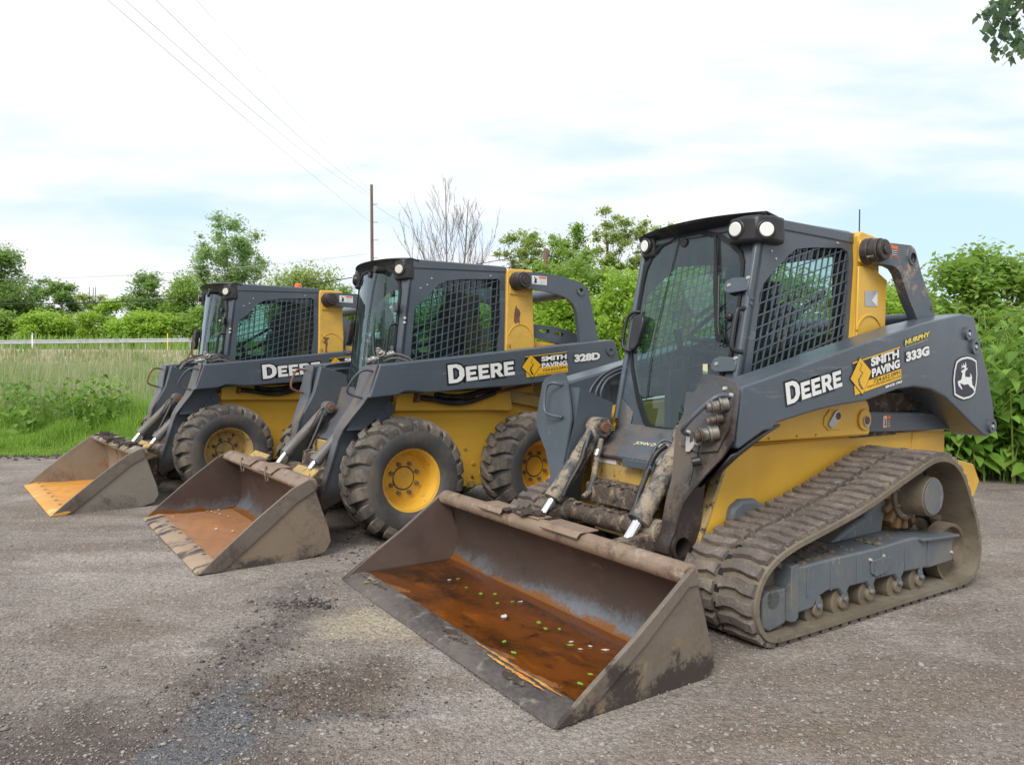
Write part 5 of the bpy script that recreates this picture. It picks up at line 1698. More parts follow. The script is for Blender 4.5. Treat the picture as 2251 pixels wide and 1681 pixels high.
    B = dict(hw=.99, back=[(.88, .008), (.82, .014), (.775, .034), (.745, .068), (.728, .11), (.716, .16), (.718, .24), (.735, .33), (.765, .42), (.79, .49)],
             floor=(.785, 1.40), fz0=.020, fz1=.030, under=[(1.40, .012), (1.05, .006), (.80, .006), (.715, .03)],
             lip=[(1.512, .006), (1.40, .004), (1.36, .022), (1.36, .036), (1.40, .038), (1.49, .020)], lipw=.0 if v2 else .012,
             side=[(1.504, .006), (1.40, .0), (1.053, .0), (.798, .008), (.705, .035), (.664, .10), (.681, .192), (.791, .5), (.80, .520), (.818, .528), (.927, .478), (1.16, .302), (1.399, .10)],
             stiff=[(1.500, .010), (1.36, .008), (1.05, .260), (.90, .385), (.775, .455), (.791, .502), (.80, .522), (.818, .530), (.927, .480), (1.16, .304), (1.399, .102)],
             bar=[(.755, .450), (.748, .50), (.768, .530), (.815, .538), (.870, .505), (.885, .478), (.865, .455), (.80, .445)],
             pads=[(-.35, -.12, [(.74, .536), (.745, .544), (.84, .544), (.90, .505), (.893, .497), (.835, .535)]), (.10, .42, [(.74, .536), (.745, .544), (.84, .544), (.90, .505), (.893, .497), (.835, .535)])],
             edge_bolts=True, seed=4 if v2 else 7, **mats)
    bk = build_bucket(root, B)
    if v2:
        for y in (-.36, .28):
            bm = bmesh.new()
            b_tube(bm, [(.88 + .022 * math.cos(a), y + .045 * math.cos(a + .4), .48 + .055 * math.sin(a)) for a in [2 * PI * k / 20 for k in range(21)]], .006, 6)
            bm2('lifting_ring', bm, rollm, bk, 60)
        prism('reflector_plate', [(.70, .50), (.66, .545), (.665, .550), (.72, .505)], .35, .75, yellow_mud, bk, bevel=.002)
        prism('reflector_plate', [(.70, .50), (.66, .545), (.665, .550), (.72, .505)], -.75, -.35, yellow_mud, bk, bevel=.002)
    else:
        rng = random.Random(8)
        bm = bmesh.new()
        for k in range(34):
            b_box(bm, (.83 + rng.uniform(-.05, .04), -.75 + k * .045, .545 + rng.uniform(-.012, .004)), (.09, .03, .02), Matrix.Rotation(rng.uniform(-.5, .5), 4, 'Z'))
        for v in bm.verts:
            v.co += Vector((rng.uniform(-.008, .008), rng.uniform(-.008, .008), rng.uniform(-.005, .005)))
        bm2('mud_clump', bm, DM2, bk, 0)
        prism('reflector_plate', [(.70, .50), (.66, .545), (.665, .550), (.72, .505)], .35, .75, yellow_mud, bk, bevel=.002)
    return root


arm_dirty2 = pmat('slate_paint_grimy', (.090, .100, .114), .42, 0, [((.17, .135, .11), 2.6, .44, .72, .7), ((.060, .045, .038), 3.2, .55, .75, .4, 1.0, .40), ((.40, .36, .30), 24, .74, .80, .8)], bump=[(25, .2, .005)])
arm_front = pmat('slate_paint_dusty', (.072, .086, .102), .45, 0, [(MUD, 3, .58, .90, .8), (DMUD, 2.5, .50, .80, .6, .8, .25)], bump=[(25, .15, .004)])
stiffm = pmat('bucket_strip_steel', (.165, .135, .11), .55, .1, [((.075, .055, .046), 2.2, .46, .70, .5), ((.30, .25, .20), 4, .62, .85, .8)], bump=[(20, .2, .004)])
bucket_out2 = pmat('bucket_steel_tan', (.235, .18, .13), .6, .1, [((.20, .15, .11), 2, .50, 1.0, .6), ((.060, .048, .042), 4, .50, .66, .8, .18, -.06), ((.33, .14, .07), 3.2, .72, 1.0, .8), ((.095, .070, .060), 2.0, .53, .74, .6)], bump=[(14, .25, .006)])
bucket_out3 = pmat('bucket_steel_grey', (.235, .205, .168), .6, .1, [((.18, .15, .13), 2.2, .50, .95, .6), ((.15, .13, .09), 3.4, .55, .80, .8, .18, -.05), ((.10, .08, .072), 2.4, .55, .78, .6)], bump=[(14, .25, .006)])
bartop2 = pmat('bucket_bar_muddy', (.22, .17, .13), .6, .1, [((.40, .35, .27), 12, .54, .64, .8), (DMUD, 9, .52, .6, .7)], bump=[(30, .5, .006)])
wheel_loader_1 = build_wheel_loader((-1.2414, 6.0550), 3.75906, 'middle wheel loader, with a brown bucket holding a few leaves and bright yellow rims', 2)
wheel_loader_2 = build_wheel_loader((-3.3239, 7.7950), 3.82438, 'farthest wheel loader, orange beacon on its roof and bright orange bucket floor', 3)


# ================================================================ things lying in the buckets
def leaf_obj(name, pos, size, rz, mat, label, cat, group, parent_m, tilt=.0):
    bm = bmesh.new()
    n = 10
    pts = []
    rng = random.Random(int(pos[0] * 1000 + pos[1] * 777))
    for k in range(n):
        a = 2 * PI * k / n
        r = size * (.5 + .08 * rng.random()) * (1 - .25 * abs(math.sin(a))) * (1.12 if k == 0 else 1)
        pts.append((r * math.cos(a), r * math.sin(a) * .8))
    c = bm.verts.new((0, 0, .001))
    vs = [bm.verts.new((a * rng.uniform(.8, 1.1), b * rng.uniform(.8, 1.1), rng.uniform(0, .002))) for a, b in pts]
    for k in range(n):
        bm.faces.new((c, vs[k], vs[(k + 1) % n]))
    me = bpy.data.meshes.new(name)
    bm.to_mesh(me)
    bm.free()
    o = mk(name, me, mat, None, smooth=60)
    X, Yy, a = parent_m
    ca, sa = math.cos(a), math.sin(a)
    o.location = (X + pos[0] * ca - pos[1] * sa, Yy + pos[0] * sa + pos[1] * ca, pos[2])
    o.rotation_euler = (tilt, 0, rz)
    tag(o, label, cat, group)
    return o
LM1 = [(1.603, -.616, 1), (1.551, -.606, 0), (1.591, -.437, 0), (1.58, -.296, 0), (1.516, -.252, 0), (1.588, -.112, 0), (1.507, -.09, 0), (1.669, .078, 1), (1.571, .241, 0), (1.592, .326, 0), (1.54, .365, 0), (1.845, .359, 0), (1.878, .487, 0), (1.594, .523, 1), (1.618, .551, 0), (1.609, .612, 1), (1.552, .608, 1), (1.523, .677, 1), (1.74, .84, 0), (1.83, .888, 0), (2.03, -.822, 0), (1.472, -.069, 1)]
rng = random.Random(4)
for (a, b, p) in LM1:
    big = a in (1.669,)
    leaf_obj('pale_petal' if p else 'green_leaf', (a, b, .039), (.048 if big else rng.uniform(.022, .036)), rng.uniform(0, 6), petal if p else lf_float,
             'pale petal floating on the rusty water in the nearest bucket' if p else 'small green leaf lying in the rusty water of the nearest bucket',
             'petal' if p else 'leaf', 'pale petals in the nearest bucket' if p else 'green leaves in the nearest bucket', (1.3215, 4.5551, 3.71867))
for (a, b, p) in [(1.02, -.93, 0), (.993, -.90, 1), (.966, -.92, 0), (.929, -.93, 1), (.983, -.822, 1), (.966, -.736, 1), (.927, -.601, 1), (.788, -.86, 0), (.843, -.88, 0), (1.128, -.163, 1), (1.043, -.021, 1), (1.31, -.85, 1)]:
    leaf_obj('pale_petal' if p else 'green_leaf', (a, b, .031), rng.uniform(.022, .042), rng.uniform(0, 6), petal if p else lf_float,
             'pale petal on the orange floor of the middle bucket' if p else 'green leaf on the orange floor of the middle bucket',
             'petal' if p else 'leaf', 'pale petals in the middle bucket' if p else 'green leaves in the middle bucket', (-1.2414, 6.055, 3.75906))
# shallow rusty water standing in the nearest bucket
bm = bmesh.new()
vs = [bm.verts.new(p) for p in ((1.32, -1.05, .0345), (1.965, -1.05, .0345), (1.965, 1.05, .0345), (1.32, 1.05, .0345))]
bm.faces.new(vs)
wo_ = bm2('water', bm, waterm, None, 0)
wo_.location = (1.3215, 4.5551, 0)
wo_.rotation_euler = (0, 0, 3.71867)
tag(wo_, kind='structure')


# ================================================================ ground
def smooth01(t):
    t = np.clip(t, 0, 1)
    return t * t * (3 - 2 * t)


def edge_y(x):
    return 10.35 + .25 * np.sin(x * 1.3) + .12 * np.sin(x * 3.7) + np.clip(x + 4, 0, 50) * .35


def ground_z(x, y):
    x = np.asarray(x, float)
    y = np.asarray(y, float)
    z = .35 * smooth01((y - 18) / 20) + 2.10 * smooth01((y - 46) / 9)
    z = z + .10 * smooth01((y - edge_y(x)) / 2.0)
    z = z + .006 * np.sin(x * 2.1 + y * .9) * np.sin(y * 1.7) * (y < 12)
    return z


gm, nt = newmat('ground')
t = nt.nodes.new('ShaderNodeTexCoord').outputs['Object']
warp = noise(nt, t, 2.2, 6, .6)
warp2 = noise(nt, mapping(nt, t, loc=(9, 4, 0)), 2.2, 6, .6)
sp = nt.nodes.new('ShaderNodeSeparateXYZ')
L(nt, t, sp.inputs[0])
wx = math_node(nt, 'MULTIPLY_ADD', math_node(nt, 'SUBTRACT', warp, .5), .9, sp.outputs[0])
wy = math_node(nt, 'MULTIPLY_ADD', math_node(nt, 'SUBTRACT', warp2, .5), .9, sp.outputs[1])


def gpatch(cx, cy, sx, sy, rot=0, lo=.08, hi=.80):
    a = math_node(nt, 'SUBTRACT', wx, cx)
    b = math_node(nt, 'SUBTRACT', wy, cy)
    c_, s_ = math.cos(R(rot)), math.sin(R(rot))
    u = math_node(nt, 'DIVIDE', math_node(nt, 'ADD', math_node(nt, 'MULTIPLY', a, c_), math_node(nt, 'MULTIPLY', b, s_)), sx)
    v = math_node(nt, 'DIVIDE', math_node(nt, 'SUBTRACT', math_node(nt, 'MULTIPLY', b, c_), math_node(nt, 'MULTIPLY', a, s_)), sy)
    d = math_node(nt, 'ADD', math_node(nt, 'MULTIPLY', u, u), math_node(nt, 'MULTIPLY', v, v))
    e = math_node(nt, 'POWER', 2.718, math_node(nt, 'MULTIPLY', d, -1))
    return maprange(nt, e, lo, hi)


big = noise(nt, t, .55, 5, .6)
mid = noise(nt, mapping(nt, t, rot=(0, 0, R(12)), sc=(.55, 1.6, 1)), 1.7, 8, .62, .4)
fine = noise(nt, t, 38, 5, .7)
fine2 = noise(nt, t, 130, 3, .7)
c = mixc(nt, maprange(nt, big, .36, .64), (.235, .200, .174), (.310, .270, .238))
c = mixc(nt, maprange(nt, mid, .44, .66), c, (.215, .170, .138))
mid2 = noise(nt, mapping(nt, t, loc=(31, 7, 0)), 1.1, 8, .65)
c = mixc(nt, maprange(nt, mid2, .52, .68, 0, .85), c, (.155, .128, .112))
pale = noise(nt, mapping(nt, t, loc=(5, 17, 0)), .9, 7, .6)
c = mixc(nt, maprange(nt, pale, .52, .74, 0, .75), c, (.44, .385, .34))
dk = gpatch(-1.16, 3.25, .16, .75)
c = mixc(nt, math_node(nt, 'MULTIPLY', dk, .50), c, (.060, .050, .046))
ml = gpatch(-.74, 2.82, .36, .28)
c = mixc(nt, math_node(nt, 'MULTIPLY', ml, .8), c, (.11, .080, .058))
bl = gpatch(-1.35, 2.30, .75, .32)
c = mixc(nt, math_node(nt, 'MULTIPLY', bl, .8), c, (.085, .068, .060))
py = gpatch(-.70, 3.6, .25, .28)
c = mixc(nt, math_node(nt, 'MULTIPLY', py, .55), c, (.47, .39, .26))
for (a, b, sx, sy) in ((-1.95, 3.5, .35, .25), (1.45, 2.95, .6, .25), (1.3, 3.5, .35, .2), (-3.9, 6.3, .6, .4), (.9, 2.45, .6, .15)):
    c = mixc(nt, math_node(nt, 'MULTIPLY', gpatch(a, b, sx, sy), .6), c, (.20, .155, .115))
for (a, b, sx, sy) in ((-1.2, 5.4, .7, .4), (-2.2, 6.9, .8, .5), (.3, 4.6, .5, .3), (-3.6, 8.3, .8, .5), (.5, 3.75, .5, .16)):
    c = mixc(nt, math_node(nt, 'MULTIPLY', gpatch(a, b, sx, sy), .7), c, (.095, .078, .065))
wet = gpatch(-1.03, 2.52, .13, .48, 0, .2, .7)
wet2 = gpatch(-.60, 2.60, .38, .075, 24, .2, .8)
wet = math_node(nt, 'MAXIMUM', wet, math_node(nt, 'MULTIPLY', wet2, .6))
c = mixc(nt, math_node(nt, 'MULTIPLY', wet, .85), c, (.125, .130, .140))
vo = nt.nodes.new('ShaderNodeTexVoronoi')
vo.inputs['Scale'].default_value = 95
L(nt, t, vo.inputs['Vector'])
vs_ = nt.nodes.new('ShaderNodeSeparateColor')
L(nt, vo.outputs['Color'], vs_.inputs[0])
st = maprange(nt, vs_.outputs[0], .0, 1., .74, 1.30, False)
hsv = nt.nodes.new('ShaderNodeHueSaturation')
L(nt, math_node(nt, 'MULTIPLY', st, maprange(nt, fine, .3, .7, .78, 1.22, False)), hsv.inputs['Value'])
L(nt, c, hsv.inputs['Color'])
c = hsv.outputs[0]
vo2 = nt.nodes.new('ShaderNodeTexVoronoi')
vo2.inputs['Scale'].default_value = 36
L(nt, t, vo2.inputs['Vector'])
vs2 = nt.nodes.new('ShaderNodeSeparateColor')
L(nt, vo2.outputs['Color'], vs2.inputs[0])
spk = math_node(nt, 'MULTIPLY', maprange(nt, vs2.outputs[1], .86, .90), maprange(nt, vo2.outputs['Distance'], .38, .26))
c = mixc(nt, math_node(nt, 'MULTIPLY', spk, .6), c, (.55, .51, .47))
# meadow soil and road shoulder
en = nt.nodes.new('ShaderNodeVertexColor')
en.layer_name = 'zone'
zs = nt.nodes.new('ShaderNodeSeparateColor')
L(nt, en.outputs[0], zs.inputs[0])
zn = math_node(nt, 'ADD', zs.outputs[0], math_node(nt, 'MULTIPLY', math_node(nt, 'SUBTRACT', mid, .5), .9))
c = mixc(nt, maprange(nt, zn, .42, .58), c, mixc(nt, maprange(nt, mid2, .4, .6), (.075, .105, .030), (.115, .095, .055)))
c = mixc(nt, maprange(nt, zs.outputs[1], .4, .6), c, mixc(nt, maprange(nt, mid2, .4, .6), (.42, .33, .25), (.50, .42, .33)))
p = nt.nodes.new('ShaderNodeBsdfPrincipled')
L(nt, c, p.inputs['Base Color'])
rr = nt.nodes.new('ShaderNodeMix')
L(nt, wet, rr.inputs[0])
rr.inputs[2].default_value = .93
rr.inputs[3].default_value = .20
L(nt, rr.outputs[0], p.inputs['Roughness'])
p.inputs['Specular IOR Level'].default_value = .35
b1 = nt.nodes.new('ShaderNodeBump')
b1.inputs['Strength'].default_value = .85
b1.inputs['Distance'].default_value = .012
hh = math_node(nt, 'ADD', math_node(nt, 'MULTIPLY', fine, 1.0), math_node(nt, 'ADD', math_node(nt, 'MULTIPLY', vo.outputs['Distance'], -.6), math_node(nt, 'MULTIPLY', fine2, .35)))
L(nt, hh, b1.inputs['Height'])
b2 = nt.nodes.new('ShaderNodeBump')
b2.inputs['Strength'].default_value = .8
b2.inputs['Distance'].default_value = .06
L(nt, math_node(nt, 'ADD', mid, math_node(nt, 'MULTIPLY', noise(nt, t, 7, 6, .6), .5)), b2.inputs['Height'])
L(nt, b2.outputs[0], b1.inputs['Normal'])
L(nt, b1.outputs[0], p.inputs['Normal'])
finish(nt, p.outputs[0])

xs = np.concatenate([[-1500, -700, -350, -200, -120, -80], np.arange(-60, -14, 2.5), np.arange(-14, 10, .4), np.arange(10, 60, 2.5), [70, 100, 180, 350, 700, 1500]])
ys = np.concatenate([[-1500, -500, -200, -90, -40, -20, -10, -4], np.arange(0, 16, .4), np.arange(16, 64, 1.5), [70, 80, 100, 140, 220, 400, 800, 1500]])
X, Y_ = np.meshgrid(xs, ys, indexing='ij')
Z = ground_z(X, Y_)
nx, ny = X.shape
me = bpy.data.meshes.new('ground')
verts = np.stack([X.ravel(), Y_.ravel(), Z.ravel()], 1)
idx = np.arange(nx * ny).reshape(nx, ny)
faces = np.stack([idx[:-1, :-1].ravel(), idx[1:, :-1].ravel(), idx[1:, 1:].ravel(), idx[:-1, 1:].ravel()], 1)
me.from_pydata(verts.tolist(), [], faces.tolist())
ca = me.color_attributes.new('zone', 'FLOAT_COLOR', 'POINT')
zone = smooth01((Y_ - edge_y(X) + .5) / 1.0).ravel()
shoulder = ((Y_ > 48.5) & (Y_ < 64)).astype(float).ravel()
ca.data.foreach_set('color', np.stack([zone, shoulder, zone * 0, zone * 0 + 1], 1).ravel())
ground = mk('ground', me, gm, None, smooth=0)
me.polygons.foreach_set('use_smooth', [True] * len(me.polygons))
tag(ground, kind='structure')


def np_mesh(name, V, F, mat, parent=None, smooth=0):
    """V (n,3), F (m,k) all same k"""
    me = bpy.data.meshes.new(name)
    n, (m, k) = len(V), F.shape
    me.vertices.add(n)
    me.vertices.foreach_set('co', V.astype(np.float32).ravel())
    me.loops.add(m * k)
    me.loops.foreach_set('vertex_index', F.astype(np.int32).ravel())
    me.polygons.add(m)
    me.polygons.foreach_set('loop_start', np.arange(0, m * k, k, dtype=np.int32))
    me.polygons.foreach_set('loop_total', np.full(m, k, dtype=np.int32))
    me.update()
    me.validate()
    o = mk(name, me, mat, parent, smooth=0)
    if smooth:
        me.polygons.foreach_set('use_smooth', [True] * len(me.polygons))
    return o


# loose gravel
rg = np.random.default_rng(3)


def stones(name, n, smin, smax, ymin, ymax, mat, label=None, xr=None, yr=None, power=2):
    u = rg.random(n)
    if xr is None:
        y = 1 / (1 / ymin + u * (1 / ymax - 1 / ymin))
        x = (rg.random(n) * 2 - 1) * .78 * y
        keep = y < edge_y(x)
        x, y = x[keep], y[keep]
    else:
        x = rg.normal(xr[0], xr[1], n)
        y = rg.normal(yr[0], yr[1], n)
    n = len(x)
    s = smin + (smax - smin) * rg.random(n) ** 3
    base = np.array([[1, 0, 0], [0, 1, 0], [-1, 0, 0], [0, -1, 0], [0, 0, 1], [0, 0, -1]], float)
    F0 = np.array([[0, 1, 4], [1, 2, 4], [2, 3, 4], [3, 0, 4], [1, 0, 5], [2, 1, 5], [3, 2, 5], [0, 3, 5]])
    V = base[None] * (s[:, None, None] * rg.uniform(.6, 1.25, (n, 6, 1)))
    V += rg.normal(0, .25, (n, 6, 3)) * s[:, None, None]
    V[:, :, 2] *= .6
    V += np.stack([x, y, ground_z(x, y) + s * .2], 1)[:, None]
    F = (F0[None] + (np.arange(n) * 6)[:, None, None]).reshape(-1, 3)
    o = np_mesh(name, V.reshape(-1, 3), F, mat)
    tag(o, kind='stuff')
    if label:
        o['label'] = label
    return o


stones('gravel', 46000, .0018, .0075, 1.9, 11, rockm, 'loose pale gravel scattered over the lot')
stones('gravel', 800, .007, .017, 1.9, 11, rockm, 'scattered larger stones on the lot')
stones('dirt_clods', 500, .003, .012, 0, 0, clod, 'dark crumbs along the tarry streak', (-1.17, .10), (3.35, .45))
stones('dirt_clods', 160, .006, .020, 0, 0, clod, 'black clods of old asphalt in front of the middle bucket', (-1.12, .10), (3.85, .05))
stones('dirt_clods', 1500, .003, .008, 0, 0, clod, 'brown mulch crumbs in the lower left', (-.76, .24), (2.8, .20))
stones('dirt_clods', 400, .004, .016, 0, 0, clod, 'dark dirt dropped behind the middle bucket', (-.75, .35), (5.1, .25))


stones('dirt_clods', 1800, .008, .035, 0, 0, clod, 'dark debris strewn along the verge of the lot', (-6.2, 1.7), (10.25, .16))


# grass
def blades(name, x, y, h, w, mat, lean=.35, kind='stuff', label=None, z0=None):
    n = len(x)
    a = rg.random(n) * 2 * PI
    d = np.stack([np.cos(a), np.sin(a), np.zeros(n)], 1)
    sdv = np.stack([-np.sin(a), np.cos(a), np.zeros(n)], 1)
    ln = (rg.random(n) * lean * h)[:, None]
    b = np.stack([x, y, ground_z(x, y) - .02 if z0 is None else z0], 1)
    up = np.array([0, 0, 1.])
    w = w[:, None] if isinstance(w, np.ndarray) else w
    hh = h[:, None]
    v0, v1 = b - sdv * w / 2, b + sdv * w / 2
    m = b + up * hh * .55 + d * ln * .35
    v2, v3 = m + sdv * w * .42, m - sdv * w * .42
    tp = b + up * hh * .97 + d * ln * 1.1
    v4, v5 = tp + sdv * w * .06, tp - sdv * w * .06
    V = np.stack([v0, v1, v2, v3, v4, v5], 1).reshape(-1, 3)
    k = (np.arange(n) * 6)[:, None]
    F = np.concatenate([k + np.array([[0, 1, 2, 3]]), k + np.array([[3, 2, 4, 5]])])
    o = np_mesh(name, V, F, mat)
    tag(o, label, None, None, kind)
    return o


def field(n, ymin, ymax, fov=.80, xmax=None, clump=0):
    u = rg.random(n * 3)
    y = ymin + (ymax - ymin) * u ** 1.15
    x = (rg.random(n * 3) * 2 - 1) * fov * y
    rag = .35 * np.sin(x * 2.3 + 1) * np.sin(x * 5.1) + .2 * np.sin(x * 9.7 + y * 3)
    k = (y > edge_y(x) + rag * .9 - .1 + rg.normal(0, .22, n * 3))
    if xmax is not None:
        k &= x < xmax
    if clump:
        nz = np.sin(x * .9 + 1.3 * np.sin(y * .6)) * np.sin(y * .8 + 1.7 * np.sin(x * .5)) + .35 * np.sin(x * 2.7) * np.sin(y * 2.9)
        k &= rg.random(n * 3) < .55 + .45 * nz
    return x[k][:n], y[k][:n]


x, y = field(60000, 10.2, 14.5, xmax=-1.5)
hgt = (.08 + .46 * smooth01((y - edge_y(x)) / 2.2) * (.55 + .7 * rg.random(len(x)))) * (.75 + .35 * np.sin(x * 2.2 + np.sin(y * 3)) * np.sin(y * 1.9) + .25 * np.sin(x * 6.1 + y * 2) * np.sin(y * 5.3))
hgt = np.maximum(hgt, .04)
blades('grass', x, y, hgt, .011 + .010 * rg.random(len(x)), lf_weed, .5, label='bright green weeds along the edge of the lot')
x, y = field(42000, 13, 26, xmax=2, clump=1)
blades('grass', x, y, .5 + .45 * rg.random(len(x)), .014 + .012 * rg.random(len(x)), lf_tan, .35, label='tall rough meadow grass')
x, y = field(52000, 24, 47.5, xmax=12, clump=1)
blades('grass', x, y, (.55 + .5 * rg.random(len(x))), .022 + .022 * rg.random(len(x)), lf_tan, .3, label='tall straw coloured meadow grass below the road')
x, y = field(16000, 46, 53.2, xmax=12)
blades('grass', x, y, .40 + .45 * rg.random(len(x)), .03 + .03 * rg.random(len(x)), lf_tan, .4, label='short dry grass on the bank below the road')
x, y = field(9000, 13.5, 34, xmax=2, clump=1)
blades('grass', x, y, .75 + .75 * rg.random(len(x)), .010 + .008 * rg.random(len(x)), lf_tan, .25, label='reed stalks rising above the meadow')
x, y = field(14000, 60, 75, fov=.8)
blades('grass', x, y, .8 + .8 * rg.random(len(x)), .10 + .05 * rg.random(len(x)), lf_mid, .4, label='undergrowth beyond the guard rail')


# ================================================================ trees and bushes
def leaf_quads(C, size, up_bias=.35, droop=False, elong=1.6):
    n = len(C)
    nrm = rg.normal(0, 1, (n, 3))
    nrm[:, 2] = np.abs(nrm[:, 2]) + up_bias
    nrm /= np.linalg.norm(nrm, axis=1)[:, None]
    a = rg.normal(0, 1, (n, 3))
    if droop:
        a = a * .3 + np.array([0, 0, -1.])
    u = a - nrm * (a * nrm).sum(1)[:, None]
    u /= np.linalg.norm(u, axis=1)[:, None] + 1e-9
    v = np.cross(nrm, u)
    s = size * rg.uniform(.6, 1.35, n)[:, None]
    V = np.stack([C - u * s * elong * .5, C + v * s * .42 + u * s * .05, C + u * s * elong * .5, C - v * s * .42 + u * s * .05], 1)
    return V.reshape(-1, 3), (np.arange(n * 4).reshape(n, 4))


def make_tree(name, label, cat, x, y, top, w, base, leaf, mat, nleaf, nblob, group=None, depth=None, spread=.17, trunk=.18, shape='round', droop=False, bark=None, seed=0, up=1.1, limbs=True, z=None, sparse=False, stems=1):
    rs = np.random.default_rng(seed + 100)
    z0 = float(ground_z(x, y)) if z is None else z
    root = empty(name, (x, y, z0))
    tag(root, label, cat, group)
    H = top - z0
    d = depth or w
    cen = []
    while len(cen) < nblob:
        p = rs.uniform(-1, 1, 3)
        r = np.linalg.norm(p)
        if r > 1 or r < .25:
            continue
        q = p.copy()
        hz = (q[2] + 1) / 2
        if shape == 'cone':
            q[:2] *= (1.25 - hz) * .9
        elif shape == 'vase':
            q[:2] *= .55 + .6 * hz
        elif shape == 'column':
            q[:2] *= .85
        cen.append((q[0] * w / 2 * .86, q[1] * d / 2 * .86, base + (H - base) * (.06 + .88 * hz)))
    cen = np.array(cen)
    rad = w * spread * rs.uniform(.6, 1.35, nblob)
    # limbs
    bm = bmesh.new()
    pts = []
    lx, ly = rs.uniform(-.04, .04, 2) * H
    for s in range(stems):
        ox, oy = (rs.uniform(-.10, .10, 2) * w if stems > 1 else (0, 0))
        b_tube(bm, [(ox * .3, oy * .3, -.1), (ox + lx * .3, oy + ly * .3, H * .3), (ox + lx * .7, oy + ly * .7, H * .6), (ox * 1.3 + lx, oy * 1.3 + ly, H * .86)], trunk * (1 if stems == 1 else .6), 7, trunk * .16)
    if limbs:
        for c_ in cen[:min(nblob, 46)]:
            h0 = max(base * .7, min(c_[2] * rs.uniform(.45, .75), H * .8))
            f = h0 / H
            p0 = Vector((lx * f, ly * f, h0))
            p2 = Vector(c_)
            p1 = p0.lerp(p2, .5) + Vector((rs.uniform(-.1, .1) * w * .3, rs.uniform(-.1, .1) * w * .3, -.04 * H))
            b_tube(bm, smooth_path([p0, p1, p2], 1), trunk * .30 * (1 - f * .5), 5, trunk * .05)
    bm2('trunk', bm, bark or barkm, root, 60)
    # leaves in clumps
    per = rs.multinomial(nleaf, (rad ** 2) / (rad ** 2).sum())
    P = []
    for c_, r_, k in zip(cen, rad, per):
        g = rs.normal(0, 1, (k, 3))
        g /= np.linalg.norm(g, axis=1)[:, None] + 1e-9
        rr = r_ * rs.random(k)[:, None] ** (.55 if not sparse else .9) * rs.uniform(.7, 1.45, (k, 1))
        q = c_ + g * rr * np.array([1, 1, .72])
        if droop:
            q[:, 2] -= rs.random(k) ** 1.5 * r_ * 1.6
        P.append(q)
    P = np.concatenate(P)
    P = P[P[:, 2] > .05]
    P += rs.normal(0, w * .012, P.shape)
    V, F = leaf_quads(P, leaf, up, droop)
    np_mesh('crown', V, F, mat, root)
    return root


GT = 'trees beyond the guard rail'
T = make_tree
# broad-leaved weeds mixed into the verge
wc = []
xw, yw = field(24, 10.5, 15.5, xmax=-1.5)
for a, b in zip(xw, yw):
    hh = rg.uniform(.15, .75)
    k = int(30 + 90 * hh)
    q = rg.normal(0, 1, (k, 3)) * np.array([.16, .16, 0])
    q[:, 2] = rg.random(k) ** .8 * hh
    q[:, :2] *= (.5 + .6 * (q[:, 2:3] / hh))
    wc.append(q + np.array([a, b, float(ground_z(a, b))]))
V, F = leaf_quads(np.concatenate(wc), .075, .8, False, 2.2)
o = np_mesh('weeds', V, F, lf_lime2)
tag(o, 'mixed leafy weeds along the ragged edge of the lot', kind='stuff')
# beyond the guard rail, from the left
T('broadleaf_tree', 'tall dark green tree at the far left beyond the guard rail', 'tree', -56, 80, 14.2, 10, 2, 0.22, lf_dark, 25500, 60, GT, seed=1, spread=.15)
T('broadleaf_tree', 'narrow mid green tree right of the tall dark tree at the left edge', 'tree', -47.0, 76, 10.4, 4.6, 1.5, 0.21, lf_dark, 11900, 30, GT, seed=2)
T('shrub', 'low lime green shrub at the left edge behind the guard rail', 'shrub', -48.5, 68, 6.8, 5.0, .2, 0.20, lf_mid, 13600, 34, GT, seed=3, stems=4)
T('shrub', 'pale green shrub behind the left end of the guard rail', 'shrub', -43.0, 67, 6.2, 5.0, .2, 0.20, lf_lime, 13600, 34, GT, seed=4, stems=4)
T('shrub', 'loose pointed shrub with bare twigs on top beyond the guard rail', 'shrub', -41.6, 72, 10.2, 4, .5, 0.17, lf_loc, 4420, 22, GT, seed=5, stems=3, sparse=True)
T('round_tree', 'small round dark tree on a short stem beyond the guard rail', 'tree', -39.9, 80, 11.2, 6.0, 3.0, 0.22, lf_dark, 11900, 30, GT, seed=6)
T('shrub', 'bright yellow green shrub in front of the small round tree', 'shrub', -33.0, 66, 5.9, 5.6, .2, 0.20, lf_lime, 15300, 36, GT, seed=7, stems=4)
T('shrub', 'yellow green shrub between the pale shrub and the small round tree', 'shrub', -38.0, 68, 7.6, 4.4, .2, 0.20, lf_lime, 9350, 24, GT, seed=8, stems=3)
T('broadleaf_tree', 'mid green tree just left of the farthest cab', 'tree', -34.8, 79, 11.0, 7.5, 1, 0.22, lf_mid, 13600, 34, GT, seed=9)
T('shrub', 'olive green shrub beside the farthest cab beyond the rail', 'shrub', -28.5, 68, 6.9, 5.0, .2, 0.20, lf_mid, 11050, 30, GT, seed=10, stems=3)
T('poplar_tree', 'tall open poplar towering above the farthest loader', 'tree', -34.6, 90, 20.6, 11.2, 3.0, .24, lf_popl, 20000, 110, GT, seed=11, spread=.095, shape='vase', trunk=.22, sparse=True)
T('willow_tree', 'wide yellowish willow behind the farthest cab roof', 'tree', -21.5, 75, 12.6, 10.0, 2, 0.21, lf_will, 22100, 48, GT, seed=12, droop=True, spread=.13)
T('broadleaf_tree', 'green tree between the willow and the middle cab', 'tree', -15.0, 74, 10.3, 6.0, 2, 0.21, lf_mid, 10200, 28, GT, seed=13)
T('broadleaf_tree', 'low far tree hidden mostly behind the middle cab', 'tree', -7.0, 80, 9.5, 12, 1, 0.22, lf_mid, 13600, 34, GT, seed=14)
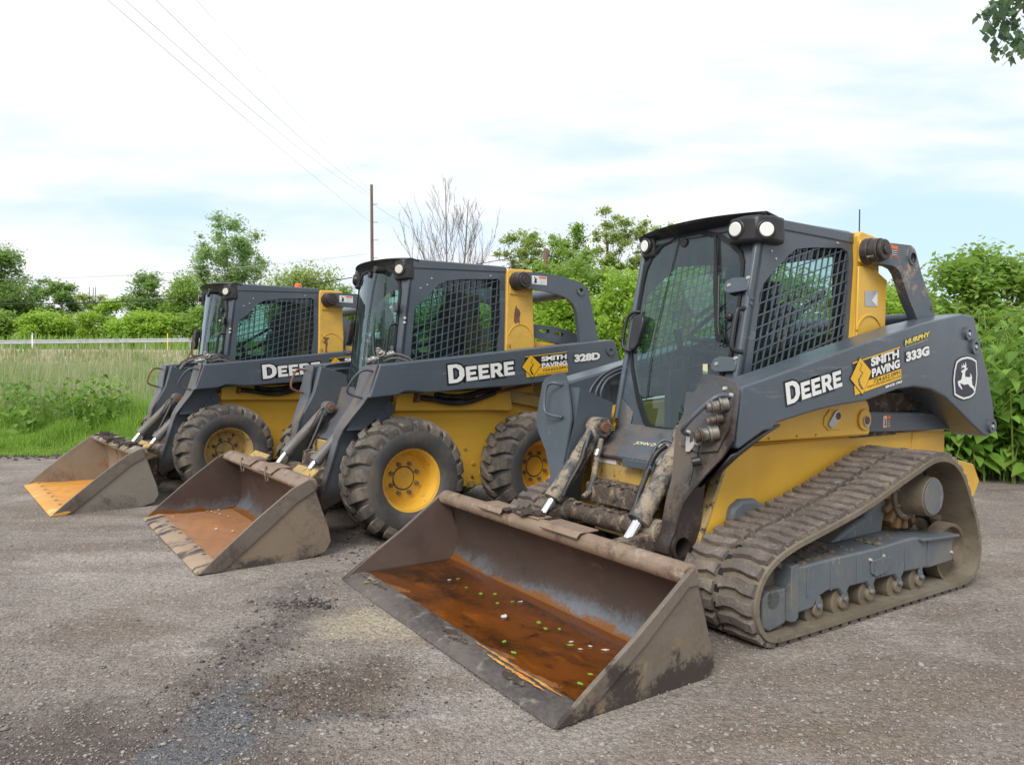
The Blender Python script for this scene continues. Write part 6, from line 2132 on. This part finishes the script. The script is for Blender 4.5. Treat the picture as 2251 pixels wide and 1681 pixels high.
GL = 'open feathery trees behind the middle loader'
T('locust_tree', 'sparse feathery tree at the left of the group behind the middle loader', 'tree', .55, 38, 9.0, 3.8, 4.0, .10, lf_loc, 7920, 46, GL, seed=21, spread=.125, trunk=.09, sparse=True, shape='vase')
T('locust_tree', 'fuller feathery tree rising behind the arch of the middle loader', 'tree', 3.0, 38, 9.4, 4.2, 3.0, .10, lf_mid, 16500, 50, GL, seed=22, spread=.125, trunk=.10, sparse=True, shape='vase')
T('locust_tree', 'tallest thin feathery tree, just left of the nearest cab', 'tree', 5.35, 40, 10.6, 3.0, 5.0, .10, lf_loc, 6600, 44, GL, seed=23, spread=.125, trunk=.09, sparse=True, shape='vase')
T('locust_tree', 'thin pale feathery tree touching the left edge of the nearest cab', 'tree', 7.5, 40, 10.0, 3.4, 3.6, .10, lf_loc, 9240, 44, GL, seed=24, spread=.125, trunk=.09, sparse=True, shape='vase')
T('locust_tree', 'small feathery treetop above the roof of the nearest cab', 'tree', 9.6, 42, 10.2, 2.0, 5.0, .10, lf_loc, 2200, 18, GL, seed=25, spread=.125, trunk=.07, sparse=True)
T('leafy_tree', 'bright green leafy tree filling the gap left of the nearest cab', 'tree', 3.35, 22, 4.7, 3.0, .2, 0.10, lf_lime, 17000, 60, None, seed=31, spread=.14, droop=True, stems=3, trunk=.07)
T('leafy_tree', 'bright green leafy tree seen through the arch of the middle loader', 'tree', 1.35, 23, 4.4, 3.0, .2, 0.10, lf_lime, 15000, 56, None, seed=32, spread=.14, stems=3, trunk=.07)
T('leafy_tree', 'mid green tree behind the arch of the middle loader, farther back', 'tree', 2.3, 30, 6.6, 4.6, .5, 0.14, lf_mid, 13000, 52, None, seed=33, spread=.13, trunk=.1)
T('leafy_tree', 'green tree seen through the cab of the nearest loader', 'tree', 6.6, 26, 4.6, 4.6, .2, 0.13, lf_lime, 13000, 50, None, seed=34, spread=.15, stems=3, trunk=.08)
T('leafy_tree', 'taller green tree hidden behind the nearest cab, seen through its side screen', 'tree', 9.0, 30, 6.9, 5.5, .2, 0.15, lf_mid, 15000, 56, None, seed=44, spread=.15, stems=3, trunk=.1)
T('leafy_tree', 'green tree behind the yellow post of the nearest loader', 'tree', 10.4, 27, 4.8, 4.6, .2, 0.13, lf_mid, 13000, 50, None, seed=35, spread=.15, stems=3, trunk=.08)
T('leafy_tree', 'dark green tree seen through the arch of the nearest loader', 'tree', 13.6, 26, 5.0, 4.6, .2, 0.13, lf_mid, 13000, 50, None, seed=36, spread=.15, stems=3, trunk=.08)
T('leafy_tree', 'rounded green tree at the right edge above the big leaved hedge', 'tree', 10.6, 16, 4.15, 3.1, .2, 0.09, lf_mid, 26000, 70, None, seed=37, spread=.14, stems=3, trunk=.07)
T('leafy_tree', 'low green tree left of the rounded tree at the right', 'tree', 9.1, 17, 3.3, 2.6, .2, 0.09, lf_lime, 15000, 50, None, seed=38, spread=.14, stems=3, trunk=.06)
T('leafy_tree', 'green shrubbery seen just behind the far boom of the middle loader', 'tree', -.9, 26, 3.6, 3.6, .2, 0.12, lf_mid, 9000, 40, None, seed=39, spread=.15, stems=3, trunk=.06)
# out of the frame at the left: reflected in the windscreens
for k, (x, y, tp) in enumerate(((-24, 4, 7), (-27, 8.5, 9), (-22, 12, 6), (-30, 1, 8), (-26, -3, 7), (-14, -16, 9), (-5, -22, 10), (6, -20, 9))):
    T('broadleaf_tree', 'tree standing outside the picture, seen only as a dark shape in the windscreens', 'tree', x, y, tp, 5.5, .3, .30, lf_dark, 2500, 22, 'trees reflected in the windscreens', seed=50 + k)


# bare tree
def bare_tree():
    root = empty('bare_tree', (-3.5, 40, float(ground_z(-3.5, 40))))
    tag(root, 'bare leafless tree with many thin branches rising behind the middle cab', 'tree')
    rs = random.Random(12)
    bm = bmesh.new()
    segs = []

    def grow(p, d, ln, r, lvl):
        q = [p]
        dd = d.copy()
        n = 6
        for i in range(n):
            dd = (dd + Vector((rs.uniform(-.13, .13), rs.uniform(-.13, .13), .08))).normalized()
            q.append(q[-1] + dd * ln / n)
        b_tube(bm, q, r, 5, r * .3)
        if lvl == 0:
            return
        for k in range({2: 10, 1: 6}[lvl]):
            f = rs.uniform(.2, .97)
            i = min(int(f * n), n - 1)
            t_ = (q[i + 1] - q[i]).normalized()
            a = rs.uniform(0, 2 * PI)
            nd = (t_ + Vector((math.cos(a), math.sin(a), .1)) * rs.uniform(.35, .65)).normalized()
            grow(q[i].lerp(q[i + 1], f * n - i), nd, ln * rs.uniform(.25, .45) * (1.15 - f * .5), r * .42, lvl - 1)
    for (ox, lean, top_) in ((0, -.02, 11.2), (.55, .05, 10.0)):
        st = [Vector((ox * .4, 0, -.1)), Vector((ox + lean * 3, 0, 3.5)), Vector((ox + lean * 7, .05, 7.5)), Vector((ox + lean * 10, 0, top_))]
        st = smooth_path(st, 2)
        b_tube(bm, st, .10, 6, .012)
        for k in range(15):
            f = .22 + .72 * k / 15
            i = int(f * (len(st) - 1))
            sx = (1 if k % 2 else -1)
            h_ = st[i].z
            L_ = (top_ - h_) * .68 + .4
            d_ = Vector((sx * rs.uniform(.22, .52), rs.uniform(-.4, .4), .9)).normalized()
            grow(st[i].copy(), d_, L_, .045 * (1.1 - f), 2)
    bm2('trunk', bm, deadbark, root, 60)


bare_tree()


# big-leaved knotweed: arching stems with heart-shaped leaves
def heart(C, U, Nn, s):
    """C base points, U direction to the tip, Nn normal, s size -> verts/faces (fan of quads)"""
    Vv = np.cross(Nn, U)
    prof = [(-.10, .0), (-.14, .24), (.08, .44), (.42, .38), (.78, .18), (1.08, 0)]
    out = []
    mids = [(0.0, 0), (.30, 0), (.66, 0)]
    left = [C + U * s * a + Vv * s * b + Nn * s * (abs(b) * .28 - a * a * .10) for a, b in prof]
    right = [C + U * s * a - Vv * s * b + Nn * s * (abs(b) * .28 - a * a * .10) for a, b in prof[1:5]]
    mm = [C + U * s * a - Nn * s * a * a * .10 for a, b in mids]
    arr = left + right + mm      # 6 + 4 + 3 = 13
    V = np.stack(arr, 1)
    f = np.array([[10, 2, 1, 0], [10, 11, 3, 2], [11, 12, 4, 3], [12, 5, 5, 4], [10, 0, 6, 7], [10, 7, 8, 11], [11, 8, 9, 12], [12, 9, 5, 5]])
    return V, f


def knotweed(label, x, y, w, d, h, nst, leaf, seed, mat=None, lps=16, group='big leaved bushes'):
    rs = np.random.default_rng(seed)
    z0 = float(ground_z(x, y))
    root = empty('knotweed_bush', (x, y, z0))
    tag(root, label, 'bush', group)
    bm = bmesh.new()
    C, U, Nn, S = [], [], [], []
    for s in range(nst):
        bx, by = rs.uniform(-.5, .5) * w * .85, rs.uniform(-.5, .5) * d * .85
        hh = h * rs.uniform(.55, 1.08)
        a = rs.uniform(0, 2 * PI)
        ln = hh * rs.uniform(.15, .45)
        q = []
        for k in range(7):
            f = k / 6
            q.append(Vector((bx + math.cos(a) * ln * f ** 1.8, by + math.sin(a) * ln * f ** 1.8, hh * (f - .12 * f ** 3))))
        b_tube(bm, q, .010, 5, .003)
        for k in range(lps):
            f = .12 + .88 * (k + rs.random()) / lps
            i = min(int(f * 6), 5)
            p = q[i].lerp(q[i + 1], f * 6 - i)
            b = a + (1 if k % 2 else -1) * rs.uniform(.6, 2.2)
            out = np.array([math.cos(b), math.sin(b), rs.uniform(-.35, .25)])
            off = rs.uniform(.03, .16)
            C.append(np.array(p) + out * off)
            dr = rs.uniform(.1, .9)
            u = out + np.array([0, 0, -dr])
            U.append(u / np.linalg.norm(u))
            nv = np.array([rs.normal(0, .28), rs.normal(0, .28), 1.]) + out * .35
            nv = nv - U[-1] * (nv @ U[-1])
            Nn.append(nv / np.linalg.norm(nv))
            S.append(leaf * rs.uniform(.42, 1.22) * (1 - .35 * f ** 4))
    bm2('stems', bm, lf_will, root, 60)
    C, U, Nn, S = map(np.array, (C, U, Nn, S))
    V, f = heart(C, U, Nn, S[:, None])
    n = len(C)
    quads = [g for g in f if len(set(g)) == 4]
    tris = [[g[0], g[1], g[3]] for g in f if len(set(g)) == 3]
    VV = V.reshape(-1, 3)
    F = (np.array(quads)[None] + (np.arange(n) * 13)[:, None, None]).reshape(-1, 4)
    FT = (np.array(tris)[None] + (np.arange(n) * 13)[:, None, None]).reshape(-1, 3)
    me = bpy.data.meshes.new('leaves')
    me.from_pydata(VV.tolist(), [], F.tolist() + FT.tolist())
    mk('leaves', me, mat or lf_knot, root, smooth=0)
    me.polygons.foreach_set('use_smooth', [True] * len(me.polygons))
    return root


K = knotweed
K('big leaved bush closest behind the tail of the nearest loader', 5.05, 8.75, 1.2, 1.2, 1.75, 44, .185, 1)
K('big leaved bush at the right edge of the picture, front row', 6.1, 8.5, 1.3, 1.1, 1.9, 70, .185, 2)
K('big leaved bush in the front row cut by the right edge', 7.3, 8.3, 1.3, 1.2, 2.0, 50, .185, 3)
K('taller big leaved bush behind the tail of the nearest loader', 5.75, 9.8, 1.5, 1.2, 2.15, 70, .185, 4)
K('tallest big leaved bush at the right edge, second row', 7.2, 9.7, 1.6, 1.2, 2.45, 70, .185, 5)
K('big leaved bush farther back above the loader tail', 6.9, 11.2, 2.2, 1.2, 2.45, 70, .185, 6)
K('low leafy bush among the weeds left of the farthest loader', -7.5, 12.3, 1.9, 1.2, 1.2, 46, .12, 7, lf_knot, 12, None)

# overhanging branch, top right
ot = empty('overhanging_tree', (6.86, 3.6, -.52))
tag(ot, 'tree whose leafy branch tip hangs into the top right corner', 'tree')
bm = bmesh.new()
b_tube(bm, [(0, 0, -.1), (-.1, 0, 2.5), (-.3, .1, 5.0), (-.5, .2, 7.0)], .17, 10, .08)
b_tube(bm, smooth_path([(-.3, .1, 4.9), (-1.4, .6, 5.3), (-2.6, 1.1, 5.0), (-3.35, 1.38, 4.45)], 2), .05, 6, .008)
for (a, b) in (((-3.0, 1.25, 4.8), (-3.55, 1.42, 4.0)), ((-2.9, 1.2, 4.85), (-3.2, 1.35, 4.05)), ((-3.3, 1.35, 4.5), (-3.85, 1.40, 4.35)), ((-2.7, 1.1, 4.95), (-2.85, 1.3, 4.2))):
    b_tube(bm, smooth_path([a, ((a[0] + b[0]) / 2 - .05, a[1], (a[2] + b[2]) / 2 + .1), b], 1), .008, 5, .002)
bm2('trunk', bm, barkm, ot, 60)
P = []
rs = np.random.default_rng(9)
for (c_, r_, k) in (((-3.50, 1.40, 4.22), .19, 110), ((-3.30, 1.35, 4.42), .24, 160), ((-3.45, 1.38, 4.02), .15, 60), ((-3.15, 1.35, 4.15), .16, 50), ((-2.95, 1.3, 4.45), .25, 90), ((-3.6, 1.4, 4.6), .2, 60), ((-2.9, 1.3, 4.1), .12, 25), ((-2.5, 1.1, 4.9), .5, 260), ((-1.5, .7, 5.4), .8, 500), ((-.5, .2, 6.4), 1.3, 1200)):
    g = rs.normal(0, 1, (k, 3))
    g /= np.linalg.norm(g, axis=1)[:, None]
    P.append(np.array(c_) + g * r_ * rs.random((k, 1)) ** .5)
V, F = leaf_quads(np.concatenate(P), .062, .1, True, 1.2)
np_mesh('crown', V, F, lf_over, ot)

# ================================================================ guard rail, posts, pole, wires
gr = empty('guard_rail', (-40, 58, 0))
tag(gr, 'long galvanised guard rail running along the road behind the meadow', 'guard rail')


def gz(x):
    return 2.52 + (x + 40) * .0165


bm = bmesh.new()
x0, x1 = -62, -8
prof = [(0, .0), (.04, .03), (.04, .09), (0, .13), (0, .18), (.04, .22), (.04, .28), (0, .31)]
va = [bm.verts.new((x0 + 40, -a, gz(x0) + .50 + b)) for a, b in prof]
vb = [bm.verts.new((x1 + 40, -a, gz(x1) + .50 + b)) for a, b in prof]
for k in range(len(prof) - 1):
    bm.faces.new((va[k], va[k + 1], vb[k + 1], vb[k]))
rb = bm2('rail_beam', bm, galv, gr, 0)
rb.modifiers.new('s', 'SOLIDIFY').thickness = .01
pm = bpy.data.meshes.new('post')
bm = bmesh.new()
b_box(bm, (0, .06, .15), (.07, .015, 1.0))
b_box(bm, (0, .14, .15), (.07, .015, 1.0))
b_box(bm, (0, .10, .15), (.012, .08, 1.0))
bm.to_mesh(pm)
bm.free()
pm.materials.append(galv)
for k in range(30):
    px = -61.5 + k * 1.79
    o = bpy.data.objects.new('rail_post', pm)
    col.objects.link(o)
    o.parent = gr
    o.location = (px + 40, 0, gz(px) + .1)
for (px, py, m, lab) in ((-37.6, 57.0, carm, 'white marker post in front of the guard rail'), (-27.0, 57.0, dgold, 'thin yellow marker post in front of the guard rail')):
    mp = empty('marker_post', (px, py, float(ground_z(px, py))))
    tag(mp, lab, 'marker post')
    bm = bmesh.new()
    b_box(bm, (0, 0, .6), (.12 if m is carm else .07, .02, 1.5))
    bm2('post', bm, m, mp, 35, .003)
    if m is carm:
        box('cap', (0, -.012, 1.25), (.10, .006, .18), galv, mp, 0)
# far embankment beyond the rail so that no gap shows below it
up_ = empty('utility_pole', (-8.6, 45, float(ground_z(-8.6, 45))))
tag(up_, 'tall bare wooden utility pole with climbing steps behind the middle cab', 'utility pole')
cyl('pole', (0, 0, -.2), (-.12, 0, 12.1), .13, woodm, up_, r1=.085, seg=10)
for k in range(9):
    z_ = 10.9 - 1.1 * k
    cyl('step', (-.1, 0, z_), (.28, 0, z_), .018, rollm, up_, seg=6)
p2 = empty('utility_pole', (1.37, 30, 0))
tag(p2, 'short brown pole standing among the trees above the middle loader arch', 'utility pole')
cyl('pole', (0, 0, 0), (0, 0, 6.2), .12, woodm, p2, r1=.11, seg=10)


def wire(label, a, b, sag, r, mat=wirem, grp='overhead wires'):
    pts = []
    for k in range(25):
        f = k / 24
        p = Vector(a).lerp(Vector(b), f)
        p.z -= sag * 4 * f * (1 - f)
        pts.append(p)
    o = tube('overhead_wire', pts, r, mat, None, seg=5, it=0)
    tag(o, label, 'wire', grp)


pt = (-8.72, 45, 11.9)
wire('lowest overhead wire descending from the top left to the tall pole', (pt[0], 45, 10.2), (-9.6, 16.5, 9.9), .10, .005)
wire('middle overhead wire descending from the top left to the tall pole', (pt[0], 45, 11.7), (-9.2, 16.5, 9.9), .35, .005)
wire('upper overhead wire descending from the top left to the tall pole', (pt[0], 45, 11.9), (-8.45, 16.5, 9.9), .30, .005)
wire('faint topmost overhead wire running from the top edge to the tall pole', (pt[0], 45, 12.1), (-7.4, 16.5, 9.8), .1, .0025)
wire('thin wire leaving the tall pole towards the lower right', (pt[0], 45, 11.4), (0.5, 60, 8.6), .4, .008)
wire('thick black cable crossing in front of the far trees at the left', (-36, 40, 4.95), (-9, 45, 7.0), .9, .030, cablem)
wire('thin wire above the far trees at the left', (-36, 42, 6.2), (-9, 45, 8.3), .5, .010)
wire('twin black cables beside the middle cab', (-9, 45, 7.1), (1.3, 30, 6.1), .25, .018, cablem)
wire('cable from the short pole down towards the nearest cab', (1.37, 30, 6.0), (9.0, 34, 5.2), .3, .022, cablem)
wire('second cable beside the middle cab, just below the twin cables', (-12, 52, 7.0), (1.3, 30, 5.7), .2, .014, cablem)

# orange netting post and a white car far behind
on = empty('barrier_net', (12.35, 21.5, 2.62))
tag(on, 'small scrap of orange barrier netting among the leaves behind the loader arch', 'netting')
bm = bmesh.new()
for k in range(6):
    b_tube(bm, [(-.35 + k * .12, 0, -.06), (-.30 + k * .12, .02, .12)], .03, 5)
b_tube(bm, [(-.4, 0, .02), (0, .02, .08), (.4, 0, .10)], .03, 5)
bm2('net', bm, orangem, on, 35)


def parked_car(label, x, y, rz):
    root = empty('parked_car', (x, y, float(ground_z(x, y))), rz)
    tag(root, label, 'car', 'white cars parked far behind the loaders')
    prof = [(-2.2, .35), (-2.25, .7), (-2.1, .95), (-1.3, 1.05), (-.8, 1.42), (.6, 1.45), (1.2, 1.05), (2.0, .92), (2.2, .7), (2.2, .35)]
    b = prism('body', prof, -.85, .85, carm, root, bevel=.06, seg=3)
    for s in (1, -1):
        prism('window', [(-1.15, 1.04), (-.75, 1.36), (.5, 1.38), (1.0, 1.04)], s * .851, s * .856, darkglass, root, bevel=0)
        for wx in (-1.4, 1.35):
            cyl('wheel', (wx, s * .62, .33), (wx, s * .87, .33), .33, wallm, root, seg=20, bevel=.02)
            cyl('wheel', (wx, s * .87, .33), (wx, s * .875, .33), .2, galv, root, seg=16)
    prism('windscreen', [(.62, 1.40), (1.15, 1.07), (1.18, 1.085), (.65, 1.42)], -.72, .72, darkglass, root, bevel=0)
    for s in (1, -1):
        box('headlight', (2.19, s * .62, .72), (.06, .3, .12), lens, root, .01)


parked_car('white car glimpsed through the windscreen of the nearest cab', 5.2, 17.5, R(200))
parked_car('white car glimpsed under the arch of the nearest loader', 11.2, 21, R(175))
print('objects', len(bpy.data.objects))
